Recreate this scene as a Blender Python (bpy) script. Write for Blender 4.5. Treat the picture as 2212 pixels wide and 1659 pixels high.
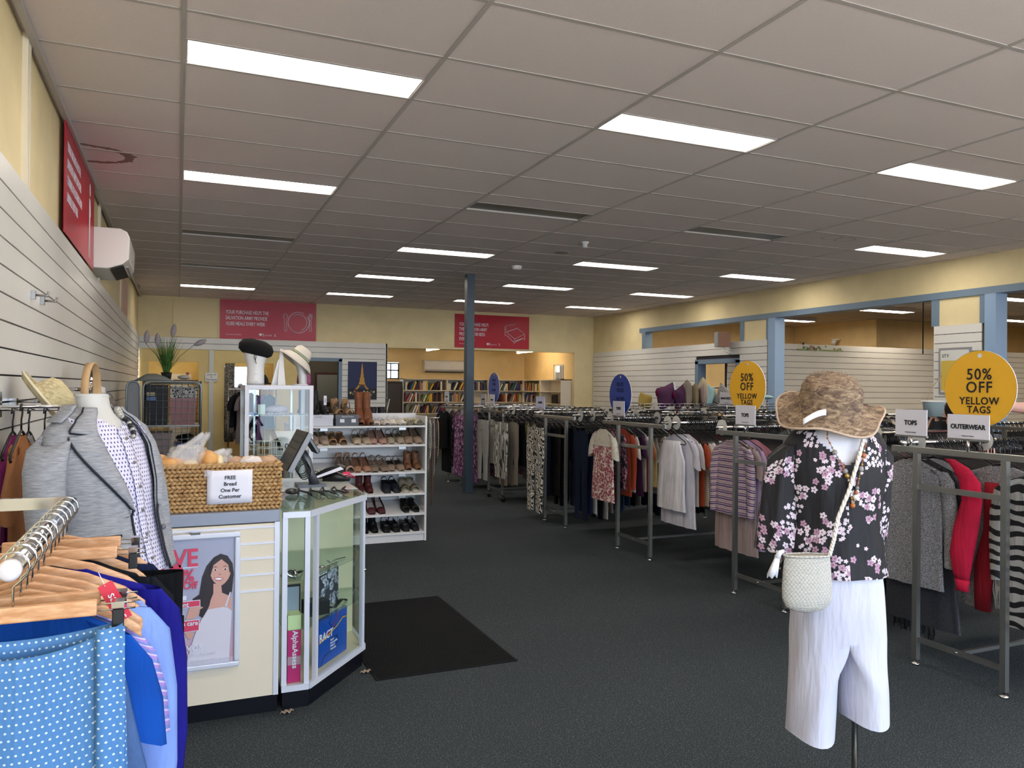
import bpy, math, random
from math import sin, cos, pi, radians, sqrt, atan2
from mathutils import Vector, Matrix
for _o in list(bpy.data.objects):
    bpy.data.objects.remove(_o, do_unlink=True)
sc = bpy.context.scene
COL = sc.collection

# ---------------------------------------------------------------- camera
CAMH = 1.535
CEIL = 3.18
yaw, pitch, roll = .4055, .0047, .0091
cf = Vector((sin(yaw)*cos(pitch), cos(yaw)*cos(pitch), sin(pitch)))
cr = Vector((cos(yaw), -sin(yaw), 0))
cu = cr.cross(cf)
r2 = cr*cos(roll)+cu*sin(roll)
u2 = -cr*sin(roll)+cu*cos(roll)
cd = bpy.data.cameras.new('camera')
cd.sensor_width = 36
cd.lens = 1681.9/2212*36
cd.clip_start = .05
cam = bpy.data.objects.new('camera', cd)
COL.objects.link(cam)
m = Matrix((r2, u2, -cf)).transposed().to_4x4()
m.translation = Vector((0, 0, CAMH))
cam.matrix_world = m
sc.camera = cam

# ---------------------------------------------------------------- world, portal, exposure
wd = bpy.data.worlds.new('daylight')
sc.world = wd
wd.use_nodes = True
bg = wd.node_tree.nodes['Background']
bg.inputs[0].default_value = (.66, .80, 1.0, 1)
bg.inputs[1].default_value = 3.9
ld = bpy.data.lights.new('shopfront_daylight_portal', 'AREA')
ld.shape = 'RECTANGLE'; ld.size = 9.2; ld.size_y = 2.5
ld.cycles.is_portal = True
lo = bpy.data.objects.new('shopfront_daylight_portal', ld)
COL.objects.link(lo)
lo.location = (4.1, -1.95, 1.55)
lo.rotation_euler = (radians(90), 0, 0)     # faces +Y, into the shop
sd = bpy.data.lights.new('pavement_bounce_sun', 'SUN'); sd.energy = 38; sd.angle = .01; sd.color = (1, .93, .86)
so = bpy.data.objects.new('pavement_bounce_sun', sd); COL.objects.link(so)
so.rotation_euler = Vector((.75, -.12, -1)).to_track_quat('-Z', 'Y').to_euler()   # added to brighten the ceiling by pavement bounce; runs along the street
sc.view_settings.view_transform = 'Standard'
sc.view_settings.look = 'None'
sc.view_settings.gamma = 1
sc.view_settings.exposure = 1.12
sc.view_settings.use_curve_mapping = False
sc.cycles.max_bounces = 7
sc.cycles.diffuse_bounces = 4
sc.cycles.glossy_bounces = 4
sc.cycles.transmission_bounces = 6
sc.cycles.transparent_max_bounces = 10
sc.cycles.caustics_reflective = False
sc.cycles.caustics_refractive = False
sc.cycles.sample_clamp_indirect = 6
sc.cycles.use_denoising = True
PANEL = 8.2          # ceiling panel emission

# ---------------------------------------------------------------- materials
def s2l(c):
    if isinstance(c, str):
        c = [int(c[i:i+2], 16)/255 for i in (0, 2, 4)]
    return tuple((x/12.92 if x <= .04045 else ((x+.055)/1.055)**2.4) for x in c[:3])+(1,)

class NT:
    """small helper around one material's node tree"""
    def __init__(s, mt):
        s.t = mt.node_tree; s.n = s.t.nodes; s.b = s.n['Principled BSDF']
        s.uvn = s.n.new('ShaderNodeUVMap'); s.tc = s.n.new('ShaderNodeTexCoord')
    def link(s, a, b): s.t.links.new(a, b)
    def _in(s, sock, v):
        if hasattr(v, 'is_output'): s.link(v, sock)
        else: sock.default_value = v
    def m(s, op, a, b=0., c=0.):
        n = s.n.new('ShaderNodeMath'); n.operation = op
        for i, v in enumerate((a, b, c)): s._in(n.inputs[i], v)
        return n.outputs[0]
    def uv(s):
        n = s.n.new('ShaderNodeSeparateXYZ'); s.link(s.uvn.outputs[0], n.inputs[0]); return n.outputs[0], n.outputs[1]
    def obj(s): return s.tc.outputs['Object']
    def mapping(s, vec, scale=(1, 1, 1), rot=(0, 0, 0)):
        n = s.n.new('ShaderNodeMapping'); s.link(vec, n.inputs[0]); n.inputs['Scale'].default_value = scale; n.inputs['Rotation'].default_value = rot
        return n.outputs[0]
    def noise(s, vec, scale, detail=2, dist=0, rough=.5):
        n = s.n.new('ShaderNodeTexNoise'); s.link(vec, n.inputs['Vector']); n.inputs['Scale'].default_value = scale
        n.inputs['Detail'].default_value = detail; n.inputs['Distortion'].default_value = dist; n.inputs['Roughness'].default_value = rough
        return n.outputs[0]
    def ramp(s, fac, stops, const=False):
        n = s.n.new('ShaderNodeValToRGB'); s.link(fac, n.inputs[0]); e = n.color_ramp
        if const: e.interpolation = 'CONSTANT'
        while len(e.elements) < len(stops): e.elements.new(.5)
        for el, (p, c) in zip(e.elements, stops):
            el.position = p; el.color = s2l(c)
        return n.outputs[0]
    def mix(s, fac, a, b):
        n = s.n.new('ShaderNodeMix'); n.data_type = 'RGBA'
        s._in(n.inputs[0], fac)
        for i, v in ((6, a), (7, b)):
            s._in(n.inputs[i], s2l(v) if isinstance(v, str) else v)
        return n.outputs[2]
    def base(s, c): s.link(c, s.b.inputs['Base Color'])
    def bump(s, h, strength=.3, dist=.005):
        n = s.n.new('ShaderNodeBump'); s.link(h, n.inputs['Height']); n.inputs['Strength'].default_value = strength; n.inputs['Distance'].default_value = dist
        s.link(n.outputs[0], s.b.inputs['Normal'])

MATS = {}
def mat(key, col='cccccc', rough=.6, metal=0., pat=None, emit=0, alpha=1, trans=0, sheen=0, ior=1.45, spec=None):
    if key in MATS: return MATS[key]
    mt = bpy.data.materials.new(key); mt.use_nodes = True
    t = NT(mt); b = t.b
    b.inputs['Base Color'].default_value = s2l(col); b.inputs['Roughness'].default_value = rough; b.inputs['Metallic'].default_value = metal
    b.inputs['Alpha'].default_value = alpha; b.inputs['Transmission Weight'].default_value = trans; b.inputs['IOR'].default_value = ior
    if spec is not None: b.inputs['Specular IOR Level'].default_value = spec
    if sheen: b.inputs['Sheen Weight'].default_value = sheen
    if emit:
        b.inputs['Emission Color'].default_value = s2l(col); b.inputs['Emission Strength'].default_value = emit
    if pat: pat(t)
    MATS[key] = mt
    return mt

def fabric_bump(t, sc_=900, st=.25):
    folds = t.noise(t.mapping(t.obj(), (1, 1, .12)), 24, 2, .6)
    t.bump(t.m('ADD', t.m('MULTIPLY', folds, 1.), t.m('MULTIPLY', t.noise(t.obj(), sc_, 2), .05)), .55, .02)
def cloth(hexcol, key=None):
    def p(t):
        n = t.noise(t.obj(), 5, 3)
        c = t.ramp(n, [(.25, shade(hexcol, .90)), (.75, shade(hexcol, 1.06))])
        t.base(c); fabric_bump(t, 700, .2)
    return mat(key or 'cloth_'+hexcol, hexcol, .9, pat=p, spec=.2)
def shade(h, k):
    return ''.join('%02x' % max(0, min(255, int(int(h[i:i+2], 16)*k))) for i in (0, 2, 4))
def rgb2hex(r, g, b): return '%02x%02x%02x' % (r, g, b)

def p_dots(bgc, fg, sp=.02, r=.22, stag=True, squash=1.):
    def p(t):
        u, v = t.uv()
        U = t.m('DIVIDE', u, sp); V = t.m('DIVIDE', v, sp)
        if stag:
            row = t.m('MODULO', t.m('FLOOR', V), 2.); U = t.m('ADD', U, t.m('MULTIPLY', t.m('ABSOLUTE', row), .5))
        fu = t.m('SUBTRACT', t.m('FRACT', U), .5); fv = t.m('SUBTRACT', t.m('FRACT', V), .5)
        d = t.m('SQRT', t.m('ADD', t.m('MULTIPLY', fu, fu), t.m('MULTIPLY', t.m('MULTIPLY', fv, fv), squash)))
        t.base(t.mix(t.m('LESS_THAN', d, r), bgc, fg)); fabric_bump(t)
    return p
def p_stripes(stops, period, axis=1):
    def p(t):
        uv = t.uv(); f = t.m('FRACT', t.m('DIVIDE', uv[axis], period))
        t.base(t.ramp(f, stops, True)); fabric_bump(t)
    return p
def p_marle(a, b, scale=350, dirn=(1, 1, 1)):
    def p(t):
        n = t.noise(t.mapping(t.obj(), dirn), scale, 3, 0, .7)
        t.base(t.ramp(n, [(.38, a), (.62, b)])); t.bump(n, .4, .002)
    return p
def p_zebra(a, b, scale=22, dist=6, w=.5, rot=(0, 0, 0)):
    def p(t):
        n = t.n.new('ShaderNodeTexWave'); n.wave_type = 'BANDS'; n.bands_direction = 'Z'
        t.link(t.mapping(t.obj(), (1, 1, 1), rot), n.inputs['Vector']); n.inputs['Scale'].default_value = scale; n.inputs['Distortion'].default_value = dist
        n.inputs['Detail'].default_value = 1.2; n.inputs['Detail Scale'].default_value = 1.4
        t.base(t.ramp(n.outputs['Fac'], [(0, a), (w, b)], True)); fabric_bump(t)
    return p
def p_flower(bgc, petal, petal2, core, scale=26, size=.42, mask=.5, mscale=6, jitter=.9):
    def p(t):
        def layer(off, scl):
            mp = t.mapping(t.uvn.outputs[0], (1, 1, 1)); mp.node.inputs['Location'].default_value = (off, off*.7, 0)
            n = t.n.new('ShaderNodeTexVoronoi'); n.voronoi_dimensions = '2D'; n.inputs['Scale'].default_value = scl; n.inputs['Randomness'].default_value = jitter
            t.link(mp, n.inputs['Vector'])
            # vector from the cell centre
            sb = t.n.new('ShaderNodeVectorMath'); sb.operation = 'SUBTRACT'; t.link(mp, sb.inputs[0]); t.link(n.outputs['Position'], sb.inputs[1])
            sx = t.n.new('ShaderNodeSeparateXYZ'); t.link(sb.outputs[0], sx.inputs[0])
            ang = t.m('ARCTAN2', sx.outputs[1], sx.outputs[0])
            pet = t.m('MULTIPLY', t.m('ABSOLUTE', t.m('COSINE', t.m('MULTIPLY', ang, 2.5))), .45)
            R = t.m('MULTIPLY', t.m('ADD', pet, .55), size)
            inside = t.m('LESS_THAN', n.outputs['Distance'], R)
            # each blossom is there or not as a whole
            ps = t.n.new('ShaderNodeTexNoise'); ps.noise_dimensions = '2D'; ps.inputs['Scale'].default_value = mscale; ps.inputs['Detail'].default_value = 1
            t.link(n.outputs['Position'], ps.inputs['Vector'])
            on = t.m('GREATER_THAN', ps.outputs[0], mask)
            return t.m('MULTIPLY', inside, on), n.outputs['Distance'], n.outputs['Color']
        m1, d1, c1 = layer(0, scale); m2, d2, c2 = layer(3.3, scale*1.7)
        sx = t.n.new('ShaderNodeSeparateXYZ'); t.link(c1, sx.inputs[0])
        pc = t.mix(t.m('GREATER_THAN', sx.outputs[0], .5), petal, petal2)
        pc = t.mix(t.m('LESS_THAN', d1, size*.22), pc, core)
        c = t.mix(m2, bgc, petal)
        t.base(t.mix(m1, c, pc)); fabric_bump(t)
    return p
def p_leaf(a, b, scale=9):
    def p(t):
        n = t.n.new('ShaderNodeTexWave'); n.wave_type = 'RINGS'; n.rings_direction = 'SPHERICAL'
        v = t.n.new('ShaderNodeTexVoronoi'); v.inputs['Scale'].default_value = scale; t.link(t.obj(), v.inputs['Vector'])
        sb = t.n.new('ShaderNodeVectorMath'); sb.operation = 'SUBTRACT'; t.link(t.obj(), sb.inputs[0]); t.link(v.outputs['Position'], sb.inputs[1])
        mp = t.mapping(sb.outputs[0], (1, 1, .25), (.5, .9, .2))
        t.link(mp, n.inputs['Vector']); n.inputs['Scale'].default_value = scale*2.2; n.inputs['Distortion'].default_value = 2.5
        t.base(t.ramp(n.outputs['Fac'], [(0, a), (.52, b)], True)); fabric_bump(t)
    return p
def p_lace(a, b, scale=90):
    def p(t):
        v = t.n.new('ShaderNodeTexVoronoi'); v.feature = 'DISTANCE_TO_EDGE'; v.inputs['Scale'].default_value = scale; t.link(t.obj(), v.inputs['Vector'])
        t.base(t.ramp(v.outputs['Distance'], [(.0, a), (.22, b)])); t.bump(v.outputs['Distance'], .6, .004)
    return p
def p_check(a, b, c, sp=.03):
    def p(t):
        u, v = t.uv()
        fu = t.m('GREATER_THAN', t.m('FRACT', t.m('DIVIDE', u, sp)), .6); fv = t.m('GREATER_THAN', t.m('FRACT', t.m('DIVIDE', v, sp)), .6)
        t.base(t.mix(fv, t.mix(fu, a, b), c)); fabric_bump(t)
    return p
def p_denim(a, b):
    def p(t):
        u, v = t.uv(); n = t.noise(t.obj(), 9, 3); f = t.noise(t.mapping(t.obj(), (1, 1, .2)), 500, 2)
        t.base(t.mix(t.m('MULTIPLY', f, .5), t.ramp(n, [(.3, a), (.7, b)]), shade(b, 1.2))); fabric_bump(t, 500)
    return p

def wall_pat(a, sc_=3):
    def p(t):
        n = t.noise(t.obj(), sc_, 4); t.base(t.ramp(n, [(.3, shade(a, .965)), (.7, shade(a, 1.02))]))
        t.bump(t.noise(t.obj(), 260, 2), .06, .002)
    return p
CREAM = mat('cream_wall_paint', 'e3d2a4', .7, pat=wall_pat('e3d2a4'))
PEACH = mat('peach_wall_paint', 'e8cd98', .7, pat=wall_pat('e8cd98'))
BUTTER = mat('butter_wall_paint', 'e0c88c', .7, pat=wall_pat('e0c88c'))
GREYBR = mat('grey_brown_wall_paint', '5d554c', .8)
BOARD = mat('white_slat_board', 'd9d7d0', .35, pat=wall_pat('dbd9d3', 1.2))
GROOVE = mat('dark_groove_backing', '2a2528', .7)
def carpet(t):
    o = t.obj(); n = t.noise(o, 150, 3, 0, .75); big = t.noise(o, 1.1, 3)
    v = t.n.new('ShaderNodeTexVoronoi'); v.inputs['Scale'].default_value = 62; t.link(t.mapping(o, (1, 2.2, 1)), v.inputs['Vector'])
    c = t.ramp(n, [(.3, '22272a'), (.52, '383e41'), (.68, '666b6d')])
    fl = t.m('LESS_THAN', v.outputs['Distance'], .16)
    c = t.mix(t.m('MULTIPLY', fl, .75), c, '85898a')
    c = t.mix(t.m('MULTIPLY', big, .35), c, '24292c')
    t.base(c); t.bump(n, .6, .004)
CARPET = mat('charcoal_carpet', '2c3033', .97, pat=carpet, spec=.15)
def ceil_pat(t):
    o = t.obj(); n = t.noise(o, 240, 2, 0, .8); b = t.noise(o, .8, 3)
    c = t.ramp(n, [(.33, 'c9bcb9'), (.42, 'dcd1ce'), (.8, 'e0d6d3')])
    c = t.mix(t.m('MULTIPLY', b, .12), c, 'bdb0ac')
    # brown water stain ring against the left wall
    sx = t.n.new('ShaderNodeSeparateXYZ'); t.link(o, sx.inputs[0])
    nn = t.noise(o, 14, 4)
    dx = t.m('DIVIDE', t.m('SUBTRACT', sx.outputs[0], -.60), .30); dy = t.m('DIVIDE', t.m('SUBTRACT', sx.outputs[1], 6.30), .24)
    d = t.m('ADD', t.m('SQRT', t.m('ADD', t.m('MULTIPLY', dx, dx), t.m('MULTIPLY', dy, dy))), t.m('MULTIPLY', t.m('SUBTRACT', nn, .5), .35))
    ring = t.m('MULTIPLY', t.m('LESS_THAN', d, 1.), t.m('GREATER_THAN', d, .78))
    c = t.mix(t.m('MULTIPLY', ring, .8), c, '6d4334')
    for cx_, cy_ in ((6.44, 6.33), (6.66, 6.36)):
        ex = t.m('DIVIDE', t.m('SUBTRACT', sx.outputs[0], cx_), .11); ey = t.m('DIVIDE', t.m('SUBTRACT', sx.outputs[1], cy_), .12)
        e = t.m('SQRT', t.m('ADD', t.m('MULTIPLY', ex, ex), t.m('MULTIPLY', ey, ey)))
        rg = t.m('MULTIPLY', t.m('LESS_THAN', e, 1.), t.m('GREATER_THAN', e, .8)); c = t.mix(t.m('MULTIPLY', rg, .3), c, '6b615c')
    t.base(c); t.bump(n, .15, .002)
CEILM = mat('ceiling_tile', 'c0b6b3', .9, pat=ceil_pat)
TBAR = mat('ceiling_grid_bar', 'b3ada9', .45)
BLUE = mat('blue_grey_paint', '6f8396', .45)
BLUE2 = mat('pale_blue_paint', '8ea8c6', .45)
CHROME = mat('chrome', 'c9c9c9', .12, 1.)
STEEL = mat('brushed_steel', '9a9a98', .3, 1.)
ALU = mat('aluminium', 'bcc0c8', .32, .9)
ALUW = mat('pale_aluminium_frame', 'cfd2dc', .4, .2)
WHITE = mat('white_plastic', 'e8e6e4', .4)
WHITEM = mat('white_melamine', 'dedcda', .4)
IVORY = mat('ivory_melamine', 'd9cdb6', .45)
BLACK = mat('black_plastic', '101012', .4)
BLACKG = mat('gloss_black', '08080a', .12)
DARKV = mat('navy_black_laminate', '0c0e16', .3)
PAPER = mat('white_paper', 'e6e4ec', .6)
INK = mat('black_ink', '17171c', .6)
REDB = mat('crimson_banner', 'b5122f', .35)
WOOD = mat('beech_wood', 'c99a6c', .45, pat=lambda t: t.base(t.ramp(t.noise(t.mapping(t.obj(), (1, 8, 8)), 14, 3), [(.3, 'b98453'), (.7, 'd9ab7c')])))
RUBBER = mat('rubber_mat', '0d0d0e', .7, spec=.2)
def glass_mat():
    mt = bpy.data.materials.new('clear_glass'); mt.use_nodes = True; n = mt.node_tree.nodes; l = mt.node_tree.links
    n.clear(); o = n.new('ShaderNodeOutputMaterial'); mx = n.new('ShaderNodeMixShader'); tr = n.new('ShaderNodeBsdfTransparent'); g = n.new('ShaderNodeBsdfGlossy'); fr = n.new('ShaderNodeMath'); fr.operation = 'MULTIPLY_ADD'; lw = n.new('ShaderNodeLayerWeight'); pw = n.new('ShaderNodeMath'); pw.operation = 'POWER'; lw.inputs[0].default_value = .5; l.new(lw.outputs['Facing'], pw.inputs[0]); pw.inputs[1].default_value = 4; l.new(pw.outputs[0], fr.inputs[0]); fr.inputs[1].default_value = .7; fr.inputs[2].default_value = .05
    tr.inputs[0].default_value = (.88, .95, .92, 1); g.inputs['Roughness'].default_value = .02; 
    l.new(fr.outputs[0], mx.inputs[0]); l.new(tr.outputs[0], mx.inputs[1]); l.new(g.outputs[0], mx.inputs[2]); l.new(mx.outputs[0], o.inputs[0])
    return mt
GLASS = glass_mat()
GEDGE = mat('green_glass_edge', '4f8f82', .1, alpha=.75)

# ---------------------------------------------------------------- mesh builder
def rot_z(a): return Matrix.Rotation(a, 4, 'Z')
class B:
    def __init__(s, T=None):
        s.v = []; s.f = []; s.mi = []; s.uv = []; s.T = T; s.cur = 0; s.sm = []
        s.smooth = True
    def add(s, vs, fs, uvs=None, smooth=None):
        o = len(s.v)
        for i, p in enumerate(vs):
            p = Vector(p)
            if uvs is None: s.uv.append((p.x+p.y, p.z))
            else: s.uv.append(uvs[i])
            s.v.append(s.T @ p if s.T is not None else p)
        for f in fs:
            s.f.append([i+o for i in f]); s.mi.append(s.cur); s.sm.append(s.smooth if smooth is None else smooth)
        return s
    def box(s, x0, y0, z0, x1, y1, z1, R=None):
        vs = [Vector((x, y, z)) for x in (x0, x1) for y in (y0, y1) for z in (z0, z1)]
        if R is not None:
            c = Vector(((x0+x1)/2, (y0+y1)/2, (z0+z1)/2)); vs = [c+R@(p-c) for p in vs]
        return s.add(vs, [(0, 1, 3, 2), (4, 6, 7, 5), (0, 4, 5, 1), (2, 3, 7, 6), (0, 2, 6, 4), (1, 5, 7, 3)], smooth=False)
    def cbox(s, c, d, R=None):
        return s.box(c[0]-d[0]/2, c[1]-d[1]/2, c[2]-d[2]/2, c[0]+d[0]/2, c[1]+d[1]/2, c[2]+d[2]/2, R)
    def loft(s, rings, closed=True, cap=True, uvs=None, loop=False):
        n = len(rings[0]); vs = []; us = []
        acc = 0
        for i, r in enumerate(rings):
            if i: acc += (Vector(r[0])-Vector(rings[i-1][0])).length if False else (sum(((Vector(r[k])-Vector(rings[i-1][k])).length for k in (0, n//2)))/2)
            a = 0
            for j, p in enumerate(r):
                if j: a += (Vector(p)-Vector(r[j-1])).length
                vs.append(p); us.append((a, -acc))
        fs = []
        m_ = n if closed else n-1
        R_ = len(rings) if loop else len(rings)-1
        for i in range(R_):
            for j in range(m_):
                a, b = i*n+j, i*n+(j+1) % n
                i2 = (i+1) % len(rings)
                fs.append((a, b, i2*n+(j+1) % n, i2*n+j))
        if cap and closed and not loop:
            fs.append(tuple(range(n-1, -1, -1))); fs.append(tuple((len(rings)-1)*n+j for j in range(n)))
        return s.add(vs, fs, uvs or us)
    def tube(s, pts, r, n=8, cap=True, loop=False):
        pts = [Vector(p) for p in pts]; rings = []
        up = None
        for i, p in enumerate(pts):
            if loop: d = pts[(i+1) % len(pts)]-pts[i-1]
            else: d = pts[min(i+1, len(pts)-1)]-pts[max(i-1, 0)]
            if d.length < 1e-9: d = Vector((0, 0, 1))
            d.normalize()
            if up is None:
                up = Vector((0, 0, 1)) if abs(d.z) < .9 else Vector((1, 0, 0))
            a = d.cross(up)
            if a.length < 1e-6: a = d.cross(Vector((0, 1, .3)))
            a.normalize(); b = a.cross(d).normalized(); up = b
            rr = r[i] if isinstance(r, (list, tuple)) else r
            rings.append([p+(a*cos(2*pi*k/n)+b*sin(2*pi*k/n))*rr for k in range(n)])
        return s.loft(rings, True, cap, loop=loop)
    def cyl(s, p0, p1, r, n=12): return s.tube([p0, p1], r, n)
    def lathe(s, prof, c=(0, 0, 0), n=24, cap=True, sx=1, sy=1):
        return s.loft([[(c[0]+r*cos(2*pi*k/n)*sx, c[1]+r*sin(2*pi*k/n)*sy, c[2]+z) for k in range(n)] for r, z in prof], True, cap)
    def poly(s, pts, O, U, V, th=0):
        """flat outline pts (u,v) on the plane O,U,V; thickness th along UxV"""
        O, U, V = Vector(O), Vector(U), Vector(V); N = U.cross(V).normalized()
        a = [O+U*p[0]+V*p[1] for p in pts]; n = len(a)
        if not th: return s.add(a, [tuple(range(n))], smooth=False)
        b = [p-N*th for p in a]
        return s.add(a+b, [tuple(range(n)), tuple(range(2*n-1, n-1, -1))]+[(i, n+i, n+(i+1) % n, (i+1) % n) for i in range(n)], smooth=False)
    def grid(s, fn, nu, nv, skip=None):
        vs = []; us = []
        for i in range(nu+1):
            for j in range(nv+1):
                p = fn(i/nu, j/nv)
                if len(p) == 5: us.append((p[3], p[4])); p = p[:3]
                else: us.append((i/nu, j/nv))
                vs.append(p)
        fs = []
        for i in range(nu):
            for j in range(nv):
                if skip and skip((i+.5)/nu, (j+.5)/nv): continue
                a = i*(nv+1)+j; fs.append((a, a+1, a+nv+2, a+nv+1))
        return s.add(vs, fs, us)
    def ball(s, c, r, n=10, m_=6, R=None):
        r = (r, r, r) if not isinstance(r, (tuple, list)) else r
        rings = []
        for i in range(m_+1):
            t = pi*i/m_; t = max(.02, min(pi-.02, t))
            ring = []
            for k in range(n):
                p = Vector((sin(t)*cos(2*pi*k/n)*r[0], sin(t)*sin(2*pi*k/n)*r[1], cos(t)*r[2]))
                if R is not None: p = R @ p
                ring.append(Vector(c)+p)
            rings.append(ring)
        return s.loft(rings)
    def mesh(s, name, mats, off=Vector((0, 0, 0))):
        me = bpy.data.meshes.new(name)
        me.from_pydata([tuple(p-off) for p in s.v], [], s.f)
        for mm in (mats if isinstance(mats, (list, tuple)) else [mats]): me.materials.append(mm)
        uvl = me.uv_layers.new(name='UVMap')
        lv = [0]*len(me.loops); me.loops.foreach_get('vertex_index', lv)
        buf = [0.]*(2*len(lv))
        for i, vi in enumerate(lv): buf[2*i], buf[2*i+1] = s.uv[vi]
        uvl.data.foreach_set('uv', buf)
        me.polygons.foreach_set('use_smooth', s.sm); me.polygons.foreach_set('material_index', s.mi)
        me.update()
        return me
    def obj(s, name, mats, parent=None, local=False, bevel=0, solid=0, sub=0):
        off = Vector((0, 0, 0))
        if parent is not None and not local: off = wloc(parent)
        o = bpy.data.objects.new(name, s.mesh(name, mats, off)); COL.objects.link(o)
        o.parent = parent
        if bevel:
            md = o.modifiers.new('bevel', 'BEVEL'); md.width = bevel; md.segments = 2; md.limit_method = 'ANGLE'
        if solid:
            md = o.modifiers.new('solid', 'SOLIDIFY'); md.thickness = solid; md.offset = 0
        if sub:
            md = o.modifiers.new('sub', 'SUBSURF'); md.levels = sub; md.render_levels = sub
        return o
def wloc(o):
    v = Vector((0, 0, 0))
    while o is not None:
        v += o.location; o = o.parent
    return v
def tag(o, label, cat, group=None):
    o['label'] = label; o['category'] = cat
    if group: o['group'] = group
    return o
def thing(name, label, cat, loc=(0, 0, 0), rz=0, group=None):
    o = bpy.data.objects.new(name, None); COL.objects.link(o); o.location = loc; o.rotation_euler.z = rz
    o.empty_display_size = .1
    return tag(o, label, cat, group)
def struct(name, b, mt, bevel=0, parent=None):
    o = b.obj(name, mt, parent, bevel=bevel)
    if parent is None: o['kind'] = 'structure'
    return o
def dup(o, loc=None, rz=None, label=None, group=None):
    c = o.copy(); COL.objects.link(c)
    for ch in o.children:
        d = ch.copy(); COL.objects.link(d); d.parent = c
        for g in ch.children:
            e = g.copy(); COL.objects.link(e); e.parent = d
    if loc is not None: c.location = loc
    if rz is not None: c.rotation_euler.z = rz
    if label: c['label'] = label
    if group: c['group'] = group
    return c
def text(name, s, size, mt, parent, O, U, V, align='LEFT', sx=1., ext=.0006, lift=.001, bold=0., local=False, ls=1., lsp=1.):
    cu_ = bpy.data.curves.new('t', 'FONT'); cu_.body = s; cu_.size = size; cu_.align_x = align; cu_.extrude = ext; cu_.offset = bold
    cu_.resolution_u = 3; cu_.space_character = ls; cu_.space_line = lsp
    t = bpy.data.objects.new('t', cu_); COL.objects.link(t)
    bpy.context.view_layer.update()
    me = bpy.data.meshes.new_from_object(t.evaluated_get(bpy.context.evaluated_depsgraph_get()))
    bpy.data.objects.remove(t, do_unlink=True)
    O, U, V = Vector(O), Vector(U).normalized(), Vector(V).normalized(); N = U.cross(V)
    off = wloc(parent) if (parent is not None and not local) else Vector((0, 0, 0))
    for v in me.vertices:
        p = v.co; v.co = O+U*p.x*sx+V*p.y+N*(p.z+ext+lift)-off
    me.materials.clear(); me.materials.append(mt)
    me.update()
    o = bpy.data.objects.new(name, me); COL.objects.link(o); o.parent = parent
    return o
ORD = ['first', 'second', 'third', 'fourth', 'fifth', 'sixth', 'seventh', 'eighth', 'ninth', 'tenth', 'eleventh', 'twelfth', 'thirteenth', 'fourteenth', 'fifteenth', 'sixteenth', 'seventeenth', 'eighteenth', 'nineteenth', 'twentieth',
       'twenty-first', 'twenty-second', 'twenty-third', 'twenty-fourth', 'twenty-fifth', 'twenty-sixth', 'twenty-seventh', 'twenty-eighth', 'twenty-ninth', 'thirtieth', 'thirty-first', 'thirty-second']
X_, Y_, Z_ = Vector((1, 0, 0)), Vector((0, 1, 0)), Vector((0, 0, 1))
# ================================================================ ROOM SHELL
LX, RX, BY, FY = -.66, 8.85, 15.85, -2.1
struct('floor', B().box(-1, FY-.1, -.1, 20, 19.5, 0), CARPET)
# ceiling plate and T-bar grid
GX0, GY0, SX, SY = .009, 3.703, 1.2, .615
def gy(j): return GY0+SY*j
lights = []
for j in (-7.5, -3.5, .5, 4.5, 8.5, 12.5, 16.5):
    for i in (0, 2, 4, 6):
        lights.append((i, j, not ((i, j) in ((2, 4.5), (4, 4.5), (0, 8.5), (0, 12.5)))))
# the ceiling is a grid of tiles with a 1200 x 300 slot left open at every fitting
b = B()
def slab(x0, y0, x1, y1): b.box(x0, y0, CEIL, x1, y1, CEIL+.02)
rows = sorted(set([gy(j) for _, j, _ in lights]))
prev = FY-.1
for y in rows:
    slab(-.8, prev, 9.0, y)
    x = -.8
    for i in (0, 2, 4, 6):
        slab(x, y, GX0+i*SX, y+.3075); x = GX0+(i+1)*SX
    slab(x, y, 9.0, y+.3075)
    prev = y+.3075
slab(-.8, prev, 9.0, BY+.1)
struct('ceiling', b, CEILM)
b = B()
for i in range(0, 8): b.box(GX0+i*SX-.012, FY, CEIL-.004, GX0+i*SX+.012, BY, CEIL+.001)
for j in range(-9, 20):
    b.box(LX, gy(j)-.011, CEIL-.003, RX, gy(j)+.011, CEIL+.001)
for i, j, on in lights:
    b.box(GX0+i*SX, gy(j)-.008, CEIL-.003, GX0+(i+1)*SX, gy(j)+.008, CEIL+.001)
b.box(LX, FY, CEIL-.03, LX+.03, BY, CEIL-.001)
struct('trim_1', b, TBAR)
PANM = mat('lit_light_diffuser', 'fff6ea', .5, emit=PANEL)
UNLIT = mat('unlit_light_diffuser', '5c605d', .35)
HOUSE = mat('light_housing', 'bdb7b2', .5)
colname = ['left column', 'second column from left', 'third column from left', 'right-hand column']
rown = {-7.5: 'behind the camera row', -3.5: 'behind the camera', .5: 'nearest row', 4.5: 'second row', 8.5: 'third row', 12.5: 'fourth row', 16.5: 'row by the back wall'}
proto = {}
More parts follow.
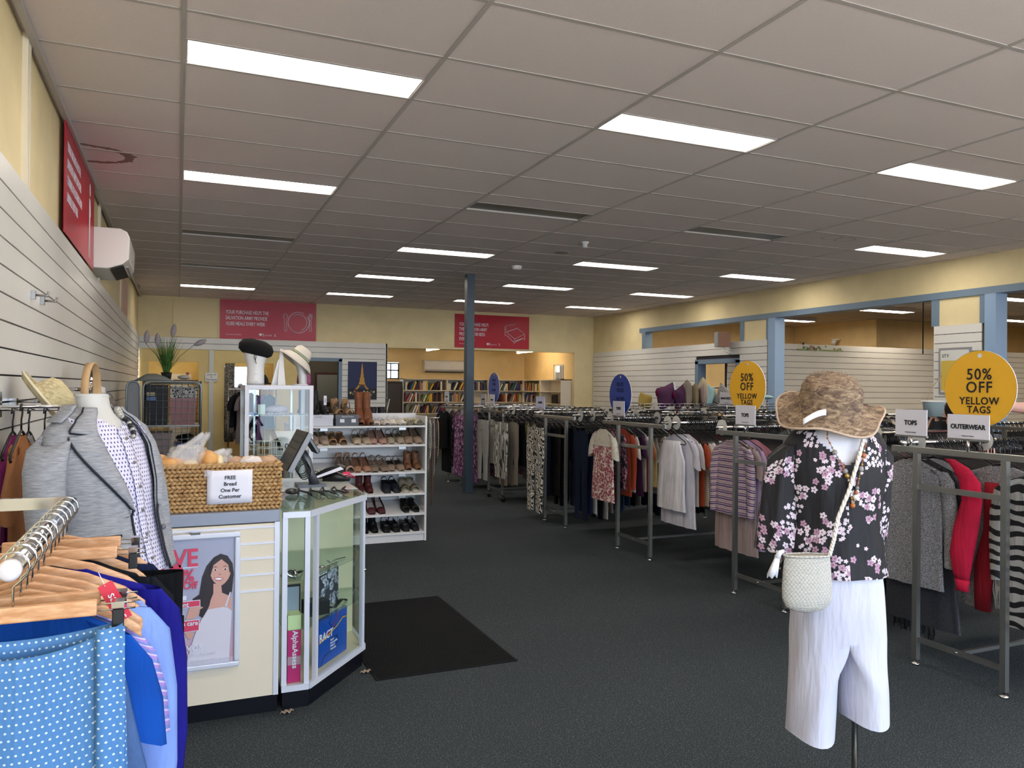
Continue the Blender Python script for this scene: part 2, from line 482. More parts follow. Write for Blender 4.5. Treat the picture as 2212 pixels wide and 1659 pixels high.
for i, j, on in lights:
    x0, y0 = GX0+i*SX, gy(j)
    lab = ('lit' if on else 'dark unlit')+' rectangular ceiling light, '+rown[j]+', '+colname[i//2]
    if on not in proto:
        t = thing('ceiling_light', lab, 'ceiling light', (x0, y0, CEIL), group='recessed ceiling lights')
        f = B(); f.box(0, 0, .0, .02, .3075, .07); f.box(1.18, 0, .0, 1.2, .3075, .07); f.box(.02, 0, .0, 1.18, .015, .07); f.box(.02, .2925, 0, 1.18, .3075, .07); f.box(0, 0, .07, 1.2, .3075, .08)
        f.obj('housing', HOUSE, t, local=True)
        d = B().box(.02, .015, .012, 1.18, .2925, .02)
        d.obj('diffuser', PANM if on else UNLIT, t, local=True)
        proto[on] = t
    else:
        dup(proto[on], (x0, y0, CEIL), label=lab)
# ceiling fixtures
def lath(name, label, cat, loc, prof, mt, flip=True):
    t = B(); t.lathe([(r, -z) for r, z in prof]); o = t.obj(name, mt); o.location = loc; return tag(o, label, cat)
lath('smoke_detector', 'white round smoke detector on the ceiling beside the blue post', 'smoke detector', (4.19, 9.64, CEIL-.001), [(.001, 0), (.07, 0), (.07, .02), (.055, .045), (.04, .05), (.001, .05)], WHITE)
lath('motion_sensor', 'small white stub sensor hanging from the ceiling tiles', 'sensor', (4.19, 7.72, CEIL-.001), [(.001, 0), (.045, 0), (.045, .012), (.03, .016), (.028, .06), (.001, .062)], WHITE)
lath('ceiling_speaker', 'flat round flush ceiling speaker near the white stub sensor', 'speaker', (4.25, 8.41, CEIL-.001), [(.001, 0), (.1, 0), (.1, .006), (.075, .008), (.001, .004)], mat('speaker_grey', '8d8985', .5))

def slats_x(b, y, x0, x1, z0, z1, face, pitch=.112, t=.018, g=.008, holes=()):
    """slat boards in a plane of constant y; face=-1 shows towards -Y"""
    z = z1
    while z > z0+.01:
        zb = max(z-pitch+g, z0)
        segs = [(x0, x1)]
        for hx0, hx1, hz0, hz1 in holes:
            if zb < hz1 and z > hz0:
                segs = [q for a, c in segs for q in ((a, min(c, hx0)), (max(a, hx1), c)) if q[1]-q[0] > .01]
        for a, c in segs: b.box(a, min(y, y+face*t), zb, c, max(y, y+face*t), z)
        z -= pitch
def slats_y(b, x, y0, y1, z0, z1, face, pitch=.112, t=.018, g=.008, holes=()):
    z = z1
    while z > z0+.01:
        zb = max(z-pitch+g, z0)
        segs = [(y0, y1)]
        for hx0, hx1, hz0, hz1 in holes:
            if zb < hz1 and z > hz0:
                segs = [q for a, c in segs for q in ((a, min(c, hx0)), (max(a, hx1), c)) if q[1]-q[0] > .01]
        for a, c in segs: b.box(min(x, x+face*t), a, zb, max(x, x+face*t), c, z)
        z -= pitch
# ---- left wall
struct('wall_left', B().box(LX-.15, FY, 0, LX-.024, BY, CEIL+.05), CREAM)
b = B(); slats_y(b, LX-.018, 2.0, BY-.02, .1, 2.46, 1); struct('trim_2', b, BOARD)
struct('trim_3', B().box(LX-.024, 2.0, 0, LX-.017, BY-.02, 2.458), GROOVE)
b = B()
for y in (4.25, 4.31): b.box(LX-.024, y, 2.46, LX+.0, y+.03, CEIL)
b.box(LX-.024, 8.0, 2.46, LX, 8.05, CEIL); b.box(LX-.024, 11.0, 2.46, LX-.01, 11.06, CEIL)
struct('trim_4', b, mat('cream_conduit', 'ded5bf', .5))
b = B().box(LX-.024, 11.3, 2.46, LX-.005, 12.3, 2.95); struct('trim_5', b, mat('pinkish_board', 'c9a088', .6))
# ---- back wall: header, left part with fitting-room openings, book-room opening
b = B()
b.box(LX-.15, BY, 2.2, 3.98, BY+.12, CEIL+.05); b.box(3.98, BY, 2.345, 8.36, BY+.12, CEIL+.05); b.box(8.36, BY, 0, RX+.15, BY+.12, CEIL+.05)
struct('wall_back', b, CREAM)
b = B()
# butter-coloured fitting-room front with two alcove openings
b.box(LX, BY, 0, -.5, BY+.08, 2.2); b.box(.36, BY, 0, .82, BY+.08, 2.2); b.box(1.72, BY, 0, 2.24, BY+.08, 2.2)
b.box(-.5, BY, 1.965, .36, BY+.08, 2.2); b.box(.82, BY, 1.965, 1.72, BY+.08, 2.2)
struct('wall_fitting_rooms', b, BUTTER)
b = B()   # cubicles behind
for x0, x1 in ((-.6, .45), (.6, 1.85)):
    b.box(x0-.04, BY+.08, 0, x0, BY+1.5, 2.3); b.box(x1, BY+.08, 0, x1+.04, BY+1.5, 2.3); b.box(x0-.04, BY+1.5, 0, x1+.04, BY+1.55, 2.3)
b.box(-.64, BY+.08, 2.3, 1.9, BY+1.55, 2.34)
struct('wall_cubicles', b, BUTTER)
for k, (x, y, z, e, l_) in enumerate(((-.1, BY+.7, 2.24, 3.2, 'left'), (1.3, BY+.7, 2.24, 3.2, 'right'), (3.0, 17.6, 2.35, 7, 'office'))):  # office light is added to lift the dim room; no fitting there
    pl = bpy.data.lights.new(l_+'_point_light', 'POINT'); pl.energy = e; pl.color = (1, .93, .75); pl.shadow_soft_size = .05
    po = bpy.data.objects.new(l_+'_point_light', pl); COL.objects.link(po); po.location = (x, y, z)
b = B(); b.box(.545, BY-.03, 0, .625, BY, 2.2); struct('trim_6', b, mat('pale_grey_strip', 'c9cac4', .4))
b = B(); slats_x(b, BY-.006, LX, 3.978, 2.2, 2.42, -1)
slats_x(b, BY-.006, 2.24, 3.978, .1, 2.197, -1, holes=((2.30, 3.05, -1, 2.08),))
struct('trim_7', b, BOARD)
b = B(); b.box(2.24, BY-.005, 0, 2.30, BY+.1, 2.2); b.box(3.05, BY-.005, 0, 3.978, BY+.1, 2.2); b.box(2.24, BY-.005, 2.08, 3.978, BY, 2.41); b.box(LX, BY-.005, 2.21, 2.24, BY, 2.41)
b.box(3.05, BY, 2.08, 3.97, BY+.1, 2.2)
struct('trim_8', b, GROOVE)
b = B(); b.box(2.30, BY-.04, 0, 2.37, BY+.1, 2.08); b.box(2.98, BY-.04, 0, 3.05, BY+.1, 2.08); b.box(2.30, BY-.04, 2.03, 3.05, BY+.1, 2.10)
struct('door_1', b, BLUE)
b = B().box(3.95, BY-.024, 0, 3.985, BY+.5, 2.42); struct('trim_9', b, BOARD)
# back office seen through the blue door frame
b = B(); b.box(1.9, 18.6, 0, 3.95, 18.7, 2.5); b.box(1.9, BY+.12, 0, 1.95, 18.6, 2.5)
struct('wall_office', b, GREYBR)
struct('ceiling_office', B().box(1.9, BY+.12, 2.45, 3.95, 18.7, 2.5), GREYBR)
# ---- book room
BR0, BR1, BRB, BRC = 3.98, 8.40, 18.75, 2.47
b = B(); b.box(3.0, BRB, 0, BRC*0+4.15, BRB+.1, 2.6); b.box(4.15, BRB, 0, 5.02, BRB+.1, 1.72); b.box(4.15, BRB, 2.13, 5.02, BRB+.1, 2.6); b.box(5.02, BRB, 0, BR1+.1, BRB+.1, 2.6)
struct('wall_book_room_back', b, PEACH)
b = B(); b.box(BR1, BY+.12, 0, BR1+.1, 16.45, 2.6); b.box(BR1, 16.45, 0, BR1+.1, 17.02, 1.74); b.box(BR1, 16.45, 2.1, BR1+.1, 17.02, 2.6); b.box(BR1, 17.02, 0, BR1+.1, BRB, 2.6)
b.box(3.95, BY+.5, 0, 3.98, BRB, 2.6)
struct('wall_book_room_side', b, PEACH)
struct('ceiling_book_room', B().box(3.9, BY+.12, BRC, BR1+.1, BRB+.1, BRC+.05), CREAM)
DARKFR = mat('dark_window_frame', '22201f', .5)
b = B()
for x in (4.15, 4.36, 4.58, 4.80, 4.99): b.box(x, BRB+.02, 1.74, x+.025 if x < 4.9 else x+.06, BRB+.05, 2.11)
for z in (1.72, 1.92, 2.09): b.box(4.15, BRB+.02, z, 5.02, BRB+.05, z+.03)
struct('window_1', b, DARKFR)
b = B()
for k in range(7): b.box(BR1+.03, 16.50+k*.075, 1.76, BR1+.036, 16.53+k*.075, 2.08)
b.box(BR1+.02, 16.45, 2.07, BR1+.06, 17.02, 2.1)
for y in (16.45, 16.99): b.box(BR1+.02, y, 1.74, BR1+.06, y+.03, 2.1)
struct('window_2', b, mat('white_blind', 'd8dde0', .5))
b = B(); b.box(BR1+.07, 16.45, 1.74, BR1+.08, 16.80, 2.1); b.box(BR1+.07, 16.80, 1.74, BR1+.08, 17.02, 1.92); struct('window_added_screen', b, DARKFR)  # dark panels added behind the blind to cut its white glow
TUBEM = mat('warm_tube_light', 'ffe8c4', .5, emit=14)
for n_, (x, y) in enumerate(((5.42, 17.1), (7.75, 17.1))):
    t = thing('tube_light', ('left' if n_ == 0 else 'right')+' fluorescent tube light on the book room ceiling', 'tube light', (x, y, BRC-.001), group='book room tube lights')
    B().box(-.05, -.62, -.03, .05, .62, 0).obj('batten', WHITE, t, local=True)
    B().tube([(0, -.58, -.055), (0, .58, -.055)], .028, 10).obj('tube', TUBEM, t, local=True)
    for a_, c_ in ((-.62, -.585), (.585, .62)): B().box(-.04, a_, -.09, .04, c_, -.03).obj('end_cap', WHITE, t, local=True)
# ---- right wall
b = B(); W0, W1 = RX, RX+.14
b.box(W0, FY, 2.77, W1, BY, CEIL+.05)            # header
b.box(W0, 13.75, 0, W1, BY, 2.77)                # far end, solid
b.box(W0, 11.93, 0, W1, 13.75, 2.36); b.box(W0, 10.7, 2.05, W1, 11.93, 2.36); b.box(W0, 10.03, 0, W1, 10.7, 2.7)
b.box(W0, 6.37, 0, W1, 6.95, 2.7); b.box(W0, FY, 0, W1, 4.3, 2.7)
struct('wall_right', b, CREAM)
b = B()
b.box(W0-.03, 4.3, 2.70, W1, 13.85, 2.785)       # long blue rail
b.box(W0-.03, 13.62, 2.36, W1, 13.75, 2.70); b.box(W0-.02, 10.62, 2.36, W0+.02, 10.7, 2.70); b.box(W0-.02, 10.0, 2.36, W0+.02, 10.06, 2.7)
b.box(W0-.02, 6.92, 2.36, W1, 7.02, 2.70); b.box(W0-.02, 6.30, 2.36, W0+.02, 6.37, 2.70)
struct('trim_10', b, BLUE)
b = B(); b.box(W0-.03, 9.84, 0, W1+.03, 10.0, 2.70); b.box(W0-.03, 6.16, 0, W1+.03, 6.30, 2.70); b.box(W0-.03, 4.3, 0, W1+.03, 4.44, 2.70)
struct('trim_11', b, BLUE2)
b = B(); slats_y(b, W0-.006, 10.04, BY-.03, .1, 2.36, -1, holes=((10.70, 11.93, -1, 2.08),)); slats_y(b, W0-.006, 6.34, 6.98, .1, 2.36, -1)
struct('trim_12', b, BOARD)
b = B(); b.box(W0-.006, 11.93, 0, W0, BY-.03, 2.355); b.box(W0-.006, 10.04, 0, W0, 10.7, 2.355); b.box(W0-.006, 10.7, 2.08, W0, 11.93, 2.355); b.box(W0-.006, 6.34, 0, W0, 6.98, 2.355)
struct('trim_13', b, GROOVE)
b = B(); b.box(W0-.04, 11.84, 0, W1, 11.93, 2.05); b.box(W0-.04, 10.7, 0, W1, 10.79, 2.05); b.box(W0-.04, 10.7, 2.0, W1, 11.93, 2.08)
struct('door_2', b, BLUE)
# ---- room next door
b = B(); b.box(W1, 15.7, 0, 14.7, 15.8, CEIL+.05); b.box(14.7, 13.1, 0, 14.8, 15.8, CEIL+.05); b.box(14.8, 13.1, 0, 20, 13.2, CEIL+.05); b.box(19.9, 1.0, 0, 20, 13.2, CEIL+.05); b.box(W1, .9, 0, 20, 1.0, CEIL+.05)
struct('wall_next_room', b, PEACH)
struct('ceiling_next_room', B().box(W1, 1.0, CEIL, 20, 15.8, CEIL+.05), mat('next_ceiling_tile', 'c2b2a6', .9))
b = B()
for k in range(9): b.box(W1+.3+k*1.2, 1, CEIL-.004, W1+.325+k*1.2, 15.7, CEIL)
for k in range(22): b.box(W1, 1.9+k*.615, CEIL-.003, 19.9, 1.915+k*.615, CEIL)
struct('trim_14', b, TBAR)
b = B(); slats_x(b, 11.30, W1+.05, 19.5, .1, 2.4, -1); struct('trim_15', b, BOARD)
struct('wall_next_room_partition', B().box(W1+.05, 11.30, 0, 19.5, 11.36, 2.395), GROOVE)
NXTM = mat('warm_lit_diffuser', 'fff0dc', .5, emit=20)
for n_, (x, y) in enumerate(((12.1, 13.5), (12.2, 11.0), (12.2, 6.2), (16.4, 11.2), (16.4, 6.2), (9.5, 13.0), (9.5, 8.0), (12.2, 8.6), (16.4, 8.6), (14.2, 3.2), (9.6, 3.2))):  # panels past the first pair are added to brighten the room
    nl = dup(proto[True], (x, y, CEIL-.082), label='lit ceiling light in the next room, '+['deep behind the slat partition', 'above the slat partition', 'added near the blue posts', 'added far right over the partition', 'added far right near side', 'added behind the far doorway', 'added just inside the opening', 'added in the middle row', 'added in the middle of the far side', 'added at the front middle', 'added at the front left'][n_], group='next room ceiling lights')
    for ch_ in nl.children:
        if ch_.name.startswith('diffuser'): ch_.material_slots[0].link = 'OBJECT'; ch_.material_slots[0].material = NXTM
# ---- shop front behind the camera
b = B()
b.box(LX-.15, FY-.1, 0, -.45, FY, CEIL+.05); b.box(8.55, FY-.1, 0, RX+.15, FY, CEIL+.05); b.box(-.45, FY-.1, 0, 8.55, FY, .3); b.box(-.45, FY-.1, 2.8, 8.55, FY, CEIL+.05)
struct('wall_front', b, CREAM)
b = B()
for x in (-.45, 1.3, 3.05, 4.8, 6.55, 8.45): b.box(x, FY-.07, .3, x+.06, FY-.02, 2.8)
b.box(-.45, FY-.07, .3, 8.55, FY-.02, .36); b.box(-.45, FY-.07, 2.74, 8.55, FY-.02, 2.8)
struct('window_3', b, ALU)
struct('floor_pavement', B().box(-12, FY-14, -.12, 20, FY-.1, -.02), mat('grey_pavement', '8d8c88', .8))
# ---- post
t = thing('steel_post', 'dark blue-grey square steel post standing between floor and ceiling', 'post', (3.90, 10.68, 0))
B().box(3.842, 10.62, .006, 3.958, 10.74, CEIL-.001).obj('column', mat('dark_blue_steel', '3d4a57', .4), t, bevel=.004)
B().box(3.82, 10.60, 0, 3.98, 10.76, .006).obj('base_plate', mat('dark_blue_steel', '3d4a57', .4), t)

# ================================================================ WALL THINGS
def panel(name, label, cat, O, U, V, w, h, mt, th=.006):
    """flat rigid panel; O = bottom left corner as seen from its front"""
    O, U, V = Vector(O), Vector(U).normalized(), Vector(V).normalized(); N = U.cross(V)
    t = thing(name, label, cat, tuple(O))
    B().poly([(0, 0), (w, 0), (w, h), (0, h)], O, U, V, th).obj('board', mt, t)
    return t, O, U, V, N
def strokes(parent, name, mt, O, U, V, polys, r=.006):
    O, U, V = Vector(O), Vector(U).normalized(), Vector(V).normalized(); N = U.cross(V)
    b = B()
    for pts in polys:
        b.tube([O+U*p[0]+V*p[1]+N*.001 for p in pts], r, 5)
    # flatten onto the face
    b.v = [p-N*((p-O).dot(N)-.001)*.85 for p in b.v]
    return b.obj(name, mt, parent)
def arc(cx, cy, r, a0, a1, n=24, sx=1.): return [(cx+r*sx*cos(radians(a0+(a1-a0)*k/n)), cy+r*sin(radians(a0+(a1-a0)*k/n))) for k in range(n+1)]
def logo(t, O, U, V, x, y, s, mt):
    text('shop_lettering', 'S', s*1.5, mt, t, O+U*x+V*y, U, V); text('shop_lettering', 'ALVO', s*.85, mt, t, O+U*(x+s*.95)+V*(y+s*.12), U, V, ls=1.25); text('shop_lettering', 'S', s*1.5, mt, t, O+U*(x+s*4.3)+V*y, U, V)
    B().poly([(x-s*1.3, y+s*1.05), (x-s*1.3, y+s*.4), (x-s*.75, y), (x-s*.2, y+s*.4), (x-s*.2, y+s*1.05)], O+U.cross(V)*.0015, U, V).obj('shield_emblem', mt, t)
# meals banner
t, O, U, V, N = panel('banner', 'crimson banner with plate, spoon and fork drawing, about 10,000 meals', 'banner', (.727, BY-.02, 2.425), X_, Z_, 1.80, .75, REDB)
for k, (s_, w_) in enumerate((('YOUR PURCHASE HELPS THE', .98), ('SALVATION ARMY PROVIDE', .90), ('10,000 MEALS EVERY WEEK', .90))):
    text('lettering', s_, .098, PAPER, t, O+U*.1+V*(.48-.11*k), U, V, sx=.62, bold=.001)
strokes(t, 'plate_drawing', PAPER, O, U, V, [arc(1.46, .36, .205, 60, 390-30), arc(1.46, .36, .205, 0, 40), arc(1.46, .36, .16, -70, 130)], .006)
strokes(t, 'cutlery_drawing', PAPER, O, U, V, [arc(1.205, .47, .055, -60, 240, 14, .7), [(1.185, .42), (1.185, .2), (1.2, .18), (1.225, .18), (1.235, .2), (1.222, .42)],
        [(1.66, .54), (1.66, .45), (1.675, .42), (1.67, .2), (1.69, .18), (1.71, .2), (1.70, .42), (1.72, .45), (1.72, .54)], [(1.68, .54), (1.68, .46)], [(1.70, .54), (1.70, .46)]], .005)
text('small_print', 'APPROXIMATE 2007 FIGURES', .022, PAPER, t, O+U*.1+V*.075, U, V)
logo(t, O, U, V, .78, .065, .05, PAPER)
# beds banner
t, O, U, V, N = panel('banner', 'crimson banner with bed drawing, about 10,100 beds, partly behind post', 'banner', (5.45, BY-.02, 2.392), X_, Z_, 1.75, .72, REDB)
for k, s_ in enumerate(('YOUR PURCHASE HELPS', 'THE SALVATION ARMY', 'PROVIDE 10,100 BEDS', 'EVERY WEEK')):
    text('lettering', s_, .1, PAPER, t, O+U*.1+V*(.47-.105*k), U, V, sx=.62, bold=.001)
strokes(t, 'bed_drawing', PAPER, O, U, V, [[(1.18, .50), (1.46, .56), (1.46, .46), (1.2, .37), (1.18, .50)], [(1.46, .46), (1.64, .34), (1.40, .22), (1.2, .37)], [(1.64, .34), (1.645, .22), (1.62, .2), (1.62, .25), (1.41, .15), (1.40, .12), (1.38, .15), (1.40, .22)], [(1.38, .15), (1.20, .30), (1.17, .28), (1.16, .48)], [(1.62, .25), (1.41, .18)]], .006)
text('small_print', 'APPROXIMATE 2007 FIGURES', .022, PAPER, t, O+U*.1+V*.075, U, V)
logo(t, O, U, V, .80, .06, .05, PAPER)
# left wall banner (leans from the wall top)
O = Vector((LX+.012, 5.46, 2.47)); V = Vector((0, 0, 1)); U = Vector((0, 1, 0))
t, O, U, V, N = panel('banner', 'crimson banner with white standing figure on the left cream wall', 'banner', O, -U+Vector((0, 2, 0)), V, 1.8, .70, REDB)
N = Vector((1, 0, 0))
for k, s_ in enumerate(('YOUR PURCHASE HELPS THE', 'SALVATION ARMY SAVE OVER', '2 TONNES OF CLOTHING FROM', 'LANDFILL EVERY WEEK')):
    text('lettering', s_, .088, PAPER, t, O+U*.1+V*(.52-.105*k)+N*.001, U, V, sx=.62, lift=.001)
b = B(); b.poly(arc(0, 0, .05, 0, 360, 16), O+U*1.45+V*.58+N*.002, U, V)
b.poly([(-.07, .0), (.04, .0), (.07, -.12), (.03, -.14), (.03, -.2), (.05, -.46), (.02, -.46), (-.01, -.24), (-.04, -.46), (-.07, -.46), (-.05, -.2)], O+U*1.45+V*.51+N*.002, U, V)
b.obj('figure_drawing', PAPER, t)
# cream access board on the back wall
b = B().box(-.10, BY-.02, 2.43, .685, BY-.001, 3.13); tag(b.obj('wall_panel', mat('cream_board', 'dfcda0', .55), bevel=.006), 'square cream cover board on the back wall left of the meals banner', 'wall panel')
# limit sign
t, O, U, V, N = panel('notice_sign', 'small white sign on the grey strip reading Limit of 4 Garments', 'sign', (.475, BY-.036, 1.60), X_, Z_, .22, .165, WHITEM)
for k, s_ in enumerate(('Limit of', '4', 'Garments')): text('lettering', s_, .05, INK, t, O+U*.11+V*(.115-.047*k), U, V, align='CENTER')
# framed tower picture
NAVY = mat('night_sky_print', '1d2450', .5); GOLD = mat('golden_print', 'b98a3c', .5)
t, O, U, V, N = panel('picture', 'canvas picture of a lit golden lattice tower against deep blue night sky', 'picture', (3.17, BY-.045, 1.268), X_, Z_, .59, .77, NAVY, .018)
b = B(); b.poly([(0, 0), (.59, 0), (.59, .21), (.45, .23), (.3, .215), (.12, .23), (0, .21)], O+N*-.0+Vector((0, -.001, 0)), U, V); b.obj('dark_ground', mat('dark_print', '14151c', .5), t)
b = B(); M_ = O+Vector((0, -.002, 0))
def half(sg):
    cx = .285; return [(cx+sg*a, z) for a, z in ((.005, .72), (.018, .62), (.022, .55), (.035, .45), (.05, .42), (.045, .40), (.06, .33), (.075, .31), (.07, .29), (.10, .25), (.145, .205), (.095, .205), (.06, .26), (.02, .285), (.0, .285))]
for sg in (1, -1):
    h = half(sg); n_ = len(h)
    b.poly(h[:8]+[(.285, .31), (.285, .74)] if sg > 0 else (h[:8]+[(.285, .31), (.285, .74)])[::-1], M_, U, V)
    q = [(.285+sg*.07, .31), (.285+sg*.10, .25), (.285+sg*.145, .205), (.285+sg*.09, .205), (.285+sg*.055, .26), (.285, .295), (.285, .31)]
    b.poly(q if sg > 0 else q[::-1], M_, U, V)
b.poly([(.17, .30+.005), (.4, .305), (.4, .315), (.17, .315)][:0] or [(.205, .285), (.365, .285), (.365, .30), (.205, .30)], M_, U, V)
b.obj('tower', GOLD, t)
b = B(); random.seed(3)
for k in range(26):
    x, z = random.uniform(.02, .55), random.uniform(.02, .17); s_ = random.uniform(.008, .035); b.poly(arc(x, z, s_, 0, 360, 7, .8), M_-Vector((0, .0005*(k % 4)+.0005, 0)), U, V)
    b.cur = k % 3
b.obj('shore_lights', [mat('pale_print', 'c9b184', .5), mat('dim_print', '4d5a58', .5), mat('red_print', '8c2f2a', .5)], t)
# wall fabric decal in the next room
t, O, U, V, N = panel('wall_decal', 'small painted garden scene decal on the white slat partition', 'decal', (10.62, 11.26, 2.28), X_, Z_, 1.15, .03, mat('decal_grass', '8d9c6a', .6), .003)
random.seed(5); b = B()
cols = [mat('decal_green', '5e7a4c', .6), mat('decal_brown', '9a8468', .6), mat('decal_pink', 'c79a9a', .6), mat('decal_pale', 'cfd2b8', .6)]
for k in range(46):
    b.cur = random.choice((0, 0, 1, 2, 3)); x = random.uniform(.03, 1.1); hgt = .16 if .05 < x < .25 or .68 < x < .9 else .09
    b.poly(arc(x, random.uniform(.02, hgt), random.uniform(.01, .032), 0, 360, 8), O+N*(.001+.0004*(k % 5)), U, V)
b.obj('garden_print', cols, t)
# speaker on bracket
t = thing('wall_speaker', 'small wooden box speaker with grey grille on a white wall bracket', 'speaker', (8.74, 10.95, 2.2))
Rz = Matrix.Rotation(radians(-20), 3, 'Z')
B().cbox((8.66, 10.95, 2.40), (.2, .19, .26), Rz).obj('cabinet', mat('walnut_veneer', '8a5c3f', .45), t, bevel=.004)
c_ = Vector((8.66, 10.95, 2.40))+Rz@Vector((-.105, 0, 0)); B().cbox(c_, (.02, .18, .25), Rz).obj('grille', mat('grey_grille', '8b8e90', .8), t)
B().box(8.66, 10.94, 2.23, 8.83, 10.96, 2.25).tube([(8.7, 10.95, 2.27), (8.7, 10.95, 2.2), (8.83, 10.95, 2.15)], .008, 6).obj('bracket', WHITE, t)
# hanging rods in the next room opening
tag(B().tube([(10.6, 8.0, CEIL-.002), (10.6, 8.0, 2.2)], .006, 5).obj('hanging_chain', WHITE), 'thin pale chain hanging from the next room ceiling', 'chain')
tag(B().tube([(9.5, 7.6, CEIL-.002), (9.47, 7.6, CEIL-.08), (9.40, 7.6, CEIL-.1), (9.40, 7.6, 2.05)], .008, 6).obj('hanging_cable', BLACK), 'dark cable dropping from the next room ceiling behind the opening', 'cable')
t = thing('security_camera', 'small white camera on the cream wall of the next room', 'camera', (14.66, 14.2, 2.7))
B().lathe([(.001, 0), (.09, 0), (.09, .03), (.001, .04)], (14.6, 14.2, 2.75)).obj('base', WHITE, t); B().tube([(14.6, 14.2, 2.75), (14.5, 14.2, 2.66)], .05, 10).obj('lens_barrel', WHITE, t)

# ---- air conditioners
ACW = mat('ac_white', 'e3dfda', .35); ACG = mat('ac_grey', '9c9a96', .4)
def aircon(label, loc, rz, L=1.0, H=.30, D=.24):
    t = thing('air_conditioner', label, 'air conditioner', loc, rz)
    b = B(); prof = [(0, 0), (0, H), (D*.75, H), (D*.93, H*.93), (D, H*.78), (D*.98, H*.25), (D*.82, .04), (D*.45, 0)]
    b.loft([[(x, -p[0], p[1]) for p in prof] for x in (0, L)]); b.v = b.v
    for i in range(len(b.sm)): b.sm[i] = False
    b.obj('casing', ACW, t, local=True, bevel=.008)
    B().add([(.04, -D*.84, .035), (L-.04, -D*.84, .035), (L-.04, -D*.5, -.002), (.04, -D*.5, -.002)], [(0, 1, 2, 3)], smooth=False).obj('air_outlet', mat('ac_dark', '2d2b2a', .5), t, local=True, solid=.004)
    B().box(.03, -D*.97, .018, L-.03, -D*.9, .03).obj('flap', ACG, t, local=True)
    B().box(L*.6, -D-.001, H*.4, L*.66, -D+.001, H*.42).obj('badge', ACG, t, local=True)
    return t
aircon('white wall-mounted split air conditioner above the book shelves', (5.6, BRB-.001, 1.90), 0, 1.10, .30, .22)
aircon('white split air conditioner high on the left cream wall', (LX-.023, 7.29, 2.50), radians(90), .85, .34, .30)
b = B()
for y in (4.40, 4.68):
    b.box(LX, y-.012, 1.962, LX+.05, y+.012, 1.975)
    b.tube([(LX+.0, y, 1.97), (LX+.1, y, 1.965)], .006, 6)
for k, y in enumerate((4.40, 4.68)):
    b = B().box(LX+.001, y-.012, 1.945, LX+.02, y+.012, 1.985).tube([(LX+.02, y, 1.965), (LX+.07, y, 1.962), (LX+.075, y, 1.985)], .006, 6)
    tag(b.obj('slatwall_hook', STEEL), ('nearer' if k == 0 else 'farther')+' short steel hook on the upper left slatwall', 'hook', 'short steel hooks')
# ================================================================ COUNTER
CT = .95
t = thing('service_counter', 'ivory slatted counter front with grey edge and black kickboard', 'counter', (-.1, 3.8, 0))
b = B()
b.box(-.62, 3.80, .085, .425, 3.83, CT-.06)
b.obj('front_panel', IVORY, t)
b = B()
for z in (.875, .80, .73, .655, .58): b.box(-.1, 3.795, z-.004, .425, 3.802, z+.005)
b.obj('slat_rail', mat('bright_trim', 'd9dbe6', .3), t)
B().box(-.62, 3.80, CT-.055, .448, 5.1, CT).obj('worktop', mat('grey_laminate', '8c93a3', .35), t, bevel=.003)
B().box(.425, 3.795, .085, .448, 3.83, CT-.055).obj('edge_trim', ALUW, t)
B().box(-.62, 3.82, 0, .446, 5.05, .085).obj('kickboard', DARKV, t)
B().box(-.62, 4.98, .085, .445, 5.05, CT-.055).obj('back_panel', IVORY, t)
# poster frame on the counter front
t = thing('poster_frame', 'silver framed discount poster with a smiling long-haired woman in white dress', 'poster', (-.05, 3.78, .25))
PW0, PW1, PZ0, PZ1 = -.33, .272, .25, .865
b = B()
for x0, z0, x1, z1 in ((PW0, PZ0, PW1, PZ0+.025), (PW0, PZ1-.025, PW1, PZ1), (PW0, PZ0+.025, PW0+.025, PZ1-.025), (PW1-.025, PZ0+.025, PW1, PZ1-.025)): b.box(x0, 3.765, z0, x1, 3.792, z1)
b.obj('frame', ALUW, t, bevel=.006)
def post_bg(tt):
    u, v = tt.uv(); tt.base(tt.ramp(v, [(.2, 'c9929c'), (.5, 'a9a9bd'), (.9, '9aa0b6')]))
BG = mat('poster_print', 'a9a9bd', .3, pat=post_bg)
B().box(PW0+.02, 3.777, PZ0+.02, PW1-.02, 3.785, PZ1-.02).obj('sheet', BG, t)
O = Vector((0, 3.7755, 0))
SKIN = mat('printed_skin', 'c99a8b', .4); HAIR = mat('printed_hair', '2e2428', .4); DRESS = mat('printed_dress', 'ccc8d2', .4); PINKR = mat('printed_red', 'cc3f5c', .4)
def flat(name, mt, pts, d): 
    b = B(); b.poly(pts, O+Vector((0, -d*.0012, 0)), X_, Z_); return b.obj(name, mt, t)
def px(x, y): return ((x-505)*.00204+.247, (1433-y)*.00204+.25)   # poster artwork units
def P_(l): return [px(x*170/940+360, y*300/1659+1150) for x, y in l]
flat('printed_hair', HAIR, P_([(640, 160), (720, 190), (780, 290), (795, 420), (775, 640), (730, 720), (660, 660), (620, 620), (560, 640), (530, 760), (440, 930), (400, 900), (420, 780), (320, 690), (400, 640), (430, 430), (480, 300), (560, 200)]), 1)
flat('printed_skin', SKIN, P_([(560, 520), (650, 540), (660, 640), (770, 700), (775, 870), (720, 860), (500, 850), (530, 720), (560, 640)]), 2)
flat('printed_skin', SKIN, P_([(290, 790), (400, 780), (450, 800), (390, 830), (410, 860), (340, 930), (250, 930)]), 2)
flat('printed_skin', SKIN, P_([(240, 1080), (350, 1100), (300, 1180), (265, 1140)]), 2)
flat('printed_dress', DRESS, P_([(500, 830), (690, 815), (720, 820), (775, 875), (755, 1300), (750, 1500), (640, 1540), (240, 1590), (300, 1300), (360, 1110), (420, 960)]), 3)
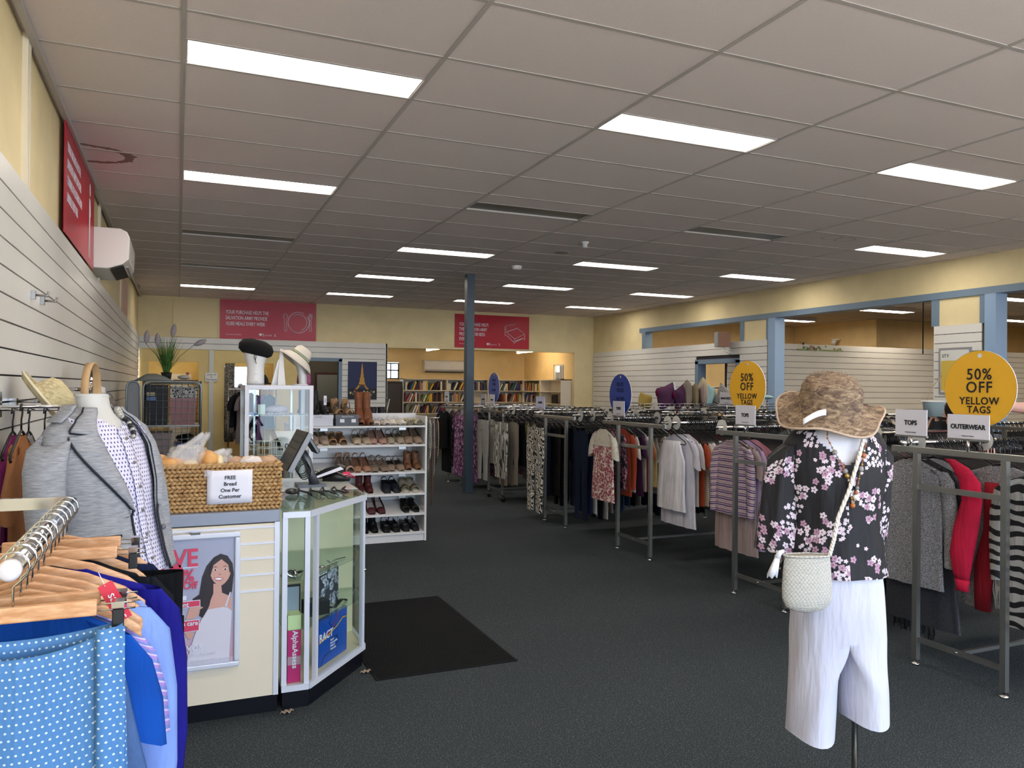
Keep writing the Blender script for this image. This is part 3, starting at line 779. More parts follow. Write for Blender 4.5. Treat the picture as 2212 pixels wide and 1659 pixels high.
flat('printed_strap', DRESS, P_([(690, 820), (750, 640), (765, 640), (712, 825)]), 3)
fc = [(640+118*sin(a)*(1 if cos(a) > 0 else 1-.28*cos(a)**2), 380-170*cos(a)) for a in [2*pi*k/24 for k in range(24)]][::-1]
flat('printed_face', SKIN, P_(fc), 4)
flat('printed_fringe', HAIR, P_([(640, 175), (740, 230), (770, 380), (745, 400), (730, 300), (650, 225), (560, 290), (525, 420), (515, 330), (560, 230)]), 5)
for ex in (580, 695):
    flat('printed_eye', mat('eye_white_print', 'e6dfe0', .4), P_([(ex-28, 350), (ex, 336), (ex+28, 352), (ex, 362)]), 5); flat('printed_iris', HAIR, P_([(ex-10, 341), (ex+10, 341), (ex+10, 361), (ex-10, 361)]), 6)
    flat('printed_brow', HAIR, P_([(ex-35, 325), (ex, 308), (ex+35, 322), (ex, 317)]), 5)
flat('printed_nose', mat('printed_shadow', 'a2705f', .4), P_([(612, 412), (650, 420), (645, 408), (622, 402)]), 5)
flat('printed_lips', mat('printed_lips', 'a8505a', .4), P_([(558, 448), (615, 440), (675, 462), (640, 492), (590, 482)]), 5)
flat('printed_teeth', PAPER, P_([(570, 454), (615, 448), (664, 464), (635, 480), (595, 473)]), 6)
def tx(s_, x, y, size, mt, sx=1, bold=0): 
    p = px(x*170/940+360, y*300/1659+1150); text('lettering', s_, size, mt, t, O+Vector((p[0], -.0035, p[1])), X_, Z_, sx=sx, bold=bold)
tx('SAVE', -190, 285, .112, PINKR, .85, .002); tx('50', -165, 560, .165, PINKR, .9, .003); tx('%', 222, 470, .077, PINKR, .85, .0015); tx('Off', 215, 558, .045, PINKR, 1, .001)
def bar(x0, y0, x1, y1, mt, d): flat('label_bar', mt, P_([(x0, y1), (x1, y1-20), (x1, y0-12), (x0, y0)]), d)
WB = mat('printed_white', 'dadbe8', .4)
bar(-100, 315, 385, 308, WB, 2)
bar(-100, 650, 255, 710, WB, 4); bar(-100, 712, 412, 800, WB, 4); bar(-100, 720, 405, 793, PINKR, 5); bar(-100, 885, 225, 945, WB, 4); bar(-100, 948, 405, 1095, WB, 4); bar(-100, 956, 398, 1088, PINKR, 5)
RT = mat('printed_crimson', 'b02d4e', .4)
O = O+Vector((0, -.004, 0))
tx('Tuesday', -62, 700, .028, RT, .9); tx('All discount', -60, 770, .029, WB, .9, .0006); tx('Monday', -60, 928, .028, RT, .9); tx('Health care', 55, 1000, .029, WB, .9, .0006); tx('discount', -20, 1062, .029, WB, .9, .0006)
tx('salvos', 120, 1305, .05, WB, 1); tx('S T O R E S', 160, 1340, .014, WB); tx('A BETTER TOMORROW', 10, 1380, .017, WB, 1.2)
for k in range(3): tx('discount offer off presentation of card at this store only', 240, 1450+26*k, .012, WB, .75)
B().box(.06, 3.765, .862, .10, 3.798, .872).obj('clip', CHROME, t)

# corner display cabinet of the counter
t = thing('corner_display_cabinet', 'angled glass counter cabinet with aluminium frame and glass shelves', 'display cabinet', (.7, 4.3, 0))
PL = [(.462, 3.80), (.588, 3.80), (.955, 4.26), (.955, 5.08), (.462, 5.08)]
def inset(p, d):
    cx, cy = .70, 4.45; return [(cx+(x-cx)*(1-d), cy+(y-cy)*(1-d)) for x, y in p]
def prism(b, pl, z0, z1):
    n = len(pl); return b.add([(x, y, z0) for x, y in pl]+[(x, y, z1) for x, y in pl], [tuple(range(n-1, -1, -1)), tuple(range(n, 2*n))]+[(i, (i+1) % n, n+(i+1) % n, n+i) for i in range(n)], smooth=False)
prism(B(), inset(PL, .03), 0, .09).obj('plinth', DARKV, t)
prism(B(), PL, .09, .115).obj('base_board', IVORY, t)
b = B()
def post(x, y, w=.02): b.box(x-w/2, y-w/2, .09, x+w/2, y+w/2, CT-.012)
for x, y in ((.474, 3.812), (.578, 3.812), (.945, 4.27), (.945, 5.07), (.474, 5.07)): post(x, y, .024)
def rail(p, q, z, h=.028, w=.02):
    p, q = Vector((*p, 0)), Vector((*q, 0)); d = (q-p).normalized(); nn = Vector((-d.y, d.x, 0))
    vs = [p+nn*s*w/2+Vector((0, 0, zz)) for zz in (z, z+h) for s in (-1, 1)]+[q+nn*s*w/2+Vector((0, 0, zz)) for zz in (z, z+h) for s in (-1, 1)]
    b.add(vs, [(0, 1, 3, 2), (4, 6, 7, 5), (0, 2, 6, 4), (1, 5, 7, 3), (0, 4, 5, 1), (2, 3, 7, 6)], smooth=False)
for i in range(4):
    rail(PL[i], PL[i+1], .09); rail(PL[i], PL[i+1], CT-.04)
# door stiles of the slanted face
rail((.588+.03, 3.80+.038), (.588+.045, 3.80+.057), .118, .79); rail((.93, 4.23), (.942, 4.243), .118, .79)
b.obj('frame', ALUW, t)
b = B()
b.add([(.486, 3.803, .12), (.566, 3.803, .12), (.566, 3.803, .91), (.486, 3.803, .91)], [(0, 1, 2, 3)], smooth=False); b.obj('pane', GLASS, t)
b = B(); b.add([(.625, 3.846, .12), (.935, 4.235, .12), (.935, 4.235, .91), (.625, 3.846, .91)], [(0, 1, 2, 3)], smooth=False); b.obj('pane', GLASS, t)
b = B(); b.add([(.953, 4.28, .12), (.953, 5.06, .12), (.953, 5.06, .91), (.953, 4.28, .91)], [(0, 1, 2, 3)], smooth=False); b.obj('pane', GLASS, t)
prism(B(), [(.462, 3.80), (.588, 3.80), (.955, 4.26), (.955, 4.45), (.462, 4.45)], CT-.010, CT-.002).obj('glass_top', GLASS, t)
prism(B(), [(.462, 4.45), (.955, 4.45), (.955, 5.08), (.462, 5.08)], CT-.016, CT).obj('rear_top', mat('pale_grey_top', 'b9bdb8', .15), t)
for z in (.365, .60):
    o = prism(B(), inset(PL, .05), z, z+.006).obj('glass_shelf', GLASS, t)
prism(B(), [(.474, 4.52), (.945, 4.52), (.945, 4.535), (.474, 4.535)], .115, CT-.02).obj('back_board', mat('cream_back_board', 'ddd7b4', .5), t)
B().lathe([(.001, 0), (.014, 0), (.016, .01), (.001, .014)], (0, 0, 0)).obj('lock', CHROME, t, local=True).location = (.25, -.04, .52)
# things in the cabinet
def solidbox(name, label, cat, c, d, mt, rz=0, bev=.002, group=None):
    o = B().cbox((0, 0, d[2]/2), d).obj(name, mt, bevel=bev); o.location = c; o.rotation_euler.z = rz; return tag(o, label, cat, group)
PINK = mat('magenta_box', 'c2286e', .4)
t = thing('boxed_book', 'tall magenta box with white lettering and pale green top in the glass cabinet', 'book', (.525, 3.86, .116))
B().cbox((.525, 3.88, .116+.125), (.062, .09, .25)).obj('magenta_sleeve', PINK, t); B().cbox((.525, 3.88, .116+.25+.035), (.062, .09, .07)).obj('pale_green_top', mat('pale_green_card', 'cfdca6', .5), t)
text('lettering', 'AlphaAssess', .036, PAPER, t, (.517, 3.834, .115+.248), -Z_, X_, bold=.0005)
B().box(.494, 3.8335, .2, .556, 3.8345, .24).obj('tape', mat('clear_tape', 'd8b0c0', .3, alpha=.5), t)
t = thing('book', 'large blue annual report book with red and yellow curves in the cabinet', 'book', (.77, 4.12, .116))
Ud = Vector((.62, .785, 0)).normalized(); O1 = Vector((.665, 3.975, .118)); Vd = Vector((0, 0, 1)); Nd = Ud.cross(Vd)
B().poly([(0, 0), (.30, 0), (.30, .235), (0, .235)], O1, Ud, Vd, .02).obj('cover', mat('royal_blue_cover', '1c4fae', .35), t)
text('lettering', 'RACT', .055, PAPER, t, O1+Ud*.0+Vd*.125, Ud, Vd, bold=.001); text('lettering', 'Royal\nAutomobile\nClub of\nTasmania', .016, PAPER, t, O1+Ud*.115+Vd*.1, Ud, Vd)
strokes(t, 'red_curve', mat('red_print2', 'c02438', .4), O1, Ud, Vd, [[(.0, .13), (.06, .135), (.12, .15), (.17, .18), (.2, .234)]], .004); strokes(t, 'yellow_curve', mat('yellow_print', 'e0b52c', .4), O1, Ud, Vd, [[(.0, .12), (.06, .13), (.13, .145), (.19, .16), (.25, .185), (.3, .18)]], .004)
strokes(t, 'blue_curve', mat('dark_blue_print', '14316e', .4), O1, Ud, Vd, [[(.02, .0), (.05, .04), (.15, .05), (.2, .08), (.19, .11), (.1, .11)], [(.14, .234), (.1, .2), (.13, .17)]], .004)
t = thing('magazine', 'grey illustrated city guide standing on the middle glass shelf', 'magazine', (.74, 4.2, .372))
def mel(tt):
    v = tt.n.new('ShaderNodeTexVoronoi'); v.inputs['Scale'].default_value = 22; tt.link(tt.obj(), v.inputs['Vector']); n = tt.noise(tt.obj(), 30, 4, 2)
    tt.base(tt.mix(tt.m('GREATER_THAN', v.outputs['Distance'], .55), tt.ramp(n, [(.35, '23262e'), (.5, '8d96a6'), (.62, 'cfd3de'), (.75, 'b46a84')]), '3a3f4a'))
O2 = Vector((.66, 4.05, .374))
B().poly([(0, 0), (.24, 0), (.24, .215), (0, .215)], O2, Ud, Vd, .008).obj('cover', mat('guide_cover', '8d96a6', .4, pat=mel), t)
B().poly([(0, .17), (.12, .175), (.12, .215), (0, .215)], O2+Nd*.001, Ud, Vd).obj('title_strip', BLACK, t); text('lettering', 'MELBOURNE', .024, PAPER, t, O2+Ud*-.028+Vd*.182+Nd*.002, Ud, Vd, bold=.0004)
solidbox('jewellery_box', 'black jewellery stand box on the lower glass shelf', 'box', (.66, 4.06, .372), (.11, .1, .07), BLACK, .3)
t = thing('photo_frame', 'small standing black photo frame behind the narrow pane', 'photo frame', (.53, 3.9, .372)); B().box(.495, 3.93, .373, .565, 3.942, .56).obj('frame', BLACK, t); B().box(.502, 3.927, .38, .558, 3.93, .55).obj('print', mat('pale_blue_print', '9aa6b8', .4), t)
tag(B().tube([(.50+.03*cos(a), 3.85+.03*sin(a), .63+.01*sin(2*a)) for a in [2*pi*k/16 for k in range(16)]], .010, 6, loop=True).obj('bangle', CHROME), 'chunky silver bangle on the upper glass shelf', 'bangle')
t = thing('wrist_watch', 'tan strap wrist watch on the upper glass shelf', 'watch', (.66, 4.0, .607)); B().grid(lambda u, v: (.64+.07*u, 3.95+.05*u+.022*v, .610+.012*sin(pi*u)), 8, 2).obj('strap', mat('tan_leather', '9a6a44', .5), t, solid=.003); B().lathe([(.001, 0), (.016, 0), (.016, .007), (.001, .008)], (.675, 3.985, .621)).obj('dial', CHROME, t)
tag(B().tube([(.74, 4.12, .612), (.78, 4.17, .614), (.84, 4.22, .612)], .003, 5).tube([(.72, 4.10, .63), (.735, 4.12, .614)], .002, 4).tube([(.73, 4.09, .63), (.74, 4.12, .614)], .002, 4).obj('silver_fork', STEEL), 'thin silver fork on the upper glass shelf', 'fork')
tag(B().tube([(.50, 3.9, .612), (.56, 3.93, .62), (.58, 3.98, .612)], .007, 6).obj('black_pen', BLACK), 'black barrelled pen on the upper glass shelf', 'pen')
tag(B().grid(lambda u, v: (.70+.16*u, 4.08+.16*u+.03*v, .374+.012*sin(3*pi*u+v)), 14, 2).obj('feather_strip', BLACK, solid=.006), 'black fluffy strip trailing along the lower glass shelf', 'scarf')

# ================================================================ BASKET OF BREAD
BX0, BX1, BY0, BY1, BZ0, BZ1 = -.12, .452, 3.85, 4.19, CT, 1.165
t = thing('wicker_basket', 'woven seagrass basket full of bread bags on the counter', 'basket', (.18, 4.02, CT))
random.seed(11)
def straw_pat(tt):
    n = tt.noise(tt.mapping(tt.obj(), (8, 8, 8)), 6, 3); r_ = tt.noise(tt.mapping(tt.obj(), (40, 40, 160)), 4, 2)
    tt.base(tt.mix(tt.m('MULTIPLY', r_, .5), tt.ramp(n, [(.3, '9c7448'), (.5, 'bb935f'), (.72, 'd3b07c')]), '7d5a35'))
STRAW = mat('seagrass', 'b98d58', .6, pat=straw_pat)
b = B()
rowsN = 12; pitch = (BZ1-BZ0)/rowsN
def wall(p0, p1):
    p0, p1 = Vector(p0), Vector(p1); L = (p1-p0).length; d = (p1-p0)/L; nn = Vector((d.y, -d.x, 0)); n_ = int(L/.021)
    for r_ in range(rowsN):
        for k in range(n_):
            c = p0+d*((k+.5+(.5 if (r_//2) % 2 else 0))*L/n_)+Vector((0, 0, BZ0+pitch*(r_+.5)))+nn*.004
            tilt = .45 if r_ % 2 else -.45
            ax = (d*cos(tilt)+Z_*sin(tilt)); ay = nn; az = ax.cross(ay)
            R = Matrix((ax, ay, az)).transposed()
            b.ball(c, (.0175, .008, .0082*random.uniform(.9, 1.1)), 6, 4, R)
wall((BX0, BY0, 0), (BX1, BY0, 0)); wall((BX1, BY0, 0), (BX1, BY1, 0)); wall((BX0, BY1, 0), (BX1, BY1, 0)); wall((BX0, BY0, 0), (BX0, BY1, 0))
b.obj('weave', STRAW, t)['kind'] = 'stuff'
b = B(); b.box(BX0+.004, BY0+.004, BZ0, BX1-.004, BY1-.004, BZ0+.01)
for a_ in ((BX0+.003, BY0+.003, BX1-.003, BY0+.006), (BX0+.003, BY1-.006, BX1-.003, BY1-.003), (BX0+.003, BY0+.003, BX0+.006, BY1-.003), (BX1-.006, BY0+.003, BX1-.003, BY1-.003)): b.box(a_[0], a_[1], BZ0, a_[2], a_[3], BZ1-.008)
b.obj('inner_shell', mat('dark_straw', '4f3722', .8), t)
b = B(); R_ = [(BX0, BY0), (BX1, BY0), (BX1, BY1), (BX0, BY1)]
for i in range(4):
    p, q = Vector((*R_[i], BZ1)), Vector((*R_[(i+1) % 4], BZ1)); n_ = int((q-p).length/.03)
    for k in range(n_):
        c = p.lerp(q, (k+.5)/n_); d = (q-p).normalized(); ax = (d+Z_*.25).normalized(); ay = d.cross(Z_); R = Matrix((ax, ay, ax.cross(ay))).transposed(); b.ball(c, (.022, .011, .008), 6, 4, R)
b.obj('rim', STRAW, t)
t = thing('paper_sign', 'white taped paper sign reading FREE Bread One Per Customer', 'sign', (.23, BY0-.018, .99))
Os = Vector((.128, BY0-.0135, .985)); Us = Vector((1, -.02, .01)).normalized(); Vs = Vector((0, -.02, 1)).normalized()
B().grid(lambda u, v: tuple(Os+Us*.198*u+Vs*.155*v+Vector((0, -.003*sin(pi*u), 0))), 8, 4).obj('sheet', PAPER, t, solid=.001)
for k, s_ in enumerate(('FREE', 'Bread', 'One Per', 'Customer')):
    text('lettering', s_, .024, INK, t, Os+Us*.10+Vs*(.113-.029*k)+Vector((0, -.0042, 0)), Us, Vs, align='CENTER', bold=.0004)
B().poly([(-.012, .13), (.02, .13), (.02, .16), (-.012, .16)], Os+Vector((0, -.004, 0)), Us, Vs).obj('tape', mat('clear_tape2', 'e4e4ec', .15, alpha=.35), t)
# bread
def crust(c1, c2): return lambda tt: tt.base(tt.ramp(tt.noise(tt.obj(), 12, 3), [(.3, c1), (.7, c2)]))
CR = mat('bread_crust', 'c98d4e', .5, pat=crust('b87a3c', 'dca866')); CR2 = mat('pale_bread', 'e6cfa0', .6, pat=crust('dcc08a', 'eeddb6'))
def bagmat():
    mt = mat('clear_plastic_bag', 'f4f4f4', .12, alpha=.22, spec=.8); return mt
BAG = bagmat()
def blob(c, r, seed, amp, n=16, m_=10, R=None, fr=5.):
    rnd = random.Random(seed); ph = [rnd.uniform(0, 6.28) for _ in range(6)]
    b = B(); b.ball((0, 0, 0), 1, n, m_)
    vs = []
    for p in b.v:
        k = 1+amp*(sin(fr*p.x+ph[0])*sin(fr*p.y+ph[1])+.6*sin(fr*1.9*p.z+ph[2]+3*p.x)*sin(fr*1.7*p.y+ph[3]))
        q = Vector((p.x*r[0]*k, p.y*r[1]*k, p.z*r[2]*k))
        if R is not None: q = R@q
        vs.append(q+Vector(c))
    b.v = vs; return b
buns = [('bread_bun', 'round golden bread bun at the left of the basket', (-.03, 3.95, 1.155), (.075, .055, .042), CR), ('bread_bun', 'second golden bun showing behind the blazer edge', (-.08, 4.05, 1.165), (.05, .05, .04), CR),
        ('bread_loaf', 'bagged loaf with brown crust end beside the crumpled bag', (.135, 3.98, 1.165), (.05, .09, .06), CR), ('sliced_loaf', 'pale cut loaf face in the middle of the basket', (.185, 3.97, 1.15), (.022, .07, .055), CR2), ('bread_loaf', 'pale bagged loaf lying under the crumpled bag', (.055, 3.97, 1.135), (.08, .08, .045), CR2)]
for n_, l_, c, r, mt in buns: o = blob((0, 0, 0), r, len(l_), .03).obj(n_, mt); o.location = c; tag(o, l_, 'bread')
o = blob((0, 0, 0), (.10, .09, .075), 4, .16, 30, 20, fr=9).obj('plastic_bag', BAG); o.location = (.05, 3.99, 1.175); tag(o, 'clear plastic bag wrapped around a pale loaf in the basket', 'plastic bag')
def crumple(seed, c, h, w):
    rnd = random.Random(seed); b = B()
    def fn(u, v):
        a = 2*pi*u; r = w*(1-.75*v)*(1+.22*sin(5*a+7*v)+.1*sin(11*a-9*v)); return (c[0]+r*cos(a)+.05*v*v+h*.35*v, c[1]+r*sin(a)*.7, c[2]+h*v+.012*sin(7*a+11*v))
    return b.grid(fn, 36, 12)
o = crumple(2, (0, 0, 0), .13, .075).obj('plastic_bag', BAG); o.location = (.03, 4.0, 1.17); tag(o, 'tall crumpled clear bag top standing up out of the basket', 'plastic bag')
o = crumple(5, (0, 0, 0), .05, .085).obj('plastic_bag', BAG); o.location = (.155, 4.0, 1.17); tag(o, 'low crumpled clear bag around the brown loaf', 'plastic bag')
KR = mat('brown_paper', 'b9977a', .7); 
for k, (l_, c, r, mt) in enumerate((('folded brown paper bag in the middle of the basket', (.27, 4.02, 1.15), (.05, .05, .035), KR), ('white paper wrapped bread with a twisted end', (.33, 3.97, 1.16), (.055, .05, .032), mat('white_paper_bag', 'd9cfcb', .7)), ('crinkled brown wrapped bread at right of the basket', (.41, 4.0, 1.155), (.055, .06, .03), KR), ('rear brown wrapped bread beside the far rim', (.43, 4.1, 1.155), (.035, .05, .028), KR))):
    o = blob((0, 0, 0), r, k+20, .13, 20, 12, fr=6).obj('wrapped_bread', mt); o.location = c; tag(o, l_, 'bread')

# ================================================================ TILL THINGS
t = thing('till_monitor', 'black touch-screen till monitor tilted back on a grey stand', 'monitor', (.72, 4.66, CT))
Rm = Matrix.Rotation(radians(-38), 3, 'Z')@Matrix.Rotation(radians(0), 3, 'X')
# screen plane: seen nearly edge-on, leaning back to the right
c0 = Vector((.57, 4.5, 1.055)); c1 = Vector((.68, 4.5, 1.265)); upv = (c1-c0).normalized(); sd = Vector((-.04, 1, 0)).normalized(); nn = sd.cross(upv).normalized()
if nn.x > 0: nn = -nn
def plate(b, O, U, V, w, h, th):
    b.add([O+U*a+V*c+nn*d for d in (0, th) for a, c in ((0, 0), (w, 0), (w, h), (0, h))], [(0, 1, 2, 3), (7, 6, 5, 4), (0, 4, 5, 1), (1, 5, 6, 2), (2, 6, 7, 3), (3, 7, 4, 0)], smooth=False); return b
plate(B(), c0, sd, upv, .34, .245, -.03).obj('screen_housing', mat('silver_grey_plastic', '8b8d92', .35), t, bevel=.004)
plate(B(), c0+nn*.0005, sd, upv, .34, .245, .006).obj('screen', mat('dark_screen', '15171c', .06), t, bevel=.003)
d0 = Vector((.688, 4.55, 1.27)); up2 = Vector((.072, 0, -.118)).normalized(); n2 = sd.cross(up2)
b = B(); b.add([d0+sd*a+up2*c+n2*d for d in (0, .022) for a, c in ((0, 0), (.16, 0), (.16, .135), (0, .135))], [(0, 1, 2, 3), (7, 6, 5, 4), (0, 4, 5, 1), (1, 5, 6, 2), (2, 6, 7, 3), (3, 7, 4, 0)], smooth=False); b.obj('customer_display', BLACKG, t, bevel=.004)
b = B(); b.tube([(.665, 4.66, 1.16), (.70, 4.66, 1.10), (.72, 4.66, 1.03), (.745, 4.66, .955)], [.022, .026, .022, .03], 10); b.cbox((.72, 4.66, .957), (.16, .16, .012)); b.obj('stand', mat('dark_grey_metal', '55585d', .35, .4), t)
b = B()
for k in range(4): b.tube([(.66+.035*cos(a)+.006*k, 4.6, 1.07+.045*sin(a)-.01*k) for a in [2*pi*q/14 for q in range(15)]], .0035, 5)
b.obj('cable', BLACK, t)
t = thing('card_terminal', 'slanted white and black card payment terminal with keypad', 'card terminal', (.86, 4.86, CT))
Rt = rot_z(radians(-20)); b = B(T=Matrix.Translation((.86, 4.86, CT+.002))@Rt)
b.loft([[(x, -.04, z0) , (x, .04, z0), (x, .04, z1), (x, -.04, z1)] for x, z0, z1 in ((-.10, .012, .03), (-.02, .04, .075), (.06, .06, .10), (.10, .05, .085))]); b.obj('body', BLACK, t, bevel=.004)
b = B(T=Matrix.Translation((.86, 4.86, CT+.002))@Rt); b.add([(-.10, -.042, .018), (.08, -.042, .09), (.10, -.042, .075), (-.08, -.042, .012)], [(0, 1, 2, 3)], smooth=False); b.obj('side_stripe', PAPER, t)
b = B(T=Matrix.Translation((.86, 4.86, CT+.002))@Rt); 
for k in range(9): b.cur = k % 3; b.cbox((-.08+.018*(k//3), -.022+.02*(k % 3), .045+.009*(k//3)), (.01, .011, .004))
b.obj('keypad', [mat('key_green', '3fae6a', .4), mat('key_red', 'c4392f', .4), PAPER], t)
b = B(T=Matrix.Translation((.86, 4.86, CT+.002))@Rt); b.loft([[(x, -.035, 0), (x, .035, 0), (x, .035, z1), (x, -.035, z1)] for x, z1 in ((-.03, .03), (.05, .05), (.13, .012))]); b.obj('dock', BLACK, t)
b = B(T=Matrix.Translation((.86, 4.86, CT+.002))@Rt); b.tube([(.10, -.02, .03), (.14, -.03, .04), (.16, .0, .02), (.12, .02, .02)], .004, 5); b.cbox((.115, -.03, .05), (.04, .02, .014)); b.obj('pink_tab', mat('hot_pink', 'd92a55', .5), t)
t = thing('service_bell', 'round chrome counter bell behind the card terminal', 'bell', (.82, 5.03, CT)); b = B().lathe([(.045, 0), (.045, .01), (.001, .011)], (.82, 5.03, CT)); b.obj('base', BLACK, t); B().lathe([(.04, .012), (.038, .025), (.028, .04), (.008, .048), (.001, .056)], (.82, 5.03, CT)).obj('dome', CHROME, t)
tag(blob((0, 0, 0), (.035, .06, .016), 3, .02).obj('computer_mouse', BLACK), 'flat black mouse beside the basket', 'mouse').location = (.57, 4.32, CT+.016)
b = B(); random.seed(8)
pts = [(.60+.27*k/30+.01*sin(k*1.7), 4.30+.12*sin(k*.9), CT+.006+.012*abs(sin(k*1.3))) for k in range(31)]; b.tube(pts, .005, 6); tag(b.obj('tangled_cable', BLACK), 'tangled black cables lying across the counter top', 'cable')
solidbox('receipt_pad', 'small purple and brown pad behind the card terminal', 'pad', (.93, 5.02, CT), (.05, .05, .035), mat('purple_pad', '6d4258', .6), .3)

# floor mat and torn paper
b = B()
b.box(.965, 4.005, 0, 1.77, 5.45, .006)
for k in range(88): y = 4.02+k*.0163; b.box(.975, y, .006, 1.76, y+.008, .009)
tag(b.obj('floor_mat', RUBBER), 'black ribbed rubber mat lying on the carpet beside the counter', 'mat')
for k, (x, y, l_) in enumerate(((.475, 3.785, 'crumpled scrap of brown paper at the counter foot'), (.93, 4.16, 'torn tape scrap at the cabinet corner foot'))):
    b = B().grid(lambda u, v: (x+.05*(u-.5)+.02*v, y+.03*(v-.5)-.02, .004+.012*abs(sin(7*u+3*v))), 8, 6); tag(b.obj('paper_scrap', mat('beige_scrap', 'b09a86', .8), solid=.001), l_, 'paper scrap')

# ================================================================ TALL GLASS DISPLAY CABINET
DX0, DX1, DY0, DY1, DH = .468, .975, 6.20, 6.68, 1.537
t = thing('tall_display_cabinet', 'tall glass display cabinet with white frame behind the till', 'display cabinet', ((DX0+DX1)/2, (DY0+DY1)/2, 0))
b = B()
for x in (DX0, DX1-.03):
    for y in (DY0, DY1-.03): b.box(x, y, .1, x+.03, y+.03, DH)
for z in (.1, DH-.03):
    b.box(DX0+.03, DY0, z, DX1-.03, DY0+.03, z+.03); b.box(DX0+.03, DY1-.03, z, DX1-.03, DY1, z+.03); b.box(DX0, DY0+.03, z, DX0+.03, DY1-.03, z+.03); b.box(DX1-.03, DY0+.03, z, DX1, DY1-.03, z+.03)
b.obj('frame', mat('white_frame', 'dcdbe2', .35), t)
B().box(DX0, DY0, 0, DX1, DY1, .1).obj('base', WHITEM, t)
B().box(DX0+.01, DY0+.01, DH-.008, DX1-.01, DY1-.01, DH-.001).obj('top_panel', mat('dark_top', '3a3a3c', .4), t)
for z in (.55, .92, 1.30): B().box(DX0+.03, DY0+.03, z, DX1-.03, DY1-.03, z+.006).obj('glass_shelf', GLASS, t)
for f_ in (((DX0+.03, DY0+.012), (DX1-.03, DY0+.012)), ((DX0+.012, DY0+.03), (DX0+.012, DY1-.03)), ((DX1-.012, DY0+.03), (DX1-.012, DY1-.03))):
    (x0, y0), (x1, y1) = f_; B().add([(x0, y0, .13), (x1, y1, .13), (x1, y1, DH-.03), (x0, y0, DH-.03)], [(0, 1, 2, 3)], smooth=False).obj('pane', GLASS, t)
b = B(); b.box(DX0+.1, DY1-.03, .1, DX0+.115, DY1-.02, DH-.03); b.box(DX1-.115, DY1-.03, .1, DX1-.10, DY1-.02, DH-.03); b.obj('shelf_upright', STEEL, t)
# things standing in it
solidbox('white_card_box', 'small pale green card box on the top glass shelf', 'box', (.60, 6.34, 1.307), (.055, .04, .08), mat('mint_card', 'c5d2cb', .5))
solidbox('book', 'blue topped book lying on the top glass shelf', 'book', (.53, 6.40, 1.307), (.10, .14, .015), mat('blue_cover2', '4a5fa6', .4))
tag(blob((0, 0, 0), (.09, .06, .035), 9, .12, 20, 12, fr=7).obj('folded_scarf', mat('scarf_print', 'd8d3da', .8, pat=p_check('dcd8de', '7d93ad', 'b98a93', .03))), 'folded pale patterned scarf on the top glass shelf', 'scarf').location = (.72, 6.38, 1.345)
tag(B().tube([(.64+.2*k/20, 6.26+.01*sin(k*2), 1.312+.006*(k % 2)) for k in range(21)], .009, 6).obj('beaded_trim', mat('bead_print', 'c99aa8', .4, pat=p_dots('d8c5cc', '2c3550', .012, .3))), 'string of pink and navy beads along the glass shelf edge', 'beads')
t = thing('wire_basket', 'small white wire basket of scissors and pens in the tall cabinet', 'basket', (.66, 6.36, .927))
b = B()
for z in (.93, .99, 1.05, 1.10): b.tube([(.58, 6.28, z), (.76, 6.28, z), (.76, 6.42, z), (.58, 6.42, z)], .003, 4, loop=True)
for x in (.58, .62, .67, .71, .76): b.tube([(x, 6.28, .93), (x, 6.28, 1.10)], .0025, 4); b.tube([(x, 6.42, .93), (x, 6.42, 1.10)], .0025, 4)
b.obj('wire_frame', WHITE, t)
random.seed(2); SC = [mat('navy_handle', '24244e', .4), mat('red_bits', 'b3253a', .5), mat('yellow_bits', 'd8c02c', .5), CHROME]
for k in range(4):
    b = B().tube([(.79+.012*cos(a)+.03*k, 6.3, 1.06+.02*sin(a)) for a in [2*pi*q/10 for q in range(10)]], .004, 5, loop=True); b.tube([(.79+.03*k, 6.3, 1.04), (.77+.03*k, 6.3, .94)], .004, 5)
    tag(b.obj('scissors', SC[0] if k < 3 else SC[2]), ['navy handled scissors nearest the wire basket', 'second navy handled scissors in the cabinet', 'third navy handled scissors in the cabinet', 'yellow handled scissors in the cabinet'][k], 'scissors')
solidbox('red_pouch', 'red pouch on the middle glass shelf', 'pouch', (.66, 6.33, .932), (.09, .06, .05), SC[1], .3)
t = thing('paper_stand', 'white papers leaning on a black stand inside the tall cabinet', 'papers', (.75, 6.5, .927)); b = B().grid(lambda u, v: (.68+.2*u, 6.46+.03*v, .93+.24*v), 1, 1); b.obj('sheet', PAPER, t, solid=.002); B().add([(.66, 6.44, 1.20), (.70, 6.43, 1.20), (.78, 6.43, 1.02), (.75, 6.44, 1.02)], [(0, 1, 2, 3)], smooth=False).obj('stand', BLACK, t, solid=.006)
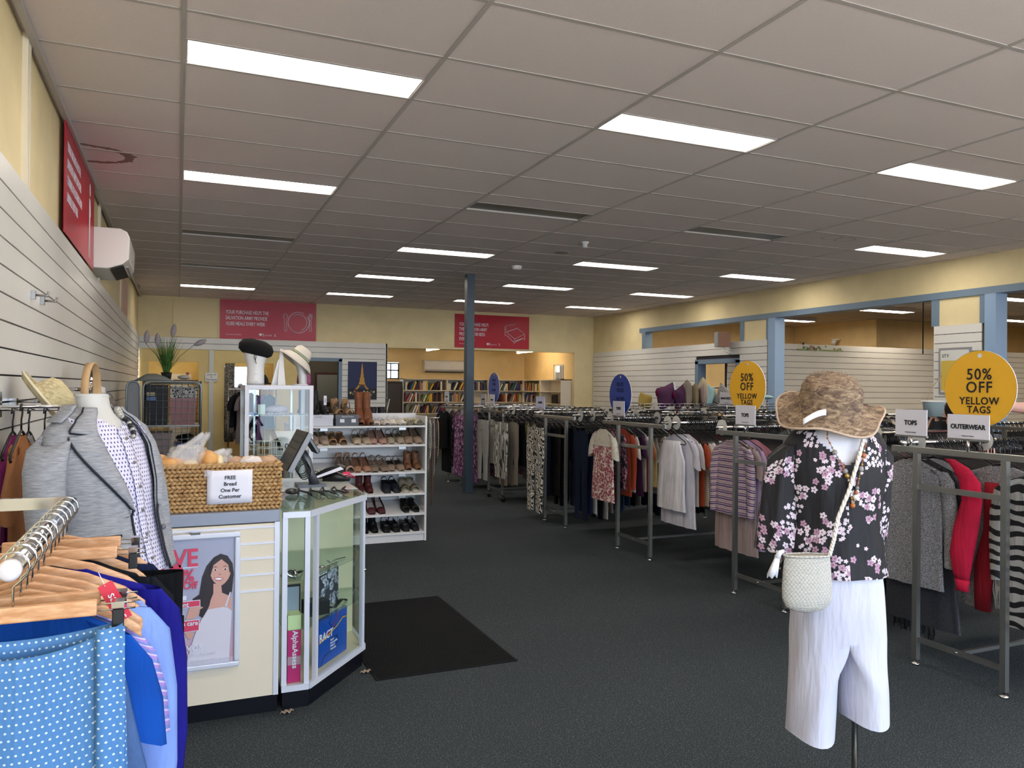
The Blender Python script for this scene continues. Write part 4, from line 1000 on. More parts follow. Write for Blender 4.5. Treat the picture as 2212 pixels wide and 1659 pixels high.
# on top: beret head, bust stand, hat stand
t = thing('hat_display_bust', 'white polystyrene display head on the tall glass cabinet', 'display bust', (.545, 6.36, DH))
hx, hy = .556, 6.36
b = B(); b.lathe([(.001, 0), (.066, 0), (.066, .03), (.064, .12), (.068, .165), (.083, .21), (.088, .25), (.075, .32), (.04, .35), (.001, .36)], (hx, hy, DH), 28); b.obj('head', WHITE, t)
for z in (.03, .085): B().lathe([(.008, -.001), (.010, 0), (.008, .001)], (0, 0, 0), 12).obj('button_mark', mat('mark_grey', 'b5b2ae', .5), t, local=True).location = (hx-wloc(t).x, hy-wloc(t).y-.066, z)
t = thing('beret', 'black felt beret on the white display head', 'beret', (hx, hy, DH+.27))
b = B(); R = Matrix.Rotation(radians(14), 3, 'Y')
b.lathe([(.001, .062), (.06, .06), (.11, .045), (.132, .015), (.125, -.015), (.10, -.03), (.085, -.035)], n=32, cap=False); b.v = [Vector((hx, hy, DH+.275))+R@Vector((p.x*1.0, p.y, p.z*1.25)) for p in b.v]
b.obj('felt', mat('black_felt', '0c0c0d', .95), t, solid=.004)
B().tube([(hx-.01, hy-.10, DH+.245), (hx-.022, hy-.10, DH+.215), (hx-.012, hy-.10, DH+.19), (hx-.004, hy-.1, DH+.165)], .0025, 5).tube([(hx-.008, hy-.10, DH+.245), (hx-.006, hy-.10, DH+.215), (hx-.012, hy-.10, DH+.19)], .0025, 5).obj('drawstring', BLACK, t)
t = thing('display_stand', 'folded white easel display stand on the tall cabinet', 'display stand', (.73, 6.36, DH))
b = B(); b.poly([(-.06, 0), (.045, 0), (.03, .24), (-.012, .19)], (.73, 6.33, DH), X_, Z_, .02); b.obj('side_plate', WHITE, t); B().add([(.715, 6.30, DH), (.775, 6.30, DH), (.755, 6.34, DH+.27), (.735, 6.34, DH+.27), ], [(0, 1, 2, 3)], smooth=False).obj('back_plate', WHITE, t, solid=.01)
B().box(.735, 6.335, DH+.16, .757, 6.35, DH+.285).obj('upright', WHITE, t)
t = thing('hat_stand', 'curved white hat stand on the tall cabinet', 'hat stand', (.87, 6.36, DH))
sx0 = .895
B().lathe([(.001, 0), (.062, 0), (.062, .01), (.001, .014)], (sx0, 6.36, DH), 20, sy=.7).obj('foot', WHITE, t)
b = B(); b.loft([[(sx0+x-w, 6.35, DH+z), (sx0+x+w*.2, 6.335, DH+z), (sx0+x+w, 6.35, DH+z), (sx0+x, 6.38, DH+z)] for x, z, w in ((.02, .01, .032), (.015, .08, .034), (.0, .15, .036), (-.03, .21, .036), (-.06, .235, .03))]); b.obj('arm', WHITE, t)
t = thing('sun_hat', 'cream sun hat with green leaf band on the curved stand', 'hat', (sx0-.02, 6.36, DH+.24))
R = Matrix.Rotation(radians(38), 3, 'Y'); b = B(); b.lathe([(.001, .085), (.05, .083), (.07, .06), (.078, .0), (.10, -.01), (.13, -.035), (.15, -.06)], n=32, cap=False); b.v = [Vector((sx0-.005, 6.36, DH+.225))+R@p for p in b.v]
b.obj('straw_crown', mat('cream_straw', 'ddd3c4', .7), t, solid=.003)
b = B(); b.lathe([(.079, .0), (.081, .012), (.078, .022)], n=32, cap=False); b.v = [Vector((sx0-.005, 6.36, DH+.225))+R@p for p in b.v]; b.obj('leaf_band', mat('leaf_band', '5c7a3f', .7, pat=p_dots('e2dccb', '3f6a33', .012, .42)), t, solid=.004)
t = thing('handbag', 'magenta handbag behind the curved hat stand', 'handbag', (.945, 6.5, DH)); b = B(); b.loft([[(.945-w, 6.5-.03, DH+z), (.945+w, 6.5-.03, DH+z), (.945+w, 6.5+.03, DH+z), (.945-w, 6.5+.03, DH+z)] for w, z in ((.05, .001), (.055, .03), (.05, .085), (.042, .10))]); b.obj('bag_body', mat('magenta_bag', '8a1f57', .4), t, bevel=.008)
B().tube([(.945+.03*cos(a), 6.5, DH+.10+.03*sin(a)) for a in [pi*k/10 for k in range(11)]], .004, 6).obj('handle', mat('magenta_bag', '8a1f57', .4), t)
tag(B().lathe([(.001, .07), (.05, .065), (.07, .03), (.075, 0), (.13, -.01)], n=28).obj('black_hat', mat('black_felt', '0c0c0d', .95)), 'black brimmed hat behind the beret head on the cabinet', 'hat').location = (.60, 6.55, DH+.02)
# ================================================================ SHOE SHELVES
SX0, SX1, SYF, SYB, SH = 1.00, 2.30, 7.50, 7.86, 1.262
t = thing('shoe_shelf_unit', 'white freestanding shoe shelf unit with slatted back and sloping shelves', 'shelf unit', (1.65, 7.68, 0))
B().box(SX1-.02, SYF, 0, SX1, SYB, SH-.02).obj('side_panel', WHITEM, t); B().box(SX0, SYF, 0, SX0+.02, SYB, SH-.02).obj('side_panel', WHITEM, t)
b = B(); slats_x(b, SYB, SX0+.02, SX1-.02, .1, SH, -1, pitch=.15, t=.014, g=.01); b.obj('slatted_back', WHITEM, t)
B().box(SX0+.02, SYB, .0, SX1-.02, SYB+.012, SH).obj('back_board', mat('slot_grey', '6c707a', .3), t)
B().box(SX0+.02, SYF+.02, 0, SX1-.02, SYF+.035, .075).obj('kickboard', WHITEM, t)
B().box(SX1-.25, SYB-.30, SH-.05, SX1, SYB-.28, SH-.02).obj('cap_strip', WHITEM, t) if False else None
SLZ = [1.15, .96, .69, .475, .275, .09]
SLOPE = [0, .085, .085, .085, .085, .06]      # rise of each shelf from front to back
for z, s_ in zip(SLZ, SLOPE):
    b = B(); b.add([(x, y, zz) for x in (SX0+.02, SX1-.02) for y, zz in ((SYF, z-.018), (SYF, z), (SYB-.015, z+s_), (SYB-.015, z+s_-.018))], [(0, 1, 2, 3), (7, 6, 5, 4), (0, 4, 5, 1), (1, 5, 6, 2), (2, 6, 7, 3), (3, 7, 4, 0)], smooth=False)
    b.obj('shelf', WHITEM, t, bevel=.002)
for z in SLZ[:5]:
    for x in (1.25, 2.02): B().box(x, SYF+.03, z-.045, x+.07, SYF+.06, z-.02).obj('bracket', STEEL, t)
# ---- shoes: toe towards -Y, heel at +Y, local origin under the middle of the sole
def shoe_meshes(kind):
    L = .245; parts = {}
    heel = {'pump': .055, 'wedge': .05, 'heel_sandal': .075, 'flat': .012, 'loafer': .018, 'sandal': .02, 'ankle': .03, 'boot': .045, 'mule': .03, 'slip': .022}[kind]
    st = [i/14 for i in range(15)]
    def W(s): return (.018+.024*sin(min(1, s*1.6+.12)*pi*.62)) if s < .5 else (.040-.012*min(1, (s-.5)/.35)+.002)*(1 if s < .93 else .8)
    def Z0(s): return .004+heel*max(0, (s-.34)/.66)**1.2
    # sole
    b = B(); th = .018 if kind in ('mule', 'slip', 'sandal') else .006
    def yy(s): return -L/2+L*s
    b.loft([[(-W(s), yy(s), Z0(s)-.004), (W(s), yy(s), Z0(s)-.004), (W(s), yy(s), Z0(s)+th), (-W(s), yy(s), Z0(s)+th)] for s in st])
    if heel > .025 and kind not in ('wedge', 'slip', 'mule'):
        h = heel*.95; b.loft([[(-w, y0, z), (w, y0, z), (w, y1, z), (-w, y1, z)] for w, y0, y1, z in ((.018 if kind != 'ankle' else .028, L*.36, L*.48, 0), (.026, L*.30, L*.5, h))])
    if kind == 'wedge': b.loft([[(-.03, y, 0), (.03, y, 0), (.03, y, max(.004, Z0(.5+y/L))), (-.03, y, max(.004, Z0(.5+y/L)))] for y in (-.02, .04, .12)])
    parts['sole'] = b
    # upper: arches over the foot; the throat is left open
    A = 12
    def H(s):
        if kind in ('boot', 'ankle'):
            return .05+.01*s if s < .45 else (.05+(.30 if kind == 'boot' else .115)*min(1, (s-.45)/.14))
        return .028+.018*sin(min(1, s*2)*pi/2) if s < .4 else .05+.012*(s-.4)
    if kind in ('heel_sandal', 'sandal'):
        b = B()
        def strap(s0, s1, hh, w=1.):
            b.grid(lambda u, v: ((W(s0+(s1-s0)*v)+.002)*w*cos(pi*u), yy(s0+(s1-s0)*v), Z0(s0+(s1-s0)*v)+.004+hh*sin(pi*u)), 10, 2)
        strap(.12, .34, .045)
        if kind == 'heel_sandal':
            strap(.62, .70, .10, .9); b.grid(lambda u, v: ((W(.9)+.002)*cos(pi*.0+pi*u)*(1), yy(.84)+.03*sin(pi*u), Z0(.9)+.01+.055*v), 10, 2)
        else:
            b.grid(lambda u, v: (.012*sin(6*u), yy(.3)+.02*u, .05+.01*v), 4, 2); b.grid(lambda u, v: ((W(.9)+.002)*cos(pi*u), yy(.8)+.045*sin(pi*u), Z0(.9)+.01+.03*v), 10, 2)
        parts['upper'] = b
    else:
        b = B()
        def fn(u, v):
            s = .0+1.0*v; a = pi*u; w = W(s)+.003; h = H(s); z0 = Z0(s); y = yy(s)
            if kind in ('boot', 'ankle') and s > .45:
                k = min(1, (s-.45)/.14); 
            x = w*cos(a); z = z0+h*sin(a)**.6 if 0 < u < 1 else z0
            if s < .08: z = z0+h*.6*sin(a)
            return (x, y, z)
        if kind in ('boot', 'ankle'):
            b.grid(lambda u, v: fn(u, v*.5), A, 8)
            top = .28 if kind == 'boot' else .13
            b.loft([[(w*cos(2*pi*k/16), yc+d*sin(2*pi*k/16), z) for k in range(16)] for w, d, yc, z in ((.034, .070, .052, heel*.6), (.036, .068, .05, heel+.04), (.036, .055, .062, heel+.075), (.037, .047, .068, top*.62+heel), (.040, .05, .068, top+heel))], cap=False)
        else:
            op = {'pump': .34, 'wedge': .36, 'flat': .36, 'loafer': .42, 'mule': .5, 'slip': .5}[kind]
            b.grid(fn, A, 16, skip=lambda u, v: v > op and (.14 < u < .86) and (v < .95) )
            if kind == 'mule': pass
        parts['upper'] = b
        if kind not in ('boot', 'ankle'):
            b = B(); b.grid(lambda u, v: ((W(.3+.68*v)-.003)*(2*u-1), yy(.3+.68*v), Z0(.3+.68*v)+.010), 2, 8); parts['insole'] = b
    return parts
SHOE_CACHE = {}
def shoe(kind, col, label, loc, tilt=0, rz=0, group=None, insole='8f7a68', sole=None, extra=None, scale=1.):
    key = (kind,)
    if key not in SHOE_CACHE: SHOE_CACHE[key] = {k: (b.mesh(kind+'_'+k, WHITE), b) for k, b in shoe_meshes(kind).items()}
    t = thing({'boot': 'ankle_boot', 'ankle': 'ankle_boot', 'heel_sandal': 'heeled_sandal', 'pump': 'court_shoe', 'wedge': 'wedge_shoe', 'flat': 'flat_shoe', 'loafer': 'loafer', 'sandal': 'sandal', 'mule': 'mule_shoe', 'slip': 'slip_on_shoe'}[kind], label, 'shoe', loc, rz, group)
    t.rotation_euler.x = tilt; t.scale = (scale,)*3
    um = mat('shoe_'+col, col, .55, pat=lambda tt: (tt.base(tt.ramp(tt.noise(tt.obj(), 20, 3), [(.3, shade(col, .9)), (.7, shade(col, 1.08))]))))
    ms = {'upper': um, 'insole': mat('insole_'+insole, insole, .7), 'sole': mat('sole_'+(sole or shade(col, .6)), sole or shade(col, .6), .6)}
    for k, (me, b) in SHOE_CACHE[key].items():
        o = bpy.data.objects.new(k, me); COL.objects.link(o); o.parent = t
        if k == 'upper':
            md = o.modifiers.new('solid', 'SOLIDIFY'); md.thickness = .003; md.offset = 1
        o.material_slots[0].link = 'OBJECT'; o.material_slots[0].material = ms[k]
    if extra == 'loops':
        B().tube([(-.012, .115, .15), (-.014, .13, .20), (0, .132, .215), (.012, .13, .20), (.012, .115, .15)], .004, 5).obj('pull_loop', um, t, local=True)
    if extra == 'bow': B().grid(lambda u, v: (.03*(u-.5)*2, -.075, .045+.014*(v-.5)*abs(2*u-1)), 6, 2).obj('bow', um, t, local=True, solid=.005)
    if extra == 'buckle': B().box(-.02, -.045, .052, .02, -.035, .058).obj('buckle', CHROME, t, local=True)
    if extra == 'laces':
        b = B()
        for k in range(6): b.tube([(-.03, -.08+.022*k, .04+.008*k), (0, -.08+.022*k, .056+.009*k), (.03, -.08+.022*k, .04+.008*k)], .004, 5)
        b.obj('gladiator_straps', um, t, local=True)
    return t
def pair(shelf, pxc, kind, col, label, spread=.088, **kw):
    x = 1.19+(pxc-680)*.00456; z = SLZ[shelf]; s_ = SLOPE[shelf]; tl = atan2(s_, SYB-SYF)
    y = SYF+.145
    zz = z+s_*(.145/(SYB-SYF))+.003
    for k, side in enumerate(('left', 'right')):
        shoe(kind, col, label % side, (x+(k-.5)*spread, y, zz), tl+radians(4) if s_ else 0, radians(4*(1 if k else -1)), **kw)
sl = ['on the top shelf', 'on the second shelf', 'on the third shelf', 'on the fourth shelf', 'on the fifth shelf', 'on the bottom shelf']
pair(0, 790, 'boot', '7b4a2e', '%s tall tan leather ankle boot on the top shoe shelf', spread=.085)
pair(0, 824, 'flat', 'cfc2b8', '%s off-white ballet flat beside the tan boots', insole='7d6f66')
pair(0, 860, 'slip', 'dcd5c6', '%s white canvas slip-on beside the off-white flats')
pair(0, 898, 'sandal', 'c9bfa0', '%s pale cream thong slipper at the right end of the top shelf', spread=.09)
pair(1, 694, 'mule', 'a8917f', '%s taupe loafer with chunky olive sole, second shelf', sole='6f6a45')
pair(1, 732, 'sandal', 'a9825f', '%s tan open-toe sandal with bow, second shelf', extra='bow', insole='7f5c45')
pair(1, 783, 'flat', 'b5a288', '%s beige mary jane flat, second shelf middle', insole='6f5f52')
pair(1, 818, 'pump', 'ad8576', '%s dusky pink court shoe, second shelf', insole='7c6258')
pair(1, 857, 'flat', 'a3947e', '%s khaki slip-on with cross strap, second shelf', insole='5f554a', extra='bow')
pair(1, 896, 'wedge', '96806c', '%s taupe wedge with pale toe, right end of second shelf', insole='6e5a4c', scale=1.12)
pair(2, 747, 'heel_sandal', 'b39a86', '%s nude ankle-strap sandal, third shelf', insole='94785f')
pair(2, 784, 'pump', '9c7358', '%s tan court shoe, third shelf', insole='6f4f3e')
pair(2, 821, 'flat', '7f6c5d', '%s taupe gladiator shoe with many straps, third shelf', extra='laces', scale=1.1)
pair(2, 858, 'flat', '8b7562', '%s pointed brown flat with dark lining, third shelf', insole='141414')
pair(2, 897, 'ankle', '775036', '%s tan perforated ankle boot, third shelf right end', extra='loops', scale=.85)
pair(3, 791, 'ankle', '54201f', '%s dark red suede lace shoe with pull loop, fourth shelf', extra='loops', scale=.85)
pair(3, 849, 'slip', '1c2028', '%s navy black slip-on, fourth shelf', insole='14151a', sole='15161a')
pair(3, 890, 'sandal', '6e6550', '%s olive strap sandal with pale sole, fourth shelf', sole='b5ab98', scale=1.1)
pair(4, 816, 'pump', '4f2228', '%s burgundy court shoe, fifth shelf', insole='a29a94')
pair(4, 892, 'sandal', '23221f', '%s black open-toe mesh sandal, fifth shelf', extra='bow')
pair(5, 802, 'ankle', '0e0e12', '%s black ankle boot on the bottom shelf beside the cabinet', scale=.9)
pair(5, 849, 'loafer', '100f10', '%s black heeled loafer with white label, bottom shelf', extra='buckle', insole='2c2a28')
pair(5, 892, 'loafer', '17161a', '%s black patent loafer with silver buckle, bottom shelf right', extra='buckle', insole='6c6a6a')
# shoe boxes on the top shelf
def lidbox(label, x, w, mt, lidm, z=SLZ[0]):
    t = thing('shoe_box', label, 'box', (x, SYF+.15, z+.003)); 
    B().box(x-w/2+.004, SYF+.02, z+.003, x+w/2-.004, SYF+.30, z+.10).obj('box_body', mt, t); B().box(x-w/2, SYF+.016, z+.075, x+w/2, SYF+.304, z+.108).obj('lid', lidm, t); return t
t = lidbox('pale grey shoe box at the left of the top shoe shelf', 1.255, .235, mat('pale_box', 'c9c9d2', .5), mat('pale_box', 'c9c9d2', .5))
text('lettering', 'eco shoes', .016, INK, t, (1.20, SYF+.016, SLZ[0]+.086), X_, Z_)
t = lidbox('dark grey shoe box with white shoe pictures on the top shelf', 1.505, .225, mat('dark_box', '55575c', .5), mat('dark_box2', '5f6166', .5))
text('lettering', 'Natural Comfort', .017, PAPER, t, (1.45, SYF+.016, SLZ[0]+.086), X_, Z_)
b = B()
for x0 in (1.435, 1.545): b.add([(x0, SYF+.0185, SLZ[0]+.035), (x0+.042, SYF+.0185, SLZ[0]+.035), (x0+.042, SYF+.0185, SLZ[0]+.068), (x0, SYF+.0185, SLZ[0]+.068)], [(0, 1, 2, 3)], smooth=False)
b.obj('printed_picture', PAPER, t)
zt = SLZ[0]+.112
for k, side in enumerate(('left', 'right')):
    shoe('heel_sandal', 'a88460', side+' tan cut-out heeled sandal standing on the dark grey shoe box', (1.43+k*.10, SYF+.155, zt), radians(6), radians(10), insole='7c5a42', scale=1.05)
    shoe('ankle', '141416', side+' black buckled shoe standing on the pale grey shoe box', (1.215+k*.09, SYF+.155, zt), 0, radians(8), scale=.8)
# price tag on the black shoe
t = thing('price_tag', 'white barcode tag sticking up from the black shoes', 'tag', (1.31, SYF+.15, 1.35)); B().box(1.30, SYF+.14, 1.35, 1.327, SYF+.142, 1.44).obj('card', PAPER, t)
b = B(); 
for k in range(5): b.box(1.306, SYF+.139, 1.375+.008*k, 1.321, SYF+.14, 1.378+.008*k)
b.obj('barcode', INK, t); B().tube([(1.313, SYF+.141, 1.35), (1.315, SYF+.15, 1.32)], .001, 4).obj('string', INK, t)
# dark shoes and bags on the rear side of the unit, above the back board
t = thing('rear_shelf', 'rear shelf of dark shoes behind the white shoe unit', 'shelf', (1.6, 8.1, 0)); B().box(1.0, 7.90, 1.14, 2.28, 8.20, 1.16).obj('shelf_board', WHITEM, t); B().box(1.0, 7.90, 0, 1.02, 8.2, 1.14).obj('side_panel', WHITEM, t); B().box(2.26, 7.90, 0, 2.28, 8.2, 1.14).obj('side_panel', WHITEM, t)
for k, (x, kd, c, l_) in enumerate(((1.15, 'boot', '131214', 'black tall boot at the far left of the rear shelf'), (1.27, 'boot', '151416', 'black tall boot beside it on the rear shelf'), (1.4, 'ankle', '1d1a1a', 'dark ankle boot on the rear shelf behind the tan sandals'), (1.86, 'ankle', '17171b', 'black shoe on the rear shelf right of the tan boots'), (1.95, 'ankle', '1b1b1f', 'black shoe on the rear shelf, further right'), (2.07, 'flat', '55524f', 'grey pointed shoe left on the rear shelf'), (2.16, 'flat', '5c5955', 'grey pointed shoe right on the rear shelf'))):
    shoe(kd, c, l_, (x, 8.05, 1.163), 0, pi)
# belts and necklaces hanging on the end of the unit
t = thing('belt_rail', 'small chrome hook rail on the end of the shoe shelf unit', 'hook rail', (2.30, 7.68, 1.20)); B().tube([(2.302, 7.68, 1.22), (2.48, 7.68, 1.215), (2.485, 7.68, 1.24)], .004, 6).obj('hook', CHROME, t)
random.seed(6); NK = [('c9b98f', 'cream beaded'), ('2b2a2c', 'black beaded'), ('8a8378', 'grey beaded'), ('d8d3c6', 'ivory shell'), ('6b4b38', 'brown leather'), ('a8a39a', 'silver chain'), ('3a3340', 'plum bead'), ('b58c5c', 'amber bead')]
posn = ['nearest the shelf end', 'second from the shelf', 'third from the shelf', 'fourth from the shelf', 'fifth from the shelf', 'sixth from the shelf', 'seventh from the shelf', 'outermost']
for k, (c, nme) in enumerate(NK):
    x = 2.325+.02*k; z0 = 1.208; L_ = [.62, .45, .55, .42, .88, .60, .48, .40][k]
    b = B(); w = .022
    pts = [(x, 7.68+w*sin(pi*q/12)*(1+.2*sin(q)), z0-L_*(q/12)) for q in range(13)]+[(x+.006, 7.68-w*sin(pi*q/12), z0-L_*(q/12)) for q in range(11, 0, -1)]
    b.tube(pts, .006 if k % 2 else .008, 5, loop=True)
    tag(b.obj('necklace' if k != 4 else 'belt', mat('neck_'+c, c, .4, pat=p_dots(c, shade(c, .35), .016, .3))), nme+(' necklace' if k != 4 else ' belt')+' hanging on the hook rail, '+posn[k], 'necklace' if k != 4 else 'belt')

# ================================================================ ROLL CAGE TROLLEY
CY0, CY1, CX0, CX1 = 10.1, 10.75, -.37, .26
t = thing('roll_cage', 'tall galvanised wire roll cage full of plastic storage boxes', 'cage trolley', ((CX0+CX1)/2, (CY0+CY1)/2, 0))
GALV = mat('galvanised_wire', '9ba3a3', .35, .7)
def cage_side(pa, pb, z0, z1, nv, nh, nm):
    pa, pb = Vector((*pa, 0)), Vector((*pb, 0)); b = B(); r_ = .07
    d = pb-pa; L_ = d.length; d = d/L_
    pts = [pa+Z_*z0]+[pa+Z_*(z1-r_)]+[pa+d*(r_-r_*cos(a))+Z_*(z1-r_+r_*sin(a)) for a in (pi/6, pi/3, pi/2)]+[pb-d*(r_-r_*sin(a))+Z_*(z1-r_+r_*cos(a)) for a in (0, pi/6, pi/3)]+[pb+Z_*(z1-r_)]+[pb+Z_*z0]
    b.tube(pts, .012, 6); b.obj(nm, GALV, t)
    b = B()
    for k in range(1, nv): p = pa+d*(L_*k/nv); b.tube([p+Z_*z0, p+Z_*(z1-.005)], .0032, 4)
    for k in range(1, nh): z = z0+(z1-z0)*k/nh; b.tube([pa+Z_*z, pb+Z_*z], .0032, 4)
    b.obj('wire_mesh', GALV, t)
cage_side((CX0, CY0), (CX1, CY0), .2, 1.57, 9, 18, 'front_frame'); cage_side((CX0, CY1), (CX1, CY1), .2, 1.55, 9, 14, 'rear_frame'); cage_side((CX1, CY0+.01), (CX1, CY1-.01), .2, 1.57, 7, 14, 'side_frame'); cage_side((CX0, CY0+.01), (CX0, CY1-.01), .2, 1.57, 7, 14, 'side_frame')
B().box(CX0+.01, CY0+.01, .15, CX1-.01, CY1-.01, .19).obj('base_deck', STEEL, t); B().box(CX0+.015, CY0+.015, 1.03, CX1-.015, CY1-.015, 1.05).obj('middle_deck', STEEL, t)
for x in (CX0+.05, CX1-.05):
    for y in (CY0+.05, CY1-.05): B().cyl((x-.015, y, .06), (x+.015, y, .06), .06, 14).box(x-.02, y-.02, .1, x+.02, y+.02, .15).obj('wheel', BLACK, t)
def crate(name, label, x0, y0, z0, x1, y1, z1, mt, taper=.02):
    t_ = thing(name, label, 'storage box', ((x0+x1)/2, (y0+y1)/2, z0))
    b = B(); b.add([(x0+taper, y0+taper, z0), (x1-taper, y0+taper, z0), (x1-taper, y1-taper, z0), (x0+taper, y1-taper, z0), (x0, y0, z1), (x1, y0, z1), (x1, y1, z1), (x0, y1, z1)], [(3, 2, 1, 0), (0, 1, 5, 4), (1, 2, 6, 5), (2, 3, 7, 6), (3, 0, 4, 7)], smooth=False)
    b.obj('tub', mt, t_, solid=.003); B().box(x0-.006, y0-.006, z1, x1+.006, y1+.006, z1+.012).obj('lid', mt, t_); return t_
CLR = mat('milky_plastic', 'a8a09c', .3, alpha=.93); 
crate('storage_box', 'translucent box with pink contents on the upper cage deck', -.09, CY0+.04, 1.052, .21, CY1-.08, 1.36, mat('milky_pink_plastic', 'b08084', .3))
tag(B().box(.03, CY0+.028, 1.052+.06, .20, CY0+.0375, 1.05+.28).obj('storage_box_label', CLR), 'milky plastic pane covering right of the pink box', 'storage box') if False else None
crate('storage_box', 'white patterned basket on top of the pink box in the cage', -.08, CY0+.04, 1.376, .22, CY1-.1, 1.50, mat('patterned_basket', 'cfcfcb', .5, pat=p_flower('cfcfcb', '1b1b1d', '1b1b1d', '1b1b1d', 30, .4, .5, 7)), .01)
crate('storage_box', 'tall black crate at the left of the upper cage deck', -.34, CY0+.05, 1.052, -.11, CY1-.08, 1.52, mat('navy_crate', '151720', .5), .005)
crate('storage_box', 'pale pink grey box at the left of the lower cage deck', -.34, CY0+.04, .70, -.06, CY1-.1, .95, mat('mauve_plastic', '9f8f93', .4)); crate('storage_box', 'dark grey box under the pale pink grey one in the cage', -.34, CY0+.04, .20, -.06, CY1-.1, .685, mat('dark_grey_plastic', '55585e', .4))
crate('storage_box', 'blue basket at the right of the lower cage deck', -.03, CY0+.04, .62, .23, CY1-.1, .82, mat('blue_basket', '17367e', .45)); crate('storage_box', 'red box at the bottom right of the cage', -.03, CY0+.04, .20, .23, CY1-.1, .60, mat('red_plastic', '8a2028', .5))
tag(blob((0, 0, 0), (.11, .15, .05), 12, .1).obj('black_bag', BLACK), 'black bag lying on the blue basket in the cage', 'bag').location = (.10, CY0+.25, .885)
solidbox('small_carton', 'small cream carton on the blue box in the cage corner', 'carton', (-.35+.06, CY0+.018, 1.40), (.09, .02, .04), mat('cream_carton', 'cfc0a0', .6)); solidbox('small_carton', 'small blue and white carton at the left of the cage', 'carton', (-.35+.065, CY0+.018, 1.345), (.10, .02, .045), mat('blue_white_carton', '5f78ac', .5))
# lid, plant and bits on top of the cage
tag(B().loft([[(x, CY0+.05, 1.575), (x, CY1-.05, 1.575), (x, CY1-.1, 1.575+h), (x, CY0+.1, 1.575+h)] for x, h in ((-.47, .01), (-.40, .05), (-.34, .085), (-.24, .09), (-.15, .06), (-.06, .012))]).obj('grey_plastic_tub', mat('grey_tub', '8c8b84', .5)), 'upturned grey plastic tub on top of the cage', 'tub')
solidbox('wooden_board', 'brown wooden board across the top right of the cage', 'board', (.09, CY0+.3, 1.577), (.28, .42, .016), mat('brown_board', '7d5a3c', .6))
tag(blob((0, 0, 0), (.07, .08, .028), 31, .1).obj('folded_cloth', mat('white_cloth', 'd6cfc6', .9)), 'small folded white cloth with dark marks on the cage top', 'cloth').location = (.07, CY0+.25, 1.625)
tag(blob((0, 0, 0), (.02, .02, .018), 33, .05).obj('pink_trinket', mat('pink_trinket', 'b06a70', .5)), 'small dark pink trinket on the white cloth', 'trinket').location = (.11, CY0+.2, 1.67)
t = thing('potted_grass', 'artificial grass plant with pale pampas plumes on the cage top', 'plant', (-.13, 10.62, 1.595))
b = B(); b.lathe([(.001, 0), (.05, 0), (.065, .09), (.055, .09), (.001, .08)], (-.13, 10.62, 1.597)); b.obj('pot', mat('black_pot', '1c1c1b', .6), t)
random.seed(17); b = B()
LEAF = mat('grass_blade', '4c7a35', .6, pat=lambda tt: tt.base(tt.ramp(tt.noise(tt.obj(), 14, 2), [(.3, '38632a'), (.7, '6c9a4a')])))
def blade(c, a, L_, lean, w=.006, droop=0.):
    d = Vector((cos(a), sin(a), 0)); s_ = Vector((-d.y, d.x, 0)); N_ = 9; vs = []
    for k in range(N_+1):
        q = k/N_; p = c+d*(lean*q**1.5)+Z_*(L_*q-droop*q**3); ww = w*(1-q)**.7+.0006
        vs += [p-s_*ww, p+s_*ww]
    b.add(vs, [(2*k, 2*k+1, 2*k+3, 2*k+2) for k in range(N_)])
for k in range(170):
    a = random.uniform(0, 2*pi); blade(Vector((-.13+.03*cos(a), 10.62+.03*sin(a), 1.66)), a, random.uniform(.26, .50), random.uniform(.03, .20), random.uniform(.0035, .007), random.choice((0, 0, .03, .1)))
for k in range(16):
    a = random.uniform(-.6, .6)+(0 if k % 3 else pi); blade(Vector((-.13, 10.62, 1.66)), a, random.uniform(.3, .42), random.uniform(.3, .5), .0022, random.uniform(.1, .28))
b.obj('grass_blades', LEAF, t)['kind'] = 'stuff'
PL_ = mat('pampas_plume', 'b3a9ad', .9)
for x, z, lx, lz in ((-.36, 2.06, .01, .17), (-.235, 2.04, .0, .16), (-.07, 2.15, .03, .17), (.18, 2.06, .15, .07)):
    b = B(); o_ = Vector((-.13, 10.62, 1.66)); p = Vector((x, 10.55, z-.03)); b.tube([o_, o_.lerp(p, .5)+Vector((0, 0, .05)), p], .003, 5); b.obj('plume_stem', LEAF, t)
    b = B(); q = p+Vector((lx, 0, lz)); b.tube([p, p.lerp(q, .25), p.lerp(q, .55), p.lerp(q, .85), q], [.006, .028, .034, .022, .003], 9); b.obj('plume', PL_, t)

# ================================================================ LEFT WALL: mirror, hat, caps, bags
t = thing('round_mirror', 'round wood-rimmed mirror standing out from the left slatwall', 'mirror', (-.52, 5.62, 1.5))
R = Matrix.Rotation(radians(90), 3, 'Y'); mc = Vector((-.50, 5.55, 1.50))
def disc(prof, n=36, sx=1):
    b = B(); b.lathe(prof, n=n, cap=True); R2 = Matrix.Rotation(radians(-7), 3, 'Z')@Matrix.Rotation(radians(90), 3, 'Y'); b.v = [mc+R2@p for p in b.v]; return b
disc([(.001, -.022), (.168, -.022), (.17, .022), (.160, .022), (.158, -.01), (.001, -.01)]).obj('wooden_rim', mat('pale_wood', 'd2ac7c', .5), t)
disc([(.001, .006), (.15, .006), (.15, .008), (.001, .008)]).obj('mirror_glass', mat('mirror', 'e8e8e8', .02, 1.), t); B().tube([(LX+.002, 5.55, 1.5), (-.525, 5.55, 1.5)], .012, 8).obj('wall_arm', CHROME, t)
